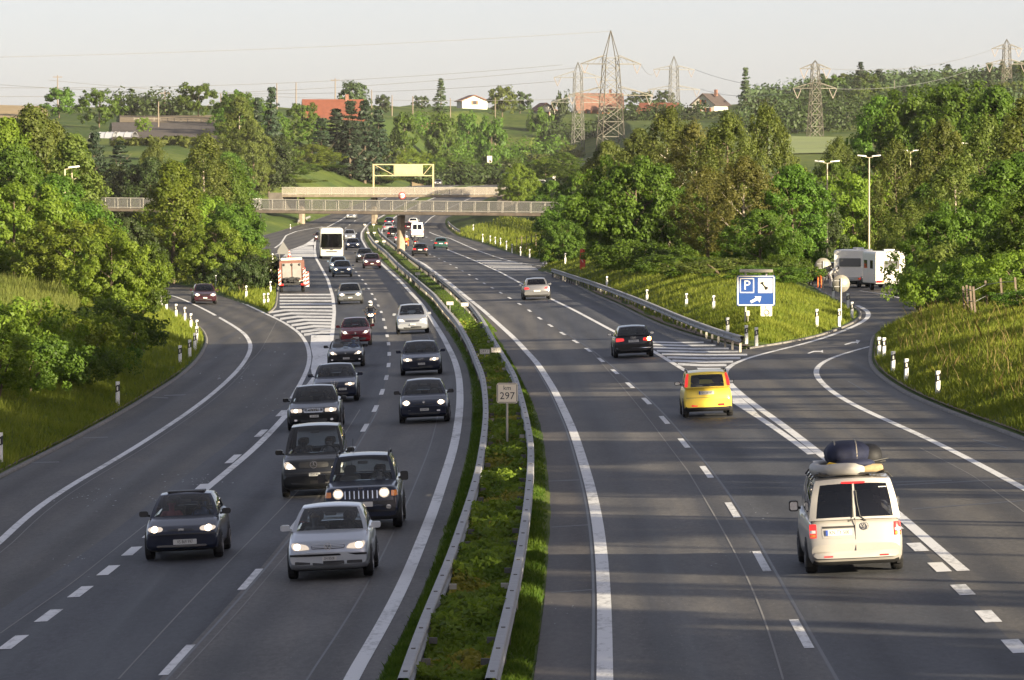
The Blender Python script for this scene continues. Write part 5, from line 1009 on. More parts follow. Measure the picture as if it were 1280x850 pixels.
SPEC['mpv'] = dict(L=4.27, W=1.78, H=1.60, paint='silver', zh0=0.86, zh1=1.04, belt=1.0, yA=1.05, yB=1.95, yC=3.70, yD=4.20, zd1=1.04, zd0=1.02, wA=0.80, wr=0.61, wD=0.74, R=0.32, wb=2.78, fo=0.80, see=True, nose=0.14, feat=[
    ('head', 'f', [(0.42, 0.69), (0.74, 0.70), (0.80, 0.86), (0.50, 0.80)], 0.5, (0.62, 0.77, 0.085), LAMP), ('one', 'f', [(-0.36, 0.665), (0.36, 0.665), (0.42, 0.77), (-0.42, 0.77)], 0.25, 'grille', TRIM), ('bars', 'f', [R_(-0.36, 0.36, z, z + 0.013) for z in (0.69, 0.715, 0.74)], 0.0, 'grille_slats', CHROME), ('badge', 'f', (0, 0.72), 0.06, 'star'), ('one', 'f', R_(-0.50, 0.50, 0.30, 0.42), 0.25, 'lower_grille', TRIM), ('plate', 'f', (-0.02, 0.53), (0.30, 0.085), 'SZ 772', False)] + REAR_STD)
SPEC['a4'] = dict(SPEC['saloon'], L=4.55, W=1.77, H=1.42, feat=[('head', 'f', [(0.36, 0.63), (0.74, 0.625), (0.80, 0.745), (0.40, 0.735)], 0.35, (0.58, 0.685, 0.085), LAMP), ('one', 'f', [(-0.30, 0.62), (0.30, 0.62), (0.34, 0.74), (-0.34, 0.74)], 0.2, 'grille', TRIM), ('badge', 'f', (0, 0.685), 0.048, 'rings'), ('plate', 'f', (-0.02, 0.50), (0.30, 0.085), 'TG 615', False), ('one', 'f', R_(-0.50, 0.50, 0.30, 0.42), 0.2, 'lower_grille', TRIM)] + REAR_STD)
SPEC['compact'] = dict(L=4.20, W=1.70, H=1.44, paint='navy', zh0=0.78, zh1=0.96, belt=0.94, yA=1.12, yB=1.92, yC=3.30, yD=4.0, zd1=1.0, zd0=0.97, wA=0.77, wr=0.57, wD=0.72, R=0.30, wb=2.53, fo=0.82, see=True, nose=0.15, black_mirrors=True, feat=[
    ('head', 'f', R_(0.46, 0.74, 0.64, 0.77), 0.9, (0.59, 0.705, 0.115), LAMP), ('one', 'f', R_(-0.34, 0.34, 0.63, 0.68), 0.6, 'grille', TRIM), ('badge', 'f', (0, 0.72), 0.04, 'disc'), ('plate', 'f', (-0.02, 0.47), (0.30, 0.085), 'SO 4471', False), ('one', 'f', R_(-0.55, 0.55, 0.30, 0.38), 0.3, 'lower_grille', TRIM), ('pair', 'f', R_(0.44, 0.56, 0.40, 0.45), 0.6, 'fog_light', WLENS)] + REAR_STD)
GEN_F = [('head', 'f', [(0.38, 0.64), (0.74, 0.635), (0.78, 0.755), (0.42, 0.745)], 0.4, (0.58, 0.695, 0.12), LAMP), ('one', 'f', R_(-0.32, 0.32, 0.64, 0.73), 0.3, 'grille', TRIM), ('plate', 'f', (0, 0.47), (0.30, 0.085), '', False), LOWER] + REAR_STD
SPEC['plain'] = dict(L=4.4, W=1.74, feat=GEN_F); SPEC['plain_saloon'] = dict(SPEC['saloon'], see=False, feat=GEN_F)
SPEC['estate'] = dict(L=4.6, W=1.75, H=1.45, yA=1.35, yB=2.1, yC=4.1, yD=4.5, zd1=1.0, zd0=0.98, paint='maroon', rail=True, feat=GEN_F)
# rear views
SPEC['transporter'] = dict(L=4.89, W=1.90, H=1.93, paint='champagne', zh0=1.02, zh1=1.22, belt=1.10, yA=0.85, yB=1.70, yC=4.62, yD=4.79, zd1=1.10, zd0=1.06, wA=0.86, wr=0.74, wD=0.90, R=0.335, wb=3.0, fo=0.90, rbow=0.05, rdrop=0.03, arch=0.01, tw=0.23, bigmir=True, black_mirrors=True, dark_rear=True, rwin=(0.075, 0.925, 0.05, 0.86), rsplit=(0.488, 0.512), swin=[(0.08, 0.26), (0.30, 0.60), (0.64, 0.94)], rim=STEEL_RIM, feat=[
    ('head', 'f', R_(0.50, 0.86, 0.78, 0.98), 0.3, (0.68, 0.88, 0.1), None), ('one', 'f', R_(-0.45, 0.45, 0.80, 0.95), 0.2, 'grille', TRIM),
    ('pair', 'r', R_(0.765, 0.905, 0.745, 1.02), 0.15, 'tail_light', REDL), ('pair', 'r', R_(0.785, 0.895, 0.84, 0.90), 0.2, 'reversing_light', WLENS, 0.014), ('pair', 'r', R_(0.785, 0.895, 0.765, 0.82), 0.2, 'rear_indicator', AMBER, 0.014),
    ('one', 'r', R_(-0.66, 0.06, 0.735, 0.985), 0.08, 'plate_recess', PT['champagne'], 0.010), ('one', 'r', R_(-0.65, 0.0, 0.93, 0.972), 0.0, 'handle_shadow_lip', TRIM, 0.016), ('plate', 'r', (-0.33, 0.845), (0.52, 0.115), 'KN TY 500', True), ('badge', 'r', (0.19, 0.955), 0.075, 'vw'),
    ('bars', 'r', [[(-0.005, 0.45), (0.005, 0.45), (0.005, 1.12), (-0.005, 1.12)]], 0.0, 'door_gap', TRIM), ('one', 'r', R_(-0.84, 0.84, 0.335, 0.475), 0.25, 'bumper', PT['champagne'], 0.06), ('pair', 'r', R_(0.46, 0.64, 0.36, 0.39), 0.2, 'reflector', REDL, 0.07), ('one', 'r', R_(-0.24, 0.24, 1.795, 1.835), 0.3, 'brake_light', REDL, 0.012),
    ('wiper', 'r', [(-0.10, 1.06), (-0.045, 1.16), (-0.035, 1.42), (-0.03, 1.66)]), ('wiper', 'r', [(0.22, 1.06), (0.10, 1.16), (0.055, 1.42), (0.04, 1.66)]), ('one', 'r', R_(0.50, 0.66, 1.70, 1.715), 0.0, 'window_sticker', PLATE, 0.012)])
SPEC['ignis'] = dict(L=3.63, W=1.63, H=1.53, paint='yellow', zh0=0.88, zh1=1.0, belt=0.99, yA=0.95, yB=1.60, yC=3.36, yD=3.58, zd1=1.00, zd0=0.98, wA=0.74, wr=0.665, wD=0.755, R=0.30, wb=2.36, fo=0.75, see=True, rail=True, clad=0.30, black_mirrors=True, rbow=0.07, rwin=(0.13, 0.87, 0.05, 0.80), feat=[
    ('head', 'f', R_(0.40, 0.70, 0.68, 0.84), 0.4, (0.55, 0.76, 0.1), None), ('pair', 'r', [(0.66, 1.03), (0.765, 1.03), (0.69, 1.46), (0.60, 1.46)], 0.12, 'tail_light', REDL, 0.02), ('plate', 'r', (-0.04, 0.82), (0.50, 0.115), 'SH 56187', True), ('one', 'r', R_(-0.36, 0.28, 0.75, 0.895), 0.15, 'plate_recess', PT['yellow'], 0.008), ('pair', 'r', R_(0.34, 0.55, 0.37, 0.45), 0.25, 'reflector', REDL, 0.012),
    ('one', 'r', R_(-0.72, 0.72, 0.655, 0.668), 0.0, 'bumper_edge', TRIM, 0.004), ('one', 'r', R_(-0.70, 0.70, 0.27, 0.335), 0.1, 'bumper_base', TRIM, 0.012), ('wiper', 'r', [(0.02, 1.03), (0.06, 1.08), (0.30, 1.10)])])
SPEC['a3'] = dict(L=4.29, W=1.765, H=1.42, paint='black', see=True, yA=1.25, yB=2.0, yC=3.55, yD=4.14, zd1=1.0, zd0=0.98, wA=0.79, wr=0.58, wD=0.72, R=0.32, wb=2.58, fo=0.88, rbow=0.14, feat=[('head', 'f', R_(0.4, 0.75, 0.62, 0.74), 0.3, (0.6, 0.68, 0.1), None),
    ('pair', 'r', [(0.42, 0.76), (0.80, 0.72), (0.79, 0.90), (0.44, 0.885)], 0.2, 'tail_light', REDL), ('plate', 'r', (0, 0.75), (0.46, 0.11), 'ZH 91473', False), ('badge', 'r', (0, 0.90), 0.04, 'rings'), ('one', 'r', R_(-0.78, 0.78, 0.42, 0.45), 0, 'bumper_strip', CHROME), ('one', 'r', R_(-0.62, 0.62, 0.30, 0.36), 0.1, 'bumper_base', TRIM)])
SPEC['limousine'] = dict(L=5.0, W=1.90, H=1.49, paint='pewter', see=False, yA=1.5, yB=2.3, yC=3.7, yD=4.35, zd1=1.02, zd0=1.02, zh0=0.78, wA=0.84, wr=0.62, wD=0.78, R=0.34, wb=2.99, fo=0.88, feat=[('head', 'f', R_(0.4, 0.75, 0.62, 0.74), 0.3, (0.6, 0.68, 0.1), None),
    ('pair', 'r', [(0.50, 0.76), (0.86, 0.72), (0.85, 0.90), (0.60, 0.88)], 0.3, 'tail_light', REDL), ('plate', 'r', (0, 0.62), (0.46, 0.11), 'GR 62', False), ('one', 'r', R_(-0.5, 0.5, 0.885, 0.90), 0.0, 'boot_trim', CHROME), ('one', 'r', R_(-0.80, 0.80, 0.30, 0.36), 0.1, 'bumper_base', TRIM)])
SPEC['rear_plain'] = dict(L=4.3, W=1.73, feat=[('pair', 'r', [(0.46, 0.72), (0.80, 0.70), (0.79, 0.88), (0.50, 0.86)], 0.2, 'tail_light', REDL), ('plate', 'r', (0, 0.72), (0.46, 0.11), '', False), ('one', 'r', R_(-0.76, 0.76, 0.34, 0.40), 0.1, 'bumper_strip', TRIM), ('head', 'f', R_(0.4, 0.75, 0.62, 0.74), 0.3, (0.6, 0.68, 0.1), None)])
SPEC['panelvan'] = dict(L=5.2, W=1.95, H=2.45, paint='white', zh0=1.05, zh1=1.25, belt=1.25, yA=0.9, yB=1.8, yC=5.0, yD=5.12, zd1=1.25, zd0=1.2, wA=0.88, wr=0.80, wD=0.93, R=0.34, wb=3.2, fo=1.0, rbow=0.04, arch=0.0, swin=[(0.06, 0.25)], rwin=(0.12, 0.88, 0.08, 0.72), rsplit=(0.48, 0.52), bigmir=True, black_mirrors=True, feat=[('pair', 'r', R_(0.84, 0.95, 0.75, 1.1), 0.1, 'tail_light', REDL), ('plate', 'r', (0, 0.75), (0.5, 0.11), '', False), ('one', 'r', R_(-0.9, 0.9, 0.38, 0.5), 0.1, 'bumper', TRIM, 0.03), ('head', 'f', R_(0.5, 0.85, 0.8, 1.0), 0.3, (0.66, 0.9, 0.14), LAMP), ('one', 'f', R_(-0.45, 0.45, 0.75, 0.95), 0.2, 'grille', TRIM), ('plate', 'f', (0, 0.6), (0.3, 0.085), '', False)])
def C(spec, x, y, line, onc, name, label, group=None, yaw=0.0, **ov):
    return place(car(dict(SPEC[spec], **ov), name, label, 'van' if 'van' in name else 'car', group), x, y, line, onc, yaw)
GL, GR = 'cars coming towards the bridge', 'cars driving away from the bridge'
escort = C('escort', 231, 698, ACL, True, 'hatchback', 'dark navy hatchback with sunroof and long white plate, alone in the slip lane', GL)
golf = C('golf', 414, 722, DL, True, 'hatchback', 'silver hatchback with round emblem, nearest of the oncoming cars', GL)
jeep = C('jeep', 455, 661, DL, True, 'off_road_car', 'dark blue off-roader with round headlights and slotted grille behind the silver hatchback', GL)
vaneo = C('vaneo', 395, 620, DL, True, 'people_carrier', 'tall black people carrier with a big star emblem', GL)
a6 = C('saloon', 394, 537, DL, True, 'saloon_car', 'black saloon with chrome framed ring grille, behind the tall people carrier', GL)
alfa = C('alfa', 420, 502, DL, True, 'saloon_car', 'dark saloon with triangular chrome grille and one headlight showing', GL)
mx5 = C('roadster', 433, 458.5, DL, True, 'convertible_car', 'open black roadster in front of the red hatchback', GL)
p206 = C('hatch', 445, 432, DL, True, 'hatchback', 'bright red hatchback right behind the open roadster', GL)
C('plain_saloon', 438, 380, DL, True, 'saloon_car', 'dark saloon behind the motorcycle, beside the white hatching', GL, paint='grey')
bclass = C('mpv', 516, 417, DL, True, 'people_carrier', 'silver people carrier in the fast lane, first behind the dark fast lane saloon', GL)
C('a4', 527, 468.5, DL, True, 'saloon_car', 'black saloon with ring emblem, middle car of the fast lane', GL, paint='navy')
C('compact', 531, 528, DL, True, 'hatchback', 'black compact car with round lit lamps, nearest car in the fast lane', GL)
C('plain_saloon', 428, 346, DL, True, 'saloon_car', 'slate blue saloon below the coach', GL, paint='blue', W=1.78)
C('plain', 423, 340, DL, True, 'hatchback', 'pale silver car half hidden behind the slate blue saloon', GL, paint='lightblue')
C('plain', 465, 335.5, DL, True, 'estate_car', 'dark maroon car in the fast lane ahead of another dark car', GL, paint='maroon')
C('plain_saloon', 456, 328, DL, True, 'saloon_car', 'black car half hidden behind the dark maroon one', GL)
C('plain_saloon', 441, 312.5, DL, True, 'saloon_car', 'dark blue car just right of the coach', GL, paint='blue')
C('mpv', 437, 301, DL, True, 'people_carrier', 'silver car behind the coach in the fast lane', GL, see=False, feat=GEN_F)
C('plain', 400.5, 302, DL, True, 'hatchback', 'dark red car half hidden left behind the coach', GL, paint='maroon')
C('plain_saloon', 439, 274, DL, True, 'saloon_car', 'white car just under the footbridge deck', GL, paint='silver')
C('estate', 256, 380, RAMP_R, True, 'estate_car', 'dark red estate with lit lamps in the bend of the slip road', GL, yaw=0.0)
van = C('transporter', 1068, 714, MR, False, 'camper_van', 'champagne coloured van with luggage piled on its roof', GR)
ignis = C('ignis', 885, 521, DR, False, 'hatchback', 'small yellow hatchback with black roof rails', GR)
a3 = C('a3', 792, 446.5, DR, False, 'hatchback', 'black hatchback with one indicator flashing beside the hatched gore', GR)
C('limousine', 671, 374.5, DR, False, 'saloon_car', 'silver saloon driving away alone in mid distance', GR)
C('rear_plain', 551, 311.5, DR, False, 'hatchback', 'dark green hatchback in the slow lane under the bridge end', GR, paint='green')
C('rear_plain', 525, 320, DR, False, 'saloon_car', 'black saloon behind the two motorcycles', GR, paint='black')
C('panelvan', 521.5, 298, DR, False, 'delivery_van', 'white high roof van with a green rear window ahead of the motorcycles', GR)
C('rear_plain', 500.5, 304, DR, False, 'hatchback', 'silver car just right of the bridge pillar', GR, paint='silver')
C('rear_plain', 491, 298, DR, False, 'estate_car', 'dark car cut by the bridge pillar', GR, paint='black', H=1.7)
C('rear_plain', 485.5, 289.5, DR, False, 'hatchback', 'pale car left of the bridge pillar under the deck', GR, paint='silver')
C('rear_plain', 510.5, 288.5, DR, False, 'hatchback', 'dark red car left of the white high roof van', GR, paint='maroon')
C('rear_plain', 516.5, 283, DR, False, 'estate_car', 'white car beyond the white high roof van', GR, paint='white')
C('rear_plain', 486.5, 282, DR, False, 'hatchback', 'dark car farthest left under the footbridge on the right carriageway', GR, paint='navy')
def far_car(Y, line, dx, onc, spec, name, label, **ov):
    r = car(dict(SPEC[spec], **ov), name, label, 'van' if 'van' in name else 'car', 'cars on the far road'); t_ = tangent(line, Y); set_on_road(r, float(line(Y)) + dx, Y, -t_ if onc else t_); return r
far_car(1275, DL, -2.0, True, 'plain', 'hatchback', 'pale car just right of the gantry leg on the far road', paint='pewter')
far_car(1345, DL, -2.0, True, 'plain', 'hatchback', 'black car second on the far road above the bridge railing', paint='black')
far_car(1425, DL, -1.5, True, 'plain_saloon', 'saloon_car', 'dark blue car third on the far road above the bridge railing', paint='navy')
far_car(1475, DL, -1.8, True, 'mpv', 'people_carrier', 'white car farthest away on the far road', paint='white', see=False, feat=GEN_F)
far_car(1440, DL, 1.8, True, 'plain', 'hatchback', 'grey car beside the farthest white one on the far road', paint='grey')
# warning light of the black hatchback
lp = MB().lathe([(0, -0.02), (0.07, -0.01), (0.085, 0.01), (0.05, 0.03), (0, 0.035)], (0, 0, 0), 12, 'y'); o = lp.build('indicator_lamp', ORANGE_ON, a3, (0.70, -2.07, 0.83))
# ---------------------------------------------------------------- bridges
CONC = flat('concrete', (0.25, 0.20, 0.15), 0.85, var=0.35, scale=0.8); CONC_D = flat('weathered_concrete', (0.15, 0.13, 0.11), 0.9, var=0.35, scale=0.7)
STEEL = flat('galvanised_steel', (0.27, 0.27, 0.275), 0.6, metal=0.25, var=0.15, scale=4); RAILP = flat('railing_paint', (0.50, 0.47, 0.40), 0.5, var=0.15, scale=2); POSTM = flat('dark_post', (0.09, 0.085, 0.08), 0.7); WOOD = flat('weathered_wood', (0.13, 0.10, 0.075), 0.9, var=0.35, scale=4)
def mesh_panel(name, c, dens):
    m, t, b = _new(name); b.inputs['Base Color'].default_value = (*c, 1); b.inputs['Roughness'].default_value = 0.6
    tr = t.nodes.new('ShaderNodeBsdfTransparent'); mx = t.nodes.new('ShaderNodeMixShader'); mx.inputs[0].default_value = dens
    t.links.new(tr.outputs[0], mx.inputs[1]); t.links.new(b.outputs[0], mx.inputs[2]); t.links.new(mx.outputs[0], t.nodes['Material Output'].inputs['Surface']); return m
WIRE_P = mesh_panel('wire_infill', (0.30, 0.29, 0.26), 0.30); WIRE_D = mesh_panel('dense_infill', (0.45, 0.40, 0.34), 0.42)
def bridge(name, label, A, B, zb, zt, rail, wid, piers, sp, infill):
    """deck from A to B (X, Y), underside zb, deck edge zt, railing height rail"""
    A, B = Vector((*A, 0)), Vector((*B, 0)); d = (B - A); L = d.length; a = math.atan2(d.y, d.x); root = thing(name, label, 'bridge', (A.x, A.y, 0), a)
    MB().box((L / 2, wid / 2, (zb + zt) / 2 + 0.1), (L, wid - 0.9, (zt - zb) - 0.2)).build('deck', CONC_D, root)
    for y in (0.2, wid - 0.2):
        MB().box((L / 2, y, (zb + 0.25 + zt) / 2), (L, 0.38, zt - zb - 0.25)).build('edge_beam', CONC, root)
        r = thing('railing', '', 'x', (0, 0, 0)); 
        for k in ('label', 'category'): del r[k]
        r.parent = root; mb = MB(); n = int(L / sp)
        for z in (zt + 0.12, zt + rail): mb.box((L / 2, y, z), (L, 0.07, 0.08))
        bars = mb.build('rail_bars', RAILP, r)
        for i in range(n + 1): MB().box((i * L / n, y + (0.05 if y < 1 else -0.05), zt + rail / 2), (0.08, 0.05, rail)).build('rail_post', RAILP, r)
        MB().box((L / 2, y + (0.02 if y < 1 else -0.02), zt + rail / 2 + 0.05), (L - 0.1, 0.012, rail - 0.2)).build('wire_infill', infill, r)
    for px_, bz, w in piers:
        MB().rbox((px_, wid / 2, (zb + bz) / 2 + 0.05), (w, 1.0, zb - bz + 0.2), 0.15, axis='z').build('pier', CONC, root)
    for x in (-1.2, L + 1.2): MB().box((x, wid / 2, zb - 0.8), (2.6, wid, 3.6)).build('abutment', CONC_D, root)
    return root
def at(x, Y): return ((x - 640) / F_PX * Y, Y)
A1, B1 = at(110, 655), at(732, 611); L1 = math.hypot(B1[0] - A1[0], B1[1] - A1[1]); px1 = (at(490, 628)[0] - A1[0]) / (B1[0] - A1[0]) * L1
fb = bridge('footbridge', 'near footbridge with pale railing across both carriageways', A1, B1, 4.72, 5.3, 1.24, 3.4, [(px1, -0.1, 0.55)], 1.95, WIRE_P)
fb.rotation_euler.y = 0.0062
A2, B2 = at(352, 955), at(622, 940); L2 = B2[0] - A2[0]
bridge('road_bridge', 'second bridge with dense pale railing behind the footbridge', A2, B2, 5.75, 6.4, 1.3, 6.5, [((at(368, 950)[0] - A2[0]), 0.6, 0.9), ((at(467, 948)[0] - A2[0]), 0.8, 0.9)], 2.2, WIRE_D)
# round no-overtaking sign on the second bridge
SIGN_W = flat('sign_white', (0.60, 0.57, 0.50), 0.45); SIGN_R = flat('sign_red', (0.48, 0.02, 0.02), 0.45); SIGN_K = flat('sign_black', (0.015, 0.015, 0.015), 0.5); SIGN_B = flat('sign_blue', (0.008, 0.046, 0.20), 0.4, coat=0.3); SIGN_BACK = flat('sign_back', (0.24, 0.225, 0.19), 0.5, metal=0.3, var=0.15, scale=3); GREYPOLE = flat('pole_grey', (0.40, 0.37, 0.31), 0.5, metal=0.4)
X, Z = XZ(502.5, 244.6, 930); s = thing('road_sign', 'round red ringed no overtaking sign on the second bridge', 'sign', (X, 930, Z))
MB().lathe([(0, 0.02), (0.62, 0.02), (0.62, -0.01), (0, -0.01)], n=28, axis='y').build('disc', SIGN_R, s); MB().lathe([(0, -0.013), (0.46, -0.013), (0.46, -0.016), (0, -0.016)], n=28, axis='y').build('face', SIGN_W, s)
for x, m_ in ((-0.16, SIGN_R), (0.17, SIGN_K)): MB().rbox((x, -0.02, -0.04), (0.24, 0.006, 0.14), 0.03).rbox((x, -0.02, 0.06), (0.15, 0.006, 0.12), 0.04).build('symbol', m_, s)
MB().box((0, 8.5, 0), (0.1, 17, 0.1)).build('bracket', STEEL, s)
# gantry seen from behind
GAN = flat('gantry_beige', (0.38, 0.32, 0.18), 0.55, var=0.12, scale=1)
Yg = 1130; xl, _ = XZ(467, 205, Yg); xr, ztop = XZ(541.5, 205, Yg); _, zmid = XZ(500, 219.5, Yg); g_ = thing('sign_gantry', 'beige sign gantry seen from behind, spanning the left carriageway', 'sign gantry', (xl, Yg, 0)); w = xr - xl
for x in (0, w): zb = gz(xl + x, Yg) - 0.3; MB().box((x, 0, (zb + ztop) / 2), (0.34, 0.5, ztop - zb)).build('leg', GAN, g_)
mb = MB()
for z in (ztop - 0.1, zmid): mb.box((w / 2, 0, z), (w - 0.34, 0.4, 0.2))
for a, b_ in (((0.3, zmid), (w * 0.33, zmid)),): pass
mb.bar((0.3, 0, ztop - 0.2), (w * 0.34, 0, zmid + 0.1), 0.13); mb.bar((w * 0.83, 0, zmid + 0.1), (w - 0.3, 0, ztop - 0.2), 0.13)
for x in (w * 0.345, w * 0.82): mb.box((x, 0, (ztop + zmid) / 2), (0.16, 0.36, ztop - zmid - 0.3))
mb.build('truss', GAN, g_); MB().box((w * 0.583, -0.1, (ztop + zmid) / 2), (w * 0.46, 0.3, (ztop - zmid) - 0.32)).build('sign_panel', GAN, g_)
mb = MB()
for i in range(9):
    for z in (ztop - 0.55, zmid + 0.5): mb.box((w * (0.38 + 0.05 * i), -0.27, z), (0.12, 0.04, 0.12))
mb.build('bolt_row', POSTM, g_)
X, Z = XZ(612, 199, 1330); s = thing('road_sign', 'small white sign on the bank beside the far road', 'sign', (X, 1330, Z)); MB().rbox((0, 0, 0), (1.2, 0.06, 1.6), 0.1).build('board', SIGN_W, s); MB().tube([(0, 0.06, -4), (0, 0.06, 0.6)], 0.06, 6).build('post', STEEL, s)

# ---------------------------------------------------------------- crash barriers
def barrier(label, px, step, ymax, pre=(), post=()):
    l = Line(px, pre, post, 0.72); y0, y1 = l.Y[0], min(l.Y[-1], ymax); Y = np.arange(y0, y1, 2.0); X = l(Y); z = zr(X, Y)
    if 'bank' in label: z = np.maximum(z, 0)
    root = thing('crash_barrier', label, 'barrier', (float(X[0]), float(Y[0]), 0)); o = Vector((float(X[0]), float(Y[0]), 0))
    prof = [(-0.08, 0.44), (-0.09, 0.51), (-0.05, 0.55), (-0.05, 0.63), (-0.09, 0.67), (-0.09, 0.73), (-0.07, 0.752), (0.07, 0.752), (0.09, 0.73), (0.09, 0.67), (0.05, 0.63), (0.05, 0.55), (0.09, 0.51), (0.08, 0.44)]
    mb = MB(); mb.grid([[(x + a - o.x, y - o.y, zz + h) for a, h in prof] for x, y, zz in zip(X, Y, z)], 0, False); mb.build('rail', STEEL, root, fix=False)
    mb = MB()
    n = 0; rest = MB()
    for k in np.arange(y0 + 1, y1, step):
        x, zz = float(l(k)), float(zr(l(k), k)); t_ = MB(); q = t_ if n < 98 else rest
        q.box((x - o.x, k - o.y, zz + 0.26), (0.10, 0.14, 0.66)); q.box((x - o.x + (0.2 if 'left' in label else -0.2) * (0 if 'bank' in label else 1), k - o.y, zz + 0.55), (0.14, 0.08, 0.10))
        if n < 98: t_.build('post', POSTM if n % 5 else GREYPOLE, root)
        n += 1
        mb.box((x - o.x, k - o.y, zz + 0.757), (0.07, 0.035, 0.008)); mb.box((x - o.x, k - o.y + 0.14, zz + 0.757), (0.07, 0.035, 0.008))
    if rest.v: r_ = rest.build('post', POSTM, root); r_['kind'] = 'stuff'
    mb.build('joint_bolts', POSTM, root); return l
BL = barrier('steel barrier on the left edge of the median', [(504, 850), (528, 778), (559, 710), (579.4, 648.7), (596.5, 597.5), (603, 560), (607.5, 524), (607, 496), (603.6, 468), (594.8, 448), (587, 428), (570.7, 400), (559, 387.4), (542, 366.7), (517.6, 346), (495, 327), (480, 312), (466.8, 301.8), (460, 292), (459, 285), (463, 279)], 4.0, 900)
BR = barrier('steel barrier on the right edge of the median', [(613.5, 850), (637.4, 754.5), (651, 689.7), (661, 618), (664.7, 560), (662, 541.7), (653, 501), (643, 468), (632.7, 450.6), (616, 423), (603.6, 400), (590, 382), (566, 360), (541, 340), (515, 322), (497, 308), (484, 298), (475, 290), (473, 285), (478, 278)], 4.0, 900)
BB = barrier('steel barrier in front of the right bank, from the red post to the parking sign', [(928, 421), (900, 413.4), (853, 396), (812.5, 379), (772, 363.4), (737.5, 351), (700, 339), (690, 336)], 4.0, 900)
barrier('short steel barrier on bank under the right bridge end', [(575, 288), (567, 283), (562, 279), (560, 276)], 4.0, 1200)
barrier('curved steel barrier on the left bank beyond the footbridge', [(372, 275.5), (378, 273), (386, 270.5), (388, 269.5)], 4.0, 1300)

# ---------------------------------------------------------------- signs
KM = thing('kilometre_sign', 'km 297 sign with a sunlit cream tone on a thin post in the median', 'sign', (*P(634, 566, 0.1), 0.1)); kx, ky = KM.location.x, KM.location.y; zz = float(zr(kx, ky)); KM.location.z = zz + 0.05
MB().tube([(0, 0.03, -0.3), (0, 0.03, 1.75)], 0.035, 8).build('post', GREYPOLE, KM); b_ = MB().rbox((0, 0, 1.82), (0.62, 0.03, 0.60), 0.07).build('board', flat('km_sign_sunlit', (0.80, 0.72, 0.56), 0.45), KM)  # board colour raised above the other signs to carry sunlight
def outline(w, h, r, t_, c, mb=None):
    mb = mb or MB(); 
    for x in (-1, 1): mb.box((c[0] + x * (w / 2 - t_ / 2), c[1], c[2]), (t_, 0.004, h - 2 * r))
    for z in (-1, 1): mb.box((c[0], c[1], c[2] + z * (h / 2 - t_ / 2)), (w - 2 * r, 0.004, t_))
    return mb
outline(0.58, 0.56, 0.03, 0.016, (0, -0.018, 1.82)).build('border', SIGN_K, b_); text_mesh('lettering', 'km', 0.19, SIGN_K, b_, (0, -0.019, 1.97), REAR_ROT); text_mesh('lettering', '297', 0.30, SIGN_K, b_, (0, -0.019, 1.73), REAR_ROT)
tx = ('297.1', '297.1', '297.2', '297.2', '297.3', '297.3'); wh = ('nearest, left', 'nearest, right', 'second', 'second', 'third', 'third')
for i, (x, y) in enumerate([(606, 440), (620, 438), (562.5, 379.5), (581, 381), (522, 342.5), (540, 342.5), (471, 302), (480, 302), (460, 291), (468, 291), (456, 281), (467, 281)]):
    p = P(x, y, 0.85); pair = ('nearest pair', 'second pair', 'third pair', 'fourth pair by the bridge pillar', 'fifth pair beyond the bridge pillar', 'farthest pair under the footbridge')[i // 2]
    s = thing('distance_plate', f'small white distance plate on the {("left", "right")[i % 2]} median barrier, {pair}', 'distance plate', (p[0], p[1], float(zr(p[0], p[1])) + 0.75), (-0.05, 0.06)[i % 2], 'distance plates on the median')
    MB().rbox((0, 0, 0.12), (0.44, 0.02, 0.22), 0.02).build('board', SIGN_W, s); MB().box((0, 0.02, -0.2), (0.04, 0.02, 0.5)).build('bracket', STEEL, s)
    outline(0.42, 0.20, 0.01, 0.012, (0, -0.012, 0.12)).build('border', SIGN_K, s)
    if i < 6: text_mesh('lettering', tx[i], 0.15, SIGN_K, s, (0, -0.012, 0.12), REAR_ROT)
# blue parking sign
Yp = 268.3; pxl, _ = XZ(921, 344, Yp); pxr, zt = XZ(969, 344, Yp); _, zb = XZ(945, 382.5, Yp); w, h = pxr - pxl, zt - zb; cx, cz = (pxl + pxr) / 2, (zt + zb) / 2
PS = thing('parking_sign', 'big blue P and telephone sign with arrow on the island nose', 'sign', (cx, Yp, 0)); zg = gz(cx, Yp)
for x in (-w * 0.27, w * 0.27): MB().tube([(x, 0.1, zg - 0.5), (x, 0.1, zt + 0.22)], 0.05, 8).build('post', GREYPOLE, PS)
bd = MB().rbox((0, 0, cz), (w, 0.06, h), 0.08).build('board', SIGN_B, PS); fy = -0.033
outline(w - 0.06, h - 0.06, 0.05, 0.05, (0, fy, cz)).build('border', SIGN_W, bd)
pz = cz + h * 0.165; MB().rbox((-w * 0.235, fy, pz), (w * 0.37, 0.005, h * 0.48), 0.02).build('parking_square_frame', SIGN_W, bd); MB().rbox((-w * 0.235, fy - 0.004, pz), (w * 0.32, 0.004, h * 0.42), 0.02).build('parking_square', SIGN_B, bd)
text_mesh('lettering', 'P', 0.66, SIGN_W, bd, (-w * 0.235, fy - 0.008, pz), REAR_ROT, 1.05, 0.003)
MB().rbox((w * 0.24, fy, pz), (w * 0.37, 0.005, h * 0.48), 0.02).build('telephone_square', SIGN_W, bd)
hs = MB(); ppp = [(w * 0.24 + 0.21 * math.cos(a) - 0.0, fy - 0.02, pz + 0.26 * math.sin(a) + 0.02) for a in np.linspace(rad(165), rad(290), 9)]; ppp = [(w * 0.16 + 0.30 * (1 - math.cos(t_)) , fy - 0.02, pz + 0.20 - 0.36 * t_ / 1.45) for t_ in np.linspace(0.1, 1.45, 8)]
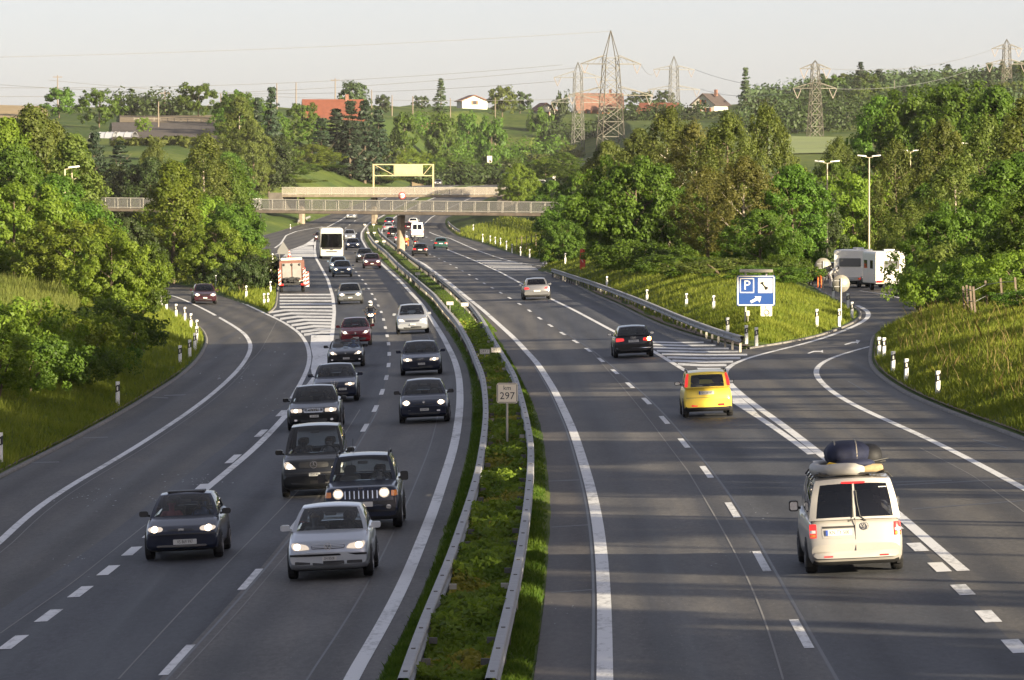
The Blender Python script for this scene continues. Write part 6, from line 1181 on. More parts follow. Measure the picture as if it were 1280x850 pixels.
hs.tube(ppp, [0.075, 0.07, 0.03, 0.028, 0.028, 0.03, 0.07, 0.075], 8); hs.build('handset_symbol', SIGN_K, bd)
ar = MB(); az = cz - h * 0.30; ar.bar((-0.26, fy, az - 0.11), (0.05, fy, az + 0.05), 0.006, 0.13); ar.add([(-0.06, fy - 0.004, az + 0.17), (0.26, fy - 0.004, az + 0.17), (0.18, fy - 0.004, az - 0.13), (0.10, fy - 0.004, az - 0.03), (-0.02, fy - 0.004, az + 0.10)], [(0, 1, 2, 3, 4)])
ar.build('arrow_symbol', SIGN_W, bd); MB().rbox((0, -0.25, zt + 0.22), (w * 0.86, 0.34, 0.16), 0.04, axis='x').build('lamp_housing', GREYPOLE, PS); mb = MB()
for x in (-w * 0.3, w * 0.3): mb.bar((x, 0.05, zt + 0.2), (x, -0.25, zt + 0.2), 0.05)
mb.build('lamp_arm', GREYPOLE, PS)
xw, zw = XZ(958, 388.5, Yp - 1); WS = thing('road_sign', 'small square wheelchair sign right below the blue parking sign', 'sign', (xw, Yp - 1, 0)); zg = gz(xw, Yp - 1)
MB().tube([(0, 0.05, zg - 0.4), (0, 0.05, zw + 0.2)], 0.03, 8).build('post', GREYPOLE, WS); bd = MB().rbox((0, 0, zw), (0.56, 0.03, 0.54), 0.05).build('board', SIGN_W, WS)
wc = MB(); wc.lathe([(0.14, -0.003), (0.14, 0.003), (0.105, 0.003), (0.105, -0.003), (0.14, -0.003)], (0, -0.02, zw - 0.08), 20, 'y', 0, False); wc.lathe([(0, -0.004), (0.035, -0.004), (0.035, 0.003), (0, 0.003)], (-0.04, -0.02, zw + 0.19), 12, 'y', 0, False)
for a, b2 in (((-0.03, 0.14), (-0.01, 0.02)), ((-0.01, 0.02), (0.11, 0.02)), ((0.11, 0.02), (0.17, -0.14)), ((-0.02, 0.09), (0.08, 0.09))): wc.bar((a[0], -0.02, zw + a[1]), (b2[0], -0.02, zw + b2[1]), 0.035, 0.006)
wc.build('wheelchair_symbol', SIGN_K, bd)
xw, zw = XZ(935, 391.5, Yp - 1.5); s = thing('marker_box', 'small pale box fixed below the left post of the blue parking sign', 'box', (xw, Yp - 1.5, zw)); MB().rbox((0, 0, 0), (0.16, 0.14, 0.26), 0.03).build('case', flat('pale_box', (0.60, 0.50, 0.34), 0.5), s); MB().tube([(0, 0.02, -1.2), (0, 0.02, -0.1)], 0.02, 6).build('post', GREYPOLE, s)
# red emergency telephone post
X, Y = P(721, 346.5); X, Y = X + 0.5, Y; s = thing('emergency_post', 'red emergency telephone post behind the start of the right barrier', 'emergency post', (X, Y, gz(X, Y))); MB().rbox((0, 0, 0.85), (0.46, 0.34, 1.75), 0.06, axis='z').build('case', flat('sos_red', (0.50, 0.035, 0.02), 0.4), s)
mb = MB(); mb.tube([(-0.10, -0.18, 0.95), (-0.05, -0.18, 0.75), (0.06, -0.18, 0.60)], 0.035, 6); mb.build('handset_symbol', SIGN_W, s); text_mesh('lettering', 'SOS', 0.17, SIGN_W, s, (0, -0.175, 1.35), REAR_ROT)
# round sign backs
for (x, y, yb, r, lab) in ((1029, 332.5, 363, 0.55, 'grey back of a round sign beside the walkers'), (1051.3, 354.6, 407, 0.46, 'grey back of a round sign in front of the caravans')):
    Yb = P(x, yb)[1]; X, Z = XZ(x, y, Yb); s = thing('road_sign', lab, 'sign', (X, Yb, 0)); MB().lathe([(0, -0.01), (r, -0.01), (r, 0.01), (0, 0.01)], (0, 0.06, Z), 28, 'y').build('disc', SIGN_BACK, s)
    MB().tube([(0, 0, gz(X, Yb) - 0.4), (0, 0, Z + r * 0.6)], 0.045, 8).build('post', GREYPOLE, s); MB().box((0, 0.03, Z + 0.15), (r * 1.5, 0.03, 0.04)).box((0, 0.03, Z - 0.15), (r * 1.5, 0.03, 0.04)).build('clamp', STEEL, s)
for x, y, Yb, rr, lab in ((694, 221.5, 1000, 0, 'white rectangular sign on a post above the side road'), (735, 222, 1000, 1, 'pale round sign on a post above the side road'), (715, 228, 1010, 1, 'small round sign left of the side road car'), (693, 236, 1040, 0, 'small white post sign beside the white van')):
    X, Z = XZ(x, y, Yb); s = thing('road_sign', lab, 'sign', (X, Yb, 0)); zg = gz(X, Yb)
    (MB().lathe([(0, -0.02), (0.42, -0.02), (0.42, 0.02), (0, 0.02)], (0, 0, Z), 20, 'y') if rr else MB().rbox((0, 0, Z), (0.9, 0.05, 0.45), 0.04)).build('board', SIGN_W if not rr else GREYPOLE, s); MB().tube([(0, 0.05, min(zg, Z - 2)), (0, 0.05, Z + 0.2)], 0.05, 6).build('post', GREYPOLE, s)

# ---------------------------------------------------------------- delineator posts
DPW = flat('delineator_white', (0.72, 0.72, 0.70), 0.5, var=0.08, scale=6); DPK = flat('delineator_black', (0.012, 0.012, 0.012), 0.5); REFL = flat('reflector', (0.7, 0.68, 0.6), 0.2)
def post_proto(name, label):
    r = thing(name, label, 'delineator post'); tri = lambda w, d: [(-w, 0.05), (w, 0.05), (w * 0.6, -d), (-w * 0.6, -d)]
    def seg(z0, z1, e=0.0, s0=0.0): mb = MB(); mb.add([(x * (1 + e), y * (1 + e), z + (x * 0.5 if s0 else 0)) for z in (z0, z1) for x, y in tri(0.075, 0.07)], [(3, 2, 1, 0), (4, 5, 6, 7), (0, 1, 5, 4), (1, 2, 6, 5), (2, 3, 7, 6), (3, 0, 4, 7)]); return mb
    b = seg(-0.3, 0.98).build('body', DPW, r); seg(0.56, 0.84, 0.06, 1).build('black_band', DPK, r); MB().rbox((0, -0.08, 0.70), (0.05, 0.008, 0.16), 0.01).build('reflector', REFL, r); return r
PP = []
def posts(pts, grp, labs, hgt=1.0):
    for i, (x, y) in enumerate(pts):
        Xg, Yg = P(x, y)
        for _ in range(6):                                    # settle on the real ground along the sight line
            z = gz(Xg, Yg) - float(zr(Xg, Yg)); Xg, Yg = P(x, y, max(0, min(z, 2.5)))
        lb = labs[i] if isinstance(labs, (list, tuple)) else labs
        if not PP: PP.append(post_proto('delineator_post', lb)); r = PP[0]; r.location = (Xg, Yg, gz(Xg, Yg)); r['group'] = grp
        else: r = dup(PP[0], (Xg, Yg, gz(Xg, Yg)), 0, lb, grp)
        r.scale = (1.1, 1.1, hgt)
LB = 'black banded white post '
posts([(147, 507), (225, 456), (237, 448), (243.5, 438.5), (245.6, 429), (246, 420), (238.5, 411), (231, 402), (220, 398), (208, 388), (202, 384), (0, 580)], 'posts along the left slip road kerb',
      [LB + k for k in ('standing alone on the lower left bank', 'first of the left kerb row, lowest down', 'second of the left kerb row', 'third of the left kerb row', 'fourth of the left kerb row', 'fifth of the left kerb row', 'sixth of the left kerb row', 'seventh of the left kerb row', 'eighth of the left kerb row', 'ninth of the left kerb row', 'last of the left kerb row under the tree', 'cut by the left picture edge')], 0.95)
posts([(210, 346.5), (270, 359), (307.8, 374), (330, 384), (335, 383.5), (338, 367), (339, 350), (340.7, 329), (363, 286)], 'posts on the slip road island', [LB + k for k in ('behind the dark red estate at the far bend', 'right of the dark red estate', 'midway along the slip road island', 'left of the twin posts at the island tip', 'right one of the twin posts at the island tip', 'left of the works truck', 'left behind the works truck', 'beside the grey warning triangle', 'on the grass left of the footbridge pier')], 1.0)
posts([(933, 434), (945.5, 434.5), (909.5, 426)], 'posts on the island nose', ['plain white left post under the blue parking sign', LB + 'right under the blue parking sign', 'grey white post at the end of the right barrier'], 0.9)
posts([(758.7, 359), (808.7, 377.5), (858, 396), (892, 407)], 'posts behind the right barrier', ['short white post behind the barrier nearest the red emergency post', 'short white post second from the red emergency post', 'short white post third from the red emergency post', 'short white post behind the barrier nearest the blue sign'], 0.75)
posts([(591.6, 295), (603.4, 302.5), (612.8, 305), (619, 307), (625.6, 309), (633, 313.5), (640, 316.5), (650.6, 320), (662, 323), (674.7, 324.5), (694, 330)], 'posts along the right merge lane', ['white post of the merge lane row, %s' % k for k in ('farthest under the bridge', 'second from the bridge', 'third from the bridge', 'fourth from the bridge', 'fifth from the bridge', 'sixth from the bridge', 'seventh from the bridge', 'fourth before its near end', 'third before its near end', 'next to last', 'last before the red emergency post')], 1.15)
posts([(679, 336.5), (683, 336.5), (706.6, 339)], 'posts at the island tip', [LB + 'left of the pair at the far island tip', LB + 'right of the pair at the far island tip', LB + 'left of the red emergency post'], 1.0)
posts([(1021, 415), (1049, 408), (1065, 398), (1060, 386), (1041.6, 374)], 'posts along the parking exit', [LB + k for k in ('on the shaded grass right of the blue parking sign', 'at the foot of the front round sign', 'in the bend right of the front round sign', 'behind the bend of the parking exit', 'between the two round signs')], 0.9)
posts([(1098.8, 446), (1105, 447), (1116.5, 466), (1133, 476.5), (1172.5, 495)], 'posts on the right grass bank', [LB + k for k in ('first on the nose of the right bank', 'second on the nose of the right bank, shorter', 'third on the right bank', 'fourth on the right bank', 'nearest and last on the right bank')], 0.85)
# ---------------------------------------------------------------- people
SKIN = flat('skin', (0.42, 0.24, 0.16), 0.6); HAIR = flat('hair', (0.035, 0.022, 0.014), 0.7); HAIR_L = flat('hair_fair', (0.20, 0.13, 0.06), 0.7); EYE = flat('eye', (0.02, 0.015, 0.012), 0.3); LIPS = flat('lips', (0.30, 0.10, 0.08), 0.5)
def cloth(name, c): return flat(name, c, 0.85, var=0.2, scale=5)
CL = dict(dark=cloth('dark_cloth', (0.03, 0.03, 0.036)), pink=cloth('pink_cloth', (0.36, 0.12, 0.13)), grey=cloth('grey_cloth', (0.16, 0.16, 0.17)), blue=cloth('blue_cloth', (0.05, 0.08, 0.16)), white=cloth('white_cloth', (0.66, 0.64, 0.60)), orange=cloth('orange_cloth', (0.60, 0.14, 0.04)), brown=cloth('brown_cloth', (0.13, 0.07, 0.045)), olive=cloth('olive_cloth', (0.10, 0.10, 0.06)), hivis=cloth('hi_vis_cloth', (0.80, 0.22, 0.03)), jeans=cloth('jeans', (0.06, 0.08, 0.13)))
POSE = {
 'stand': dict(pel=(0, 0, .93), che=(0, .02, 1.30), nec=(0, .01, 1.49), hed=(0, .03, 1.63), sl=(-.19, 0, 1.42), el=(-.26, -.03, 1.14), hl=(-.25, .08, .90), sr=(.19, 0, 1.42), er=(.26, -.03, 1.14), hr=(.25, .08, .90), pl=(-.10, 0, .90), kl=(-.11, .03, .50), fl=(-.11, -.03, .09), tl=(-.12, .15, .04), pr=(.10, 0, .90), kr=(.11, .05, .50), fr=(.12, .02, .09), tr=(.13, .20, .04)),
 'bend': dict(pel=(0, -.12, .92), che=(0, .16, 1.20), nec=(0, .32, 1.32), hed=(0, .44, 1.36), sl=(-.19, .24, 1.26), el=(-.22, .36, 1.02), hl=(-.12, .52, .86), sr=(.19, .24, 1.26), er=(.22, .36, 1.02), hr=(.12, .52, .86), pl=(-.10, -.12, .90), kl=(-.11, -.02, .50), fl=(-.11, -.10, .09), tl=(-.12, .08, .04), pr=(.10, -.12, .90), kr=(.11, .02, .50), fr=(.12, -.04, .09), tr=(.13, .14, .04)),
 'drive': dict(pel=(0, 0, .12), che=(0, -.08, .46), nec=(0, -.10, .66), hed=(0, -.07, .80), sl=(-.19, -.08, .60), el=(-.27, .12, .40), hl=(-.15, .34, .50), sr=(.19, -.08, .60), er=(.27, .12, .40), hr=(.15, .34, .50), pl=(-.10, .02, .12), kl=(-.13, .42, .24), fl=(-.13, .66, -.10), tl=(-.13, .80, -.08), pr=(.10, .02, .12), kr=(.13, .42, .24), fr=(.13, .66, -.10), tr=(.13, .80, -.08)),
 'ride': dict(pel=(0, 0, .86), che=(0, .14, 1.16), nec=(0, .24, 1.34), hed=(0, .31, 1.46), sl=(-.20, .18, 1.28), el=(-.34, .36, 1.06), hl=(-.30, .62, .98), sr=(.20, .18, 1.28), er=(.34, .36, 1.06), hr=(.30, .62, .98), pl=(-.11, .02, .84), kl=(-.24, .38, .66), fl=(-.22, .02, .34), tl=(-.23, .16, .30), pr=(.11, .02, .84), kr=(.24, .38, .66), fr=(.22, .02, .34), tr=(.23, .16, .30))}
POSE['sit'] = dict(POSE['drive'], el=(-.25, .06, .36), hl=(-.10, .26, .26), er=(.25, .06, .36), hr=(.10, .26, .26))
CH = [('pel', 'che', 'T'), ('che', 'nec', 'T'), ('nec', 'hed', 'S'), ('che', 'sl', 'T'), ('sl', 'el', 'T'), ('el', 'hl', 'A'), ('che', 'sr', 'T'), ('sr', 'er', 'T'), ('er', 'hr', 'A'), ('pel', 'pl', 'L'), ('pl', 'kl', 'L'), ('kl', 'fl', 'L'), ('fl', 'tl', 'F'), ('pel', 'pr', 'L'), ('pr', 'kr', 'L'), ('kr', 'fr', 'L'), ('fr', 'tr', 'F')]
RAD = dict(pel=(.15, .11), che=(.165, .12), nec=(.06, .06), hed=(.085, .10), sl=(.075, .075), el=(.048, .048), hl=(.038, .03), sr=(.075, .075), er=(.048, .048), hr=(.038, .03), pl=(.09, .095), kl=(.062, .062), fl=(.048, .05), tl=(.04, .035), pr=(.09, .095), kr=(.062, .062), fr=(.048, .05), tr=(.04, .035))
def person_mesh(pose):
    J = dict(POSE[pose]); names = list(J); me = bpy.data.meshes.new('skeleton'); idx = {n: i for i, n in enumerate(names)}
    h, n_ = Vector(J['hed']), Vector(J['nec']); up = (h - n_).normalized()
    vs = [J[n] for n in names] + [tuple(h + up * 0.10)]; me.from_pydata(vs, [(idx[a], idx[b]) for a, b, _ in CH] + [(idx['hed'], len(names))], [])
    o = bpy.data.objects.new('skeleton', me); COL.objects.link(o); o.modifiers.new('s', 'SKIN'); sub = o.modifiers.new('d', 'SUBSURF'); sub.levels = 2; sub.render_levels = 2
    for i, n in enumerate(names): me.skin_vertices[0].data[i].radius = RAD[n]; me.skin_vertices[0].data[i].use_root = (n == 'pel')
    me.skin_vertices[0].data[len(names)].radius = (.062, .07)
    dg = bpy.context.evaluated_depsgraph_get(); ev = o.evaluated_get(dg); m2 = bpy.data.meshes.new_from_object(ev); mb = MB(); mb.add([v.co for v in m2.vertices], [list(p.vertices) for p in m2.polygons], 0, True)
    bpy.data.objects.remove(o)
    for k in range(len(mb.f)):                     # cloth and skin regions follow the nearest bone
        c = sum((Vector(mb.v[i]) for i in mb.f[k]), Vector()) / len(mb.f[k]); bd, lab = 9, 'T'
        for a, b, l in CH:
            A, B = Vector(J[a]), Vector(J[b]); t = max(0, min(1, (c - A).dot(B - A) / (B - A).length_squared)); d = (c - A - (B - A) * t).length
            if l == 'A' and t > 0.75: l = 'S'
            if d < bd: bd, lab = d, l
        if (c - h).length < 0.16: lab = 'S'
        mb.m[k] = dict(T=0, A=0, L=1, S=2, F=3)[lab]
    fw = Vector((0, 1, 0)); fw = (fw - up * fw.dot(up)).normalized(); rt = fw.cross(up)
    H = lambda r, f, u: tuple(h + rt * r + fw * f + up * u)
    for e in (-1, 1):
        mb.lathe([(0, -.004), (.014, 0), (0, .004)], H(e * .034, .092, .03), 8, 'y', 4); mb.rbox(H(e * .088, -.005, .01), (.016, .03, .06), .007, 2, axis='x')
        hd, el = Vector(J['hl' if e < 0 else 'hr']), Vector(J['el' if e < 0 else 'er']); d = (hd - el).normalized(); side = d.cross(Vector((1, 0, 0))).normalized()
        for k, L in enumerate((.062, .074, .070, .055)):
            b_ = hd + d * .03 + side * (.015 * (k - 1.5)); mb.tube([b_, b_ + d * L * .6, b_ + d * L * .85 + Vector((-e * .03, 0, -.012))], [.0095, .009, .007], 5, 2)
        mb.tube([hd + side * .025, hd + side * .05 + d * .025, hd + side * .045 + d * .055], [.011, .010, .008], 5, 2)
    mb.add([H(-.014, .085, .005), H(.014, .085, .005), H(0, .125, -.005), H(0, .092, .035)], [(0, 1, 2), (0, 2, 3), (1, 3, 2)], 2); mb.rbox(H(0, .088, -.038), (.05, .02, .012), .005, 5)
    hair = MB(); P_ = []
    for i in range(6):
        a = i / 5 * 1.75; P_.append([H(.098 * math.sin(a) * math.cos(t_), -.012 + .112 * math.sin(a) * math.sin(t_) * (1 if math.sin(t_) < 0 else .82), .045 + .098 * math.cos(a) + (0.03 if math.sin(t_) > 0.3 and a > 1.1 else 0)) for t_ in np.linspace(0, 2 * math.pi, 17)[:-1]])
    hair.grid(P_, 0, True, True); return mb.mesh('person'), hair.mesh('hair')
PM = {k: person_mesh(k) for k in POSE}
def person(label, pose, top, legs, hair=HAIR, group=None, helmet=None):
    me, hm = PM[pose]; me = me.copy(); me.materials.clear(); o = link('person', me, [CL[top], CL[legs], SKIN, CL['dark'], EYE, LIPS]); tag(o, label, 'person', group)
    if helmet:
        J = POSE[pose]; c = Vector(J['hed']) + Vector((0, 0, .02)); mb = MB().lathe([(0, .16), (.08, .145), (.13, .09), (.148, 0), (.14, -.08), (.115, -.14), (.10, -.14)], c, 18); hl = mb.build('helmet', helmet, o); MB().grid([[c + Vector((.15 * math.sin(a), .152 * math.cos(a), z)) for a in np.linspace(-1.0, 1.0, 9)] for z in (-.05, .0, .05)]).build('visor', TRIM, hl)
    else:
        h2 = hm.copy(); h2.materials.clear(); link('hair', h2, hair, o)
    return o
def seat(car_, label, side, pose, top, hair=HAIR):
    o = person(label, pose, top, 'dark', hair, 'people in the oncoming cars'); M = car_.rotation_euler.to_matrix().to_4x4(); M.translation = car_.location
    o.location = M @ Vector((0.36 * side, car_.get('seat_y', 0) + 0.16, car_.get('seat_z', 0.42) - 0.02)); o.rotation_euler = car_.rotation_euler; o.scale = (0.97, 0.97, 0.92)
for a in ((escort, 'driver of the navy hatchback with sunroof', -1, 'drive', 'blue'), (escort, 'front passenger in pink in the navy hatchback with sunroof', 1, 'sit', 'pink', HAIR_L), (golf, 'driver of the nearest silver hatchback', -1, 'drive', 'dark'), (golf, 'fair haired front passenger in the nearest silver hatchback', 1, 'sit', 'grey', HAIR_L),
          (jeep, 'driver of the dark blue off-roader', -1, 'drive', 'grey'), (vaneo, 'driver of the tall black people carrier', -1, 'drive', 'grey'), (vaneo, 'front passenger in the tall black people carrier', 1, 'sit', 'dark'), (alfa, 'driver of the dark saloon with triangular grille', -1, 'drive', 'grey'), (alfa, 'front passenger in the dark saloon with triangular grille', 1, 'sit', 'dark'),
          (a6, 'driver of the black saloon with chrome framed grille', -1, 'drive', 'dark'), (mx5, 'driver of the open black roadster', -1, 'drive', 'blue'), (p206, 'driver of the red hatchback', -1, 'drive', 'dark'), (bclass, 'driver of the silver people carrier', -1, 'drive', 'grey'), (ignis, 'driver of the small yellow hatchback', -1, 'drive', 'dark')):
    seat(*a)
def stand(x, y, label, pose, top, legs, yaw, hair=HAIR):
    p = P(x, y); o = person(label, pose, top, legs, hair); o.location = (p[0], p[1], gz(*p) if gz(*p) > float(zr(*p)) else float(zr(*p)) + 0.005); o.rotation_euler = (0, 0, yaw); return o
stand(1014, 358.5, 'person in brown standing left of the round sign back', 'stand', 'brown', 'brown', 2.6); stand(1024.5, 360, 'person in orange top and white trousers on the parking road', 'stand', 'orange', 'white', 3.0, HAIR_L); stand(1039, 359.5, 'person in white shirt and dark trousers bending beside a dark car', 'bend', 'white', 'dark', -1.3)

# ---------------------------------------------------------------- motorcycles
def motorcycle(name, label, pt, lit, top, legs, rlabel, hel, boxes=False, group='motorcycles'):
    r = thing(name, label, 'motorcycle', (0, 0, 0), 0, group); pm = PT[pt]
    for y in (0.72, -0.70): w = MB().lathe([(.19, -.06), (.27, -.065), (.31, -.03), (.31, .03), (.27, .065), (.19, .06)], (0, 0, 0), 22, 'x').build('wheel', RUBBER, r, (0, y, .31)); MB().lathe([(0, .03), (.05, .03), (.06, .01), (.19, .015), (.20, -.03)], (0, 0, 0), 16, 'x').build('rim', RIM, w)
    mb = MB()
    for e in (-1, 1): mb.tube([(e * .10, .72, .31), (e * .11, .50, .92)], .028, 6)
    mb.build('fork', STEEL, r); MB().tube([(-.36, .42, .98), (-.2, .5, 1.0), (.2, .5, 1.0), (.36, .42, .98)], .018, 6).build('handlebar', TRIM, r)
    sec = lambda y, w, z0, z1: [(w * math.cos(a), y, (z0 + z1) / 2 + (z1 - z0) / 2 * math.sin(a)) for a in np.linspace(0, 2 * math.pi, 13)[:-1]]
    MB().grid([sec(.80, .10, .70, .86), sec(.72, .19, .62, .98), sec(.50, .25, .40, 1.06), sec(.2, .22, .30, .98), sec(-.1, .14, .34, .86)], 0, True, True).build('fairing', pm, r)
    MB().grid([sec(.25, .15, .78, .98), sec(0, .19, .74, 1.0), sec(-.2, .12, .74, .90)], 0, True, True).build('tank', pm, r); MB().grid([sec(-.12, .13, .74, .86), sec(-.45, .16, .74, .86), sec(-.85, .10, .80, .96)], 0, True, True).build('saddle', TRIM, r)
    MB().grid([[(.16 * s_, .62 - .05 * abs(s_), .98), (.13 * s_, .50, 1.24)] for s_ in (-1, -.5, 0, .5, 1)]).build('windscreen', GLASS_D, r)
    for e in (-1, 1):
        MB().lathe([(0, .05), (.055, .045), (.07, 0), (.05, -.04)], (e * .085, .80, .80), 12, 'y').build('headlight', LAMP if lit else LENS, r); MB().rbox((e * .40, .46, 1.10), (.13, .04, .08), .03).build('mirror', TRIM, r); MB().rbox((e * .27, .52, .86), (.07, .04, .05), .02).build('indicator', AMBER, r)
        if boxes: MB().rbox((e * .34, -.62, .66), (.22, .50, .38), .06, axis='x').build('pannier', PT['grey'], r)
    MB().tube([(.14, -.1, .32), (.18, -.8, .48)], .05, 8).build('exhaust', CHROME, r); MB().rbox((0, -.90, .84), (.18, .04, .08), .03).build('tail_light', REDL, r); MB().rbox((0, -.93, .62), (.18, .01, .18), .01).build('number_plate', PLATE, r)
    r['axle_f'] = .72; r['axle_r'] = -.70; rider = person(rlabel, 'ride', top, legs, helmet=hel, group='motorcycle riders'); return r, rider
HELM_W = flat('helmet_white', (0.6, 0.6, 0.62), 0.2, coat=1.0); HELM_K = flat('helmet_black', (0.02, 0.02, 0.022), 0.2, coat=1.0)
for x, y, ln, onc, a in ((464, 411, DL, True, ('sport_motorcycle', 'dark purple motorcycle with lit lamps between the lanes on the left carriageway', 'navy', True, 'dark', 'dark', 'rider with pale helmet on the oncoming motorcycle', HELM_W)),
                         (508, 310.5, DR, False, ('touring_motorcycle', 'motorcycle of the rider in the orange vest', 'maroon', False, 'hivis', 'dark', 'rider in orange vest driving away near the bridge', HELM_W)), (519, 310, DR, False, ('touring_motorcycle', 'dark motorcycle with grey panniers driving away', 'black', False, 'dark', 'dark', 'rider in black driving away near the bridge', HELM_K, True))):
    r, rd = motorcycle(*a); place(r, x, y, ln, onc); rd.location = r.location; rd.rotation_euler = r.rotation_euler

# ---------------------------------------------------------------- coach, lorries, caravans
def boxed(name, label, cat, L, W, z0, z1, pm, bow=0.1, rr=0.18, n_=10):
    """big vehicle body: rounded section lofted along y"""
    r = thing(name, label, cat); rows = []
    for s_, k in ((0, .93), (.06, .975), (.2, 1), (L - .2, 1), (L - .05, .98), (L, .95)):
        y = L / 2 - s_; sec = []
        for cx, cz, a0 in ((1, 1, 0), (-1, 1, 90), (-1, -1, 180), (1, -1, 270)):
            for i in range(5): a = rad(a0 + 22.5 * i); q_ = rr if cz > 0 else .06; sec.append((cx * (W / 2 * k - q_) + q_ * math.cos(a), y, (z1 - q_ - (1 - k) * 1.2 if cz > 0 else z0 + q_) + q_ * math.sin(a)))
        rows.append(sec)
    mb = MB().grid(rows, 0, False, True); mb.add(rows[0], [list(range(20))]); mb.add(rows[-1], [list(range(20))[::-1]]); r['axle_f'] = L / 2 - 1; r['axle_r'] = -L / 2 + 1; return r, mb.build('body', pm, r)
def wheels(r, ys, W, R, w=.28, double=False):
    for y in ys:
        for e in (-1, 1): o = MB().lathe([(R * .55, -w / 2), (R * .93, -w / 2), (R, -w * .3), (R, w * .3), (R * .93, w / 2), (R * .55, w / 2)], (0, 0, 0), 20, 'x').build('wheel', RUBBER, r, (e * (W / 2 - w / 2 + .01), y, R)); MB().lathe([(0, .05), (R * .3, .05), (R * .56, .02), (R * .56, -.05)], (e * (w / 2 - .04), 0, 0), 16, 'x').build('rim', STEEL_RIM, o)
bus, bb = boxed('coach', 'white touring coach with a big dark windscreen', 'coach', 12, 2.55, .32, 3.38, PT['cream'], rr=.3); wheels(bus, (3.3, -2.6), 2.55, .5)
bus['axle_f'] = 5.9
MB().grid([[(1.19 * u * (1 - .05 * v), 6.03 - .03 * abs(u) ** 3, 1.22 + 1.52 * v) for u in np.linspace(-1, 1, 13)] for v in np.linspace(0, 1, 6)]).build('windscreen', GLASS_D, bus); MB().grid([[(1.17 * u, 6.025 - .03 * abs(u) ** 3, 1.02 + .22 * v) for u in np.linspace(-1, 1, 9)] for v in (0, 1)]).build('dash_panel', TRIM, bus)
for e in (-1, 1):
    MB().rbox((e * .98, 5.93, .72), (.42, .1, .22), .08).build('headlight', LENS, bus); MB().rbox((e * 1.42, 6.0, 2.35), (.18, .14, .52), .06).tube([(e * 1.15, 5.8, 3.0), (e * 1.42, 6.05, 2.9), (e * 1.42, 6.0, 2.5)], .03, 6).build('mirror', TRIM, bus)
    MB().box((e * 1.272, -.3, 2.3), (.01, 10.5, 1.1)).build('side_window', GLASS_D, bus)
MB().rbox((0, 6.0, .78), (1.2, .06, .10), .03).build('grille', TRIM, bus); MB().rbox((0, 6.0, .50), (.5, .03, .11), .01).build('number_plate', PLATE, bus); MB().rbox((0, 6.02, .98), (.30, .02, .10), .04).build('emblem', CHROME, bus)
place(bus, 414.5, 323.5, DL, True)
seatd = MB().rbox((-.7, 5.2, 1.55), (.5, .3, .9), .1).rbox((.6, 4.9, 1.5), (.5, .3, .9), .1).build('seat', GREYIN, bus)
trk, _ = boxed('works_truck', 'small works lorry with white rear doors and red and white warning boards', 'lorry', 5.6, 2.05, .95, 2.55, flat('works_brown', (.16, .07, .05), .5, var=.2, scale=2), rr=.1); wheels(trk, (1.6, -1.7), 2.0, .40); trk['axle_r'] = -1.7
RW = flat('warning_red', (0.50, 0.03, 0.03), 0.5); yb = -2.83
for e in (-1, 1):
    MB().rbox((e * .40, yb, 1.72), (.70, .05, 1.22), .04).build('rear_door', flat('door_white_shaded', (.22, .21, .20), .5, var=.15, scale=2), trk); b_ = MB().rbox((e * .98, yb - .05, 1.25), (.20, .05, 1.3), .03).build('warning_board', SIGN_W, trk)  # white doors toned darker in place of shade missing here
    for k in range(4): MB().add([(e * .98 - .09, yb - .08, .70 + k * .32), (e * .98 + .09, yb - .08, .86 + k * .32), (e * .98 + .09, yb - .08, 1.02 + k * .32), (e * .98 - .09, yb - .08, .86 + k * .32)], [(0, 1, 2, 3)]).build('red_stripe', RW, b_)
    MB().rbox((e * .85, yb - .05, .62), (.30, .05, .14), .03).build('tail_light', REDL, trk); MB().lathe([(0, -.03), (.09, -.03), (.10, 0), (0, 0)], (e * .62, yb - .03, 2.2), 14, 'y').build('warning_lamp', TRIM, trk)
MB().lathe([(0, -.03), (.09, -.03), (.10, 0), (0, 0)], (0, yb - .03, 2.2), 14, 'y').build('warning_lamp', TRIM, trk); MB().rbox((0, -2.5, 2.66), (1.7, .4, .2), .06).build('light_bar', SIGN_W, trk); MB().box((0, 0, .72), (1.1, 5.4, .26)).box((0, -2.7, .66), (1.9, .12, .16)).build('chassis', TRIM, trk)
mb = MB(); rng = np.random.default_rng(3)
for k in range(12): mb.rbox((rng.uniform(-.55, .55), -3.0 + rng.uniform(-.1, .1), rng.uniform(.85, 1.2)), (rng.uniform(.15, .35), .2, rng.uniform(.12, .3)), .03)
mb.build('rear_equipment', TRIM, trk); b_ = MB().rbox((1.22, -2.6, 1.0), (.28, .06, 1.2), .03).build('side_board', SIGN_W, trk)
for k in range(4): MB().add([(1.09, -2.64, .45 + k * .3), (1.35, -2.64, .58 + k * .3), (1.35, -2.64, .73 + k * .3), (1.09, -2.64, .60 + k * .3)], [(0, 1, 2, 3)]).build('red_stripe', RW, b_)
MB().rbox((0, 2.2, 1.5), (1.9, 1.2, 1.7), .12, axis='x').build('cab', PT['cream'], trk); place(trk, 365.5, 365, Line([(382, 410), (372, 360), (368, 330)]), False)
box, _ = boxed('box_lorry', 'pale box lorry half hidden behind the left trees', 'lorry', 7.5, 2.5, .9, 3.4, PT['white'], rr=.06); wheels(box, (2.5, -2.4), 2.4, .45); box.location = (-44.5, 930, gz(-44.5, 930)); box.rotation_euler = (0, 0, -.08)
for z in (1.3, 1.9, 2.5): MB().box((0, -3.77, z), (2.3, .03, .06)).build('door_rail', GREYPOLE, box)
MB().box((0, 0, .75), (1.0, 7.2, .3)).build('chassis', TRIM, box)
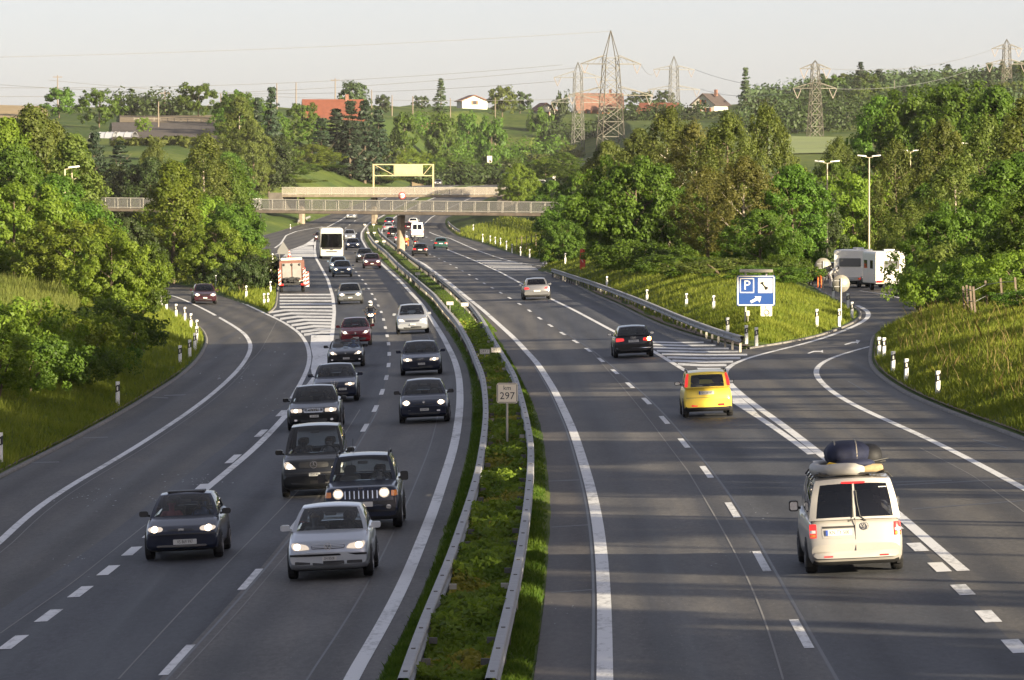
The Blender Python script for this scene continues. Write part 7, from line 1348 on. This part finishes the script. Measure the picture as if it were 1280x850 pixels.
def caravan(label, x, y, yaw, win):
    r, b_ = boxed('caravan', label, 'caravan', 5.2, 2.3, .48, 2.62, flat('caravan_white', (0.80, 0.77, 0.70), 0.4, var=0.05, scale=1), rr=.16); r['group'] = 'white caravans at the rest area'; wheels(r, (-.3,), 2.1, .32, .2)
    MB().rbox((0, -2.62, 1.75), (win, .05, .58), .06).build('rear_window', flat('acrylic_window', (.12, .12, .12), .2), r); MB().rbox((0, -2.62, .62), (2.0, .05, .22), .03).build('light_panel', flat('panel_grey', (.5, .48, .44), .5), r)
    for e in (-1, 1):
        MB().rbox((e * .85, -2.66, .62), (.36, .04, .14), .03).build('tail_light', REDL, r); MB().rbox((e * .60, -2.66, .62), (.12, .04, .12), .03).build('rear_indicator', AMBER, r)
        for yy, ww in ((1.2, 1.3), (-1.2, 1.1)): MB().box((e * 1.152, yy, 1.75), (.012, ww, .55)).build('side_window', GLASS_D, r)
    MB().rbox((0, -2.66, .62), (.5, .03, .11), .01).build('number_plate', PLATE, r); MB().rbox((.3, .4, 2.68), (.7, .7, .16), .06, axis='x').build('roof_hatch', PLATE, r); MB().tube([(0, 2.6, .5), (0, 3.7, .45)], .05, 6).build('drawbar', TRIM, r); MB().box((0, -2.3, 1.08), (2.31, .5, .03)).build('trim_strip', GREYPOLE, r)
    p = P(x, y); r.location = (p[0], p[1] + 2.6, float(zr(*p))); r.rotation_euler = (0, 0, yaw); return r
caravan('white caravan on the right, its rear lamps showing, partly behind a bush', 1110, 363.5, .10, 1.0); caravan('white caravan on the left with a wide grey window', 1070, 359.5, -.16, 1.5)
def parked(spec, x, y, yaw, name, label, **ov):
    r = car(dict(SPEC[spec], **ov), name, label, 'car', 'cars parked at the rest area'); p = P(x, y); set_on_road(r, p[0], p[1], (math.sin(yaw), math.cos(yaw))); return r
parked('plain', 1080, 359, 2.9, 'hatchback', 'dark car squeezed between the two caravans', paint='grey'); parked('plain', 1041, 352, 1.2, 'hatchback', 'dark car behind the person bending', paint='black')
sv = far_car(1060, DL, 0, True, 'panelvan', 'delivery_van', 'white van on the side road beside the bushes', H=2.2); X, Z = XZ(676, 239, 1060); sv.location = (X, 1060, Z); sv.rotation_euler = (0, 0, math.pi + .05)
dk = far_car(1000, DL, 0, False, 'plain', 'hatchback', 'dark car on the side road right of the signs', paint='black'); X, Z = XZ(714, 242, 1000); dk.location = (X, 1000, Z); dk.rotation_euler = (0, 0, .1)
V = []
for k, Y in enumerate(np.arange(940, 1160, 10.0)):
    x = np.interp(Y, [940, 1000, 1060, 1160], [722, 712, 690, 662]); y = np.interp(Y, [940, 1000, 1060, 1160], [247, 243, 239.5, 235]); X, Z = XZ(x, y, Y); V += [(X - 3.2, Y, Z), (X + 3.2, Y, Z)]
n = len(V) // 2; MB().add(V, [(2 * i, 2 * i + 1, 2 * i + 3, 2 * i + 2) for i in range(n - 1)]).build('side_road', A_MID, kind='structure')
mb = MB()
for sgn in (0, 1):
    P_ = [[(V[2 * i + sgn][0] + (2 * sgn - 1) * d_, V[2 * i + sgn][1], V[2 * i + sgn][2] - .05 - d_ * .55) for d_ in (0, 3, 8, 16)] for i in range(n)]; mb.grid(P_)
mb.add([V[0], V[1], (V[1][0] + 8, V[1][1] - 8, V[1][2] - 6), (V[0][0] - 8, V[0][1] - 8, V[0][2] - 6)], [(0, 1, 2, 3)]); mb.build('embankment', M_GROUND, kind='structure')
# triangle and cone by the works site
X, Y = P(354, 324); s = thing('warning_triangle', 'grey back of a triangular warning sign behind the works lorry', 'sign', (X, Y, float(zr(X, Y)))); MB().prism([(-.62, .55), (.62, .55), (.62, .95), (0, 1.95), (-.62, .95)], (0, 0, 0), .04).build('board', flat('dull_grey', (.14, .14, .14), .6), s); MB().tube([(-.4, .2, 0), (-.4, 0, 1.0)], .025, 6).tube([(.4, .2, 0), (.4, 0, 1.0)], .025, 6).build('stand', GREYPOLE, s)
X, Y = P(361.5, 323); s = thing('traffic_cone', 'red and white traffic cone beside the triangular sign', 'traffic cone', (X, Y, float(zr(X, Y)))); MB().lathe([(.24, .04), (.10, .55), (.04, .92), (0, .93)], n=16).build('cone', RW, s); MB().lathe([(.165, .36), (.125, .52)], n=16).lathe([(.085, .70), (.06, .82)], n=16).build('white_band', SIGN_W, s); MB().rbox((0, 0, .025), (.5, .5, .05), .05, axis='z').build('base', RW, s)

# ---------------------------------------------------------------- luggage on the camper van
VM = van.rotation_euler.to_matrix().to_4x4(); VM.translation = van.location
def on_van(o): o.matrix_world = VM @ o.matrix_local if o.parent is None else o.matrix_world; return o
def lug(name, label, mb, m_, loc, extra=None):
    o = mb.build(name, m_); tag(o, label, name.replace('_', ' '), 'luggage on the camper van'); o.location = VM @ Vector(loc); o.rotation_euler = van.rotation_euler; return o
HV = 1.91
rk = thing('roof_rack', 'dark roof rack bars across the camper van roof', 'roof rack'); rk.location = VM @ Vector((0, 0, HV)); rk.rotation_euler = van.rotation_euler
for y in (-1.9, -1.1, -.3, .5): MB().tube([(-.80, y, -.04), (-.72, y, .06), (.72, y, .06), (.80, y, -.04)], .022, 6).build('bar', TRIM, rk)
for e in (-1, 1): MB().tube([(e * .66, -2.1, .09), (e * .66, .8, .09)], .02, 6).build('side_rail', TRIM, rk)
def blob(w, d, h, lump, seed, n=18, m=10, flat_=0.0):
    r_ = random.Random(seed); P_ = []
    for i in range(m + 1):
        a = math.pi * i / m; row = []
        for k in range(n):
            b_ = 2 * math.pi * k / n; q_ = 1 + lump * (math.sin(b_ * 11 + i * .5) * .35 + math.sin(b_ * 17 - i) * .15 + math.sin(b_ * 3 + seed) * .5) * math.sin(a); sx = math.copysign(abs(math.cos(b_)) ** .8, math.cos(b_)); sy = math.copysign(abs(math.sin(b_)) ** .8, math.sin(b_))
            row.append((w / 2 * math.sin(a) ** .7 * sx * q_, d / 2 * math.sin(a) ** .7 * sy * q_, h / 2 * -math.cos(a) * (1 + flat_ * (math.cos(a) > 0))))
        P_.append(row)
    return MB().grid(P_, 0, True, True)
NAVY_C = flat('navy_tarp', (0.010, 0.014, 0.040), 0.8, var=0.3, scale=4); lug('duffel_bag', 'big navy tarpaulin bag strapped on top of the roof load', blob(.92, 1.3, .52, .13, 2, 34, 14), NAVY_C, (-.04, -1.0, HV + .42))
tor = MB()
def ringpts(R1, R2, z, n=22): return [(R1 * math.cos(a), R2 * math.sin(a), z + .02 * math.sin(3 * a)) for a in np.linspace(0, 2 * math.pi, n)]
tor.tube(ringpts(.52, .80, 0), .125, 10, cap=False); lug('inflatable_boat', 'pale rubber boat ring lying under the navy bag', tor, flat('pale_rubber', (0.36, 0.345, 0.32), 0.5, var=0.1, scale=2), (-.16, -1.15, HV + .14))
lug('straw_mat', 'straw coloured mat bundle on the right of the roof rack', MB().tube([(.05, -1.7, 0), (.35, -1.75, .02), (.60, -1.6, 0)], .10, 10), flat('straw', (0.24, 0.18, 0.10), 0.9, var=0.3, scale=8), (0, 0, HV + .12))
lug('rucksack', 'black rucksack wedged right of the navy bag', blob(.55, .8, .52, .09, 5), flat('black_fabric', (0.012, 0.012, 0.014), 0.7), (.42, -.9, HV + .34)); lug('paddle_board', 'second small navy bag with white edge in the load', blob(.80, .7, .20, .06, 8), NAVY_C, (.08, -1.55, HV + .24))
pol = MB()
for k in range(6): pol.tube([(-.2 + .1 * k, -1.7 + .06 * k, .02 * k), (.78 - .05 * k, -1.2 + .12 * k, .12 - .06 * k)], .022, 6)
lug('tent_poles', 'bundle of dark poles sticking out right of the roof load', pol, TRIM, (0, 0, HV + .18)); lug('strap', 'yellow strap tied across the pale rubber boat', MB().tube([(-.62, -1.55, -.06), (-.42, -1.72, .14), (-.05, -1.78, .06), (.3, -1.7, .14)], .022, 6), flat('yellow_strap', (0.55, 0.36, 0.03), 0.7), (0, 0, HV + .14))

for k, (x, l) in enumerate(((-.28, 'left grey strap over the navy roof bag'), (.14, 'right grey strap over the navy roof bag'))):
    lug('strap', l, MB().tube([(x, -1.0 + .58 * math.cos(a), .262 * math.sin(a)) for a in np.linspace(-.4, math.pi + .4, 14)], .018, 5), flat('grey_strap', (0.30, 0.27, 0.22), 0.8), (0, 0, HV + .42))
# ---------------------------------------------------------------- street lamps
LAMPW = flat('lamp_white', (0.74, 0.72, 0.68), 0.4); LPOST = flat('lamp_post_beige', (0.40, 0.35, 0.24), 0.5, metal=0.2)
def street_lamp(x, y, Y, label, two=True):
    X, Z = XZ(x, y, Y); z0 = gz(X, Y); s = thing('street_lamp', label, 'street lamp', (X, Y, z0), 0, 'double street lamps at the rest area' if two else None); h = Z - z0; MB().tube([(0, 0, -.3), (0, 0, h * .5), (0, 0, h)], [.09, .075, .055], 8).build('pole', LPOST, s)
    for e in (-1, 1) if two else (1,):
        MB().tube([(0, 0, h - .02), (e * .35, 0, h + .06)], .035, 6).build('arm', LPOST, s); MB().grid([[(e * (.25 + .75 * u), w_ * .17 * math.sin(math.pi * min(.98, u * .85 + .12)), h + .08 + .07 * u + zz) for u in np.linspace(0, 1, 6)] for w_, zz in ((-1, 0), (-.6, .10), (.6, .10), (1, 0), (-1, 0))]).build('lamp_head', LAMPW, s)
for x, y, Y, l in ((1034, 204, 440, 'double street lamp farthest left, behind the walkers'), (1086.5, 197, 470, 'double street lamp behind the caravans with its pole in view'), (1138, 190, 520, 'double street lamp with only its heads above the trees'), (1215, 181.5, 480, 'double street lamp farthest right among the trees')): street_lamp(x, y, Y, l)
street_lamp(81, 211.5, 372, 'single white street lamp head among the left trees', False)

# ---------------------------------------------------------------- pylons, poles and wires
PYL = flat('pylon_steel', (0.10, 0.092, 0.072), 0.6, metal=0.2, var=0.15, scale=0.5); PYL2 = flat('pylon_grey', (0.11, 0.108, 0.095), 0.6); INS = flat('insulator', (0.10, 0.07, 0.05), 0.4); WIRE = flat('power_wire', (0.16, 0.16, 0.16), 0.6)
def pylon(x, ytop, Y, base_w, top_w, arms, label, bw, m_=PYL):
    X, Zt = XZ(x, ytop, Y); z0 = gz(X, Y) - .5; H = Zt - z0; r = thing('pylon', label, 'pylon', (X, Y, z0), 0.25, 'lattice pylons'); za = [XZ(x, a, Y)[1] - z0 for a, _ in arms]; ztop = za[0] + H * .05; mb = MB(); n = 7; bw *= .52
    def half(z): return (base_w + (top_w - base_w) * min(1, z / ztop)) / 2 if z <= ztop else top_w / 2 * max(0, (H - z) / (H - ztop))
    zs = [ztop * (1 - (1 - i / n) ** 1.15) for i in range(n + 1)]
    for a, b_ in zip(zs, zs[1:]):
        h0, h1 = half(a), half(b_)
        for sx, sy in ((-1, -1), (1, -1), (1, 1), (-1, 1)): mb.bar((sx * h0, sy * h0, a), (sx * h1, sy * h1, b_), bw)
        for (ax, ay), (bx, by) in (((-1, -1), (1, -1)), ((1, -1), (1, 1)), ((1, 1), (-1, 1)), ((-1, 1), (-1, -1))): mb.bar((ax * h0, ay * h0, a), (bx * h1, by * h1, b_), bw * .6); mb.bar((bx * h0, by * h0, a), (ax * h1, ay * h1, b_), bw * .6); mb.bar((ax * h1, ay * h1, b_), (bx * h1, by * h1, b_), bw * .5)
    for sx, sy in ((-1, -1), (1, -1), (1, 1), (-1, 1)): mb.bar((sx * top_w / 2, sy * top_w / 2, ztop), (0, 0, H), bw * .9)
    mb.build('mast', m_, r)
    for z, (_, wpx) in zip(za, arms):
        for e in (-1, 1):
            L = wpx / 2 * Y / F_PX; h_ = half(z); am = MB(); up = min(H * .07, L * .3)
            for sy in (-1, 1): am.bar((e * h_, sy * h_, z), (e * L, 0, z), bw); am.bar((e * h_, sy * h_, z + up), (e * L, 0, z), bw * .9)
            for k in range(1, 4): u = k / 4; am.bar((e * (h_ + (L - h_) * u), 0, z), (e * (h_ + (L - h_) * (u - .2)), 0, z + up * (1 - u + .2)), bw * .45)
            am.build('cross_arm', m_, r); MB().bar((e * L, 0, z), (e * (L - 1.1), 0, z - 2.6), .16).bar((e * (L - 2.2), 0, z), (e * (L - 1.1), 0, z - 2.6), .16).build('insulator', INS, r)
    return r
pylon(763.5, 38, 1500, 6.6, 3.6, [(80, 78), (119, 110)], 'biggest lattice pylon, tallest on the skyline', .36)
pylon(722.5, 77.5, 1660, 3.4, 2.2, [(97, 62), (128, 70)], 'slim grey lattice pylon left of the biggest pylon', .30, PYL2); pylon(842.5, 70, 1880, 3.4, 2.4, [(87, 53), (112, 67)], 'grey lattice pylon between the red roof and the chalet', .32, PYL2); pylon(1019, 75.5, 1420, 3.6, 1.6, [(86, 40), (110.5, 57)], 'beige lattice pylon in front of the wooded hill', .30); pylon(1258.5, 49, 1760, 3.2, 1.9, [(61, 40), (80, 54)], 'beige lattice pylon at the right picture edge', .34)
POLE = flat('pole_wood', (0.16, 0.13, 0.10), 0.9)
for i, (x, yt, yb, Y, l, arm) in enumerate([(72, 94, 122, 1500, 'grey pole with short arms on the far left ridge', 1), (198, 127, 156, 1230, 'wooden pole in the ploughed field', 0), (206, 114, 130, 1400, 'pole with a flat top behind the ploughed field', 2), (276, 117, 140, 1400, 'thin pole just right of the big round ridge tree', 0), (283, 115, 138, 1420, 'thin pole second right of the big round ridge tree', 0), (293, 122, 152, 1300, 'brown pole third right of the big round ridge tree', 0), (346, 104, 122, 1500, 'thin mast left of the red farm roof', 0), (370, 103, 125, 1500, 'thin mast directly left of the red farm roof', 0), (419, 98, 122, 1550, 'mast with cross arms above the red farm roof', 1),
        (464.5, 112, 132, 1600, 'thin mast right of the red farm roof', 0), (490, 119, 137, 1600, 'thin mast third right of the red farm roof', 0), (516, 120, 138, 1650, 'thin mast left of the single spruce', 0), (563, 123, 138, 1650, 'thin mast right of the single spruce', 0), (619, 122, 142, 1650, 'thin mast right of the white bungalow', 0), (1118, 100, 128, 1650, 'beige pole with one cross arm in front of the wooded hill', 3)]):
    X, Zt = XZ(x, yt, Y); z0 = min(gz(X, Y), XZ(x, yb, Y)[1]) - .5; s = thing('utility_pole', l, 'pole', (X, Y, z0), 0, 'poles on the skyline'); h = Zt - z0; MB().tube([(0, 0, 0), (0, 0, h)], [.22, .14], 6).build('pole', POLE if arm != 3 else PYL, s)
    for k in range(arm if arm < 3 else 1): MB().box((0, 0, h - (.5 + k * 1.3 if arm != 3 else h * .38)), (2.6 if arm != 3 else 4.2, .2, .2)).build('cross_arm', POLE if arm != 3 else PYL, s)
def wire(label, a, b_, sag):
    A = Vector((XZ(a[0], a[1], a[2])[0], a[2], XZ(*a)[1])); B = Vector((XZ(b_[0], b_[1], b_[2])[0], b_[2], XZ(*b_)[1])); pts = [A.lerp(B, u) - Vector((0, 0, 4 * sag * u * (1 - u))) for u in np.linspace(0, 1, 25)]
    o = MB().tube(pts, .055, 4, cap=False).build('power_line', WIRE, fix=False); tag(o, label, 'power line', 'power lines')
for l, a, b_, sg in (('single high wire running from the left edge to the tip of the biggest pylon', (-60, 72.5, 1380), (763, 39, 1500), 1.0), ('upper wire from the left edge to the slim pylon', (-60, 109, 1500), (703, 81, 1500), 2.2), ('lower wire from the left edge to the slim pylon', (-60, 120, 1500), (727, 84, 1500), 2.6), ('low wire over the red farm roof', (-60, 101, 1700), (700, 101, 1640), 4), ('low wire from the left ridge to the bungalow', (60, 100, 1650), (770, 122, 1650), 3), ('wire from the grey pylon over the chalet', (869, 87, 1880), (1005, 112, 1425), 1.5), ('lower wire from the grey pylon over the chalet', (875, 111, 1880), (995, 113, 1425), 2.0), ('wire from the biggest pylon towards the grey pylon', (801, 80, 1500), (820, 89, 1880), 2.0), ('wire over the wooded hill to the right edge pylon', (1038, 86, 1420), (1240, 62, 1760), 2.5), ('lower wire over the wooded hill to the right edge pylon', (1046, 111, 1420), (1234, 80, 1760), 2.5)): wire(l, a, b_, sg)

# ---------------------------------------------------------------- houses on the ridge
R_RED = flat('roof_tile_red', (0.13, 0.038, 0.020), 0.85, var=0.25, scale=1.2); R_BRN = flat('roof_tile_brown', (0.17, 0.085, 0.06), 0.85, var=0.25, scale=1.2); R_DRK = flat('roof_tile_dark', (0.055, 0.04, 0.036), 0.8, var=0.2, scale=1.2); WALLW = flat('wall_white', (0.52, 0.49, 0.43), 0.85, var=0.08, scale=0.6); WALLT = flat('wall_timber', (0.15, 0.09, 0.055), 0.9, var=0.3, scale=1); WPANE = flat('window_pane', (0.03, 0.03, 0.035), 0.2); SHUT = flat('shutter', (0.32, 0.12, 0.05), 0.7)
def house(name, label, x, ybase, Y, w, d, hw_, hr, yaw, wall, roof, wins=(), chim=False, gable_front=False):
    X, Zb = XZ(x, ybase, Y); z0 = Zb; r = thing(name, label, 'house', (X, Y, z0), yaw); W2, D2 = w / 2, d / 2
    if gable_front: pts = [(-W2, -2.5), (W2, -2.5), (W2, hw_), (0, hw_ + hr - .15), (-W2, hw_)]; MB().prism(pts, (0, 0, 0), d, (0, 2, 1)).build('wall', wall, r)
    else: pts = [(-D2, -2.5), (D2, -2.5), (D2, hw_), (0, hw_ + hr - .15), (-D2, hw_)]; MB().prism(pts, (0, 0, 0), w, (1, 2, 0)).build('wall', wall, r)
    A2, L2_ = (W2 + .7, d + 1.4) if gable_front else (D2 + .7, w + 1.4); dz = .7 * hr / (A2 - .7); mb = MB()
    for e in (-1, 1): mb.prism([(0, hw_ + hr), (e * A2, hw_ - dz), (e * A2, hw_ - dz - .3), (0, hw_ + hr - .3)], (0, 0, 0), L2_, (0, 2, 1) if gable_front else (1, 2, 0))
    rf = mb.build('roof', roof, r)
    if chim: MB().box((W2 * .5, 0, hw_ + hr + .2), (.9, .9, 2.2)).build('chimney', R_BRN, rf)
    for wx, wz in wins:
        f = MB().box((wx, -D2 - .03, wz), (1.3, .08, 1.3)).build('window', WPANE, r)
        for e in (-1, 1): MB().box((wx + e * .95, -D2 - .05, wz), (.5, .06, 1.35)).build('shutter', SHUT, f)
    return r
house('farmhouse', 'long farmhouse with bright red tiled roof on the left ridge', 416, 160, 1440, 15, 11, 2.2, 5.4, .12, WALLT, R_RED, chim=True); house('bungalow', 'white bungalow with low gable on the middle skyline', 590, 133, 1900, 9, 8, 2.2, 1.8, .25, WALLW, R_BRN, [(0, 1.2)], gable_front=True)
house('barn', 'long farm building with brown roof behind the biggest pylon', 749, 143, 1900, 15.5, 11, 2.2, 5.2, .05, WALLT, R_BRN, [(-4, .8), (0, .8), (4, .8)], chim=True); house('farm_cottage', 'house with red brown roof left of the chalet', 824, 147, 1860, 12.5, 10, 1.5, 3.6, -.3, WALLW, R_RED, [(-3, .2)]); house('chalet', 'white chalet with dark steep roof on the skyline', 888, 142, 1840, 8.6, 10, 3.4, 3.4, -.55, WALLW, R_DRK, [(-1.9, 1.2), (1.9, 1.2), (0, 3.9)], True, True)
house('cottage', 'small cream cottage left of the brown barn', 679, 146, 1860, 6.5, 7, 2.6, 2.2, .3, WALLW, R_BRN, [(0, 1.0)], gable_front=True); Ysh = next(Y for Y in range(1200, 2400, 4) if XZ(535, 167.5, Y)[1] <= gz(XZ(535, 167.5, Y)[0], Y)); house('garden_shed', 'small dark hut with reddish roof below the orchard', 535, 167.5, Ysh, 3.6, 4, 2.2, 1.0, .4, WALLT, R_BRN)
for x, y, l in ((130, 168, 'left white plastic tunnel beside the ploughed field'), (154, 168, 'right white plastic tunnel beside the ploughed field')):
    X, Z = XZ(x, y, 1150); s = thing('greenhouse_tunnel', l, 'greenhouse', (X, 1150, Z - .5), 1.15); MB().grid([[(1.5 * math.cos(a), yy * .7, 1.6 * math.sin(a) - .6) for a in np.linspace(-.3, math.pi + .3, 13)] for yy in (-4, -2, 0, 2, 4)]).build('film', flat('plastic_film', (0.36, 0.38, 0.42), 0.35), s)
    for yy in (-4, -1.3, 1.3, 4): MB().tube([(1.55 * math.cos(a), yy * .7, 1.65 * math.sin(a) - .6) for a in np.linspace(-.3, math.pi + .3, 11)], .06, 5).build('hoop', STEEL, s)
X, Z = XZ(1087, 146, 1600); s = thing('road_bridge', 'far grey road bridge below the wooded hill', 'bridge', (X, 1600, Z - 1)); MB().box((0, 0, .5), (17, 6, 1.2)).build('deck', CONC_D, s); MB().box((0, -3, 1.7), (17, .12, 1.0)).build('railing', GREYPOLE, s)
for x in (-3.5, 4.5): MB().box((x, 0, -3.2), (.9, 3, 6.4)).build('pier', CONC_D, s)
# fields on the slopes
def field(name, x0, x1, Y0_, Y1_, m_, off=.25, n=24):
    Yv = np.linspace(Y0_, Y1_, n); u = np.linspace(0, 1, n); xs = x0 + (x1 - x0) * u; YY = np.repeat(Yv[:, None], n, 1); XX = (xs[None, :] - 640) / F_PX * YY; ZZ = terrain_z(XX, YY) + off; i = np.arange(n - 1)[:, None] * n + np.arange(n - 1)[None, :]
    return np_mesh(name, np.stack([XX, YY, ZZ], -1).reshape(-1, 3), np.stack([i, i + 1, i + 1 + n, i + n], -1).reshape(-1, 4), m_, kind='structure', smooth=True)
field('ploughed_field', 140, 302, 1105, 1290, flat('ploughed_soil', (0.046, 0.034, 0.027), 0.95, var=0.35, scale=0.25)); field('stubble_field', 150, 300, 1290, 1390, flat('stubble', (0.17, 0.125, 0.065), 0.95, var=0.3, scale=0.2), .3); field('stubble_field', 0, 60, 1360, 1500, flat('dry_field', (0.26, 0.19, 0.09), 0.95, var=0.2, scale=0.2), .3)
field('meadow', 560, 760, 1400, 1620, flat('meadow_pale', (0.15, 0.165, 0.06), 0.95, var=0.25, scale=0.06)); field('stubble_field', 515, 560, 1230, 1330, flat('stubble_tan', (0.24, 0.17, 0.08), 0.95, var=0.2, scale=0.2), .3); field('meadow', 960, 1050, 1180, 1400, flat('meadow_bright', (0.15, 0.19, 0.05), 0.95, var=0.2, scale=0.06))
for x, Y, n, l in ((215, 1300, 12, 'low pale fence along the top of the ploughed field'),):
    s = thing('field_fence', l, 'fence', ((x - 640) / F_PX * Y, Y, 0)); bx = s.location.x
    for k in range(n): X = -9 + k * 1.6; MB().box((X, 0, gz(bx + X, Y) + .5), (.14, .14, 1.2)).build('post', SIGN_BACK, s)
    mb = MB()
    for k in range(n - 1): X = -9 + k * 1.6; mb.bar((X, -.1, gz(bx + X, Y) + .85), (X + 1.6, -.1, gz(bx + X + 1.6, Y) + .85), .12)
    mb.build('rail', SIGN_BACK, s)
# wooden fences on the banks
for l, pts, h, tilt in (('leaning wooden paling fence on the left bank under the trees', [(158, 392, 258), (162.5, 391, 259), (167, 390.5, 260), (171.5, 389.5, 261), (175, 389, 262), (178.5, 388, 263)], 1.25, .0), ('weathered wooden post fence on the right bank', [(1207, 402, 252), (1211.5, 406, 250), (1216, 410, 247), (1220, 416, 244), (1235, 409, 250), (1254, 413, 248), (1272, 417, 246)], 1.25, .12), ('row of pale fence posts on the cutting below the right bridge end', [(646, 286, 640), (652, 288, 636), (658, 290, 632), (664, 292, 628), (670, 294, 624), (677, 296, 620), (684, 299, 616)], 1.9, 0)):
    s = thing('wooden_fence', l, 'fence'); q0 = None; mb = MB()
    for x, y, Y in pts:
        X = (x - 640) / F_PX * Y; z = gz(X, Y); q = Vector((X, Y, z)); MB().bar(q + Vector((0, 0, -.3)), q + Vector((-tilt, 0, h)), .09).build('post', WOOD, s)
        if q0 is not None:
            for u in (.45, .85): mb.tube([q0 + Vector((-tilt * u, .05, h * u)), q + Vector((-tilt * u, .05, h * u))], .012, 4)
        q0 = q
    mb.build('fence_wire', STEEL, s)
# crop field on the left plateau
CROP = blade_mat('crop_blades', (0.085, 0.115, 0.022), (0.150, 0.165, 0.040), 1.2, .4)
o = grass('crop', 26000, lambda Y: ((-30 - 640) / F_PX * Y, (97 - 640) / F_PX * Y), (272, 345), .85, .05, CROP, 9, 'yellow green crop standing in the field on the left bank', .16); o['category'] = 'crop'
# planting between the median barriers
def leafy(name, n, dens, yr, h, sz, mat_, seed, label):
    r = np.random.default_rng(seed); Y = 1 / r.uniform(1 / yr[1], 1 / yr[0], n * 3); a, b_ = BL(Y) + .12, BR(Y) - .12; X = a + (b_ - a) * r.uniform(0, 1, len(Y)); k = (b_ > a) & dens(X, Y, r); X, Y = X[k][:n], Y[k][:n]; n = len(X)
    hh = h * (.6 + .5 * bumps(X, Y * .45, 1.1, 1.0)).clip(.15, 1.3); z = terrain_z(X, Y) + hh * r.uniform(.1, 1, n) ** .6; p = np.stack([X, Y, z], -1); nn = r.normal(size=(n, 3)) * .6 + np.array([0, -.3, .8]); nn /= np.linalg.norm(nn, axis=1, keepdims=True); t_ = r.normal(size=(n, 3)); t_ -= nn * (t_ * nn).sum(1, keepdims=True); t_ /= np.linalg.norm(t_, axis=1, keepdims=True); w = np.cross(nn, t_); s_ = sz * r.uniform(.6, 1.4, n)[:, None]
    V = np.stack([p - t_ * s_, p + w * s_ * .55, p + t_ * s_, p - w * s_ * .55], 1).reshape(-1, 3); o = np_mesh(name, V, np.arange(4 * n).reshape(n, 4), mat_, kind='stuff'); return tag(o, label, 'plants')
band = lambda X, Y, f, c: np.sin(Y * f + np.sin(X * 1.3) * .7 + c) + .6 * np.sin(Y * f * 2.7 + c * 2)
leafy('ground_cover', 90000, lambda X, Y, r: band(X, Y, .42, 0) + r.normal(size=len(X)) * .4 > -.45, (84, 300), .72, .075, blade_mat('median_leaves', (0.080, 0.135, 0.014), (0.165, 0.225, 0.028), 1.3, .4), 41, 'low leafy plants growing between the median barriers')
leafy('ground_cover', 26000, lambda X, Y, r: band(X, Y, .42, 2.4) + r.normal(size=len(X)) * .3 > .35, (84, 300), .6, .06, blade_mat('sunny_band_leaves', (0.16, 0.17, 0.02), (0.34, 0.30, 0.06), 1.6, .4), 42, 'plants in yellow green bands coloured as sunlit between the median barriers')  # cross bands of yellow leaves, partly sunlight put into the colour
leafy('ground_cover', 9000, lambda X, Y, r: band(X, Y, .42, 4.0) + r.normal(size=len(X)) * .3 > .6, (84, 240), .48, .04, blade_mat('dry_leaves', (0.16, 0.11, 0.05), (0.26, 0.17, 0.09), 1.8, .25), 43, 'dry reddish patches of plants between the median barriers')
# ---------------------------------------------------------------- evening haze: thin even air round the whole place
hz = MB().box((0, 2400, 60), (9000, 5200, 140)).build('haze', [], kind='stuff'); tag(hz, 'thin pale evening haze over the far fields and woods', 'haze')
m = bpy.data.materials.new('haze_air'); m.use_nodes = True; t = m.node_tree; t.nodes.remove(t.nodes['Principled BSDF']); vol = t.nodes.new('ShaderNodeVolumePrincipled')
vol.inputs['Color'].default_value = (0.95, 0.94, 0.93, 1); vol.inputs['Density'].default_value = 0.000034; vol.inputs['Anisotropy'].default_value = 0.2
t.links.new(vol.outputs[0], t.nodes['Material Output'].inputs['Volume']); hz.data.materials.append(m)
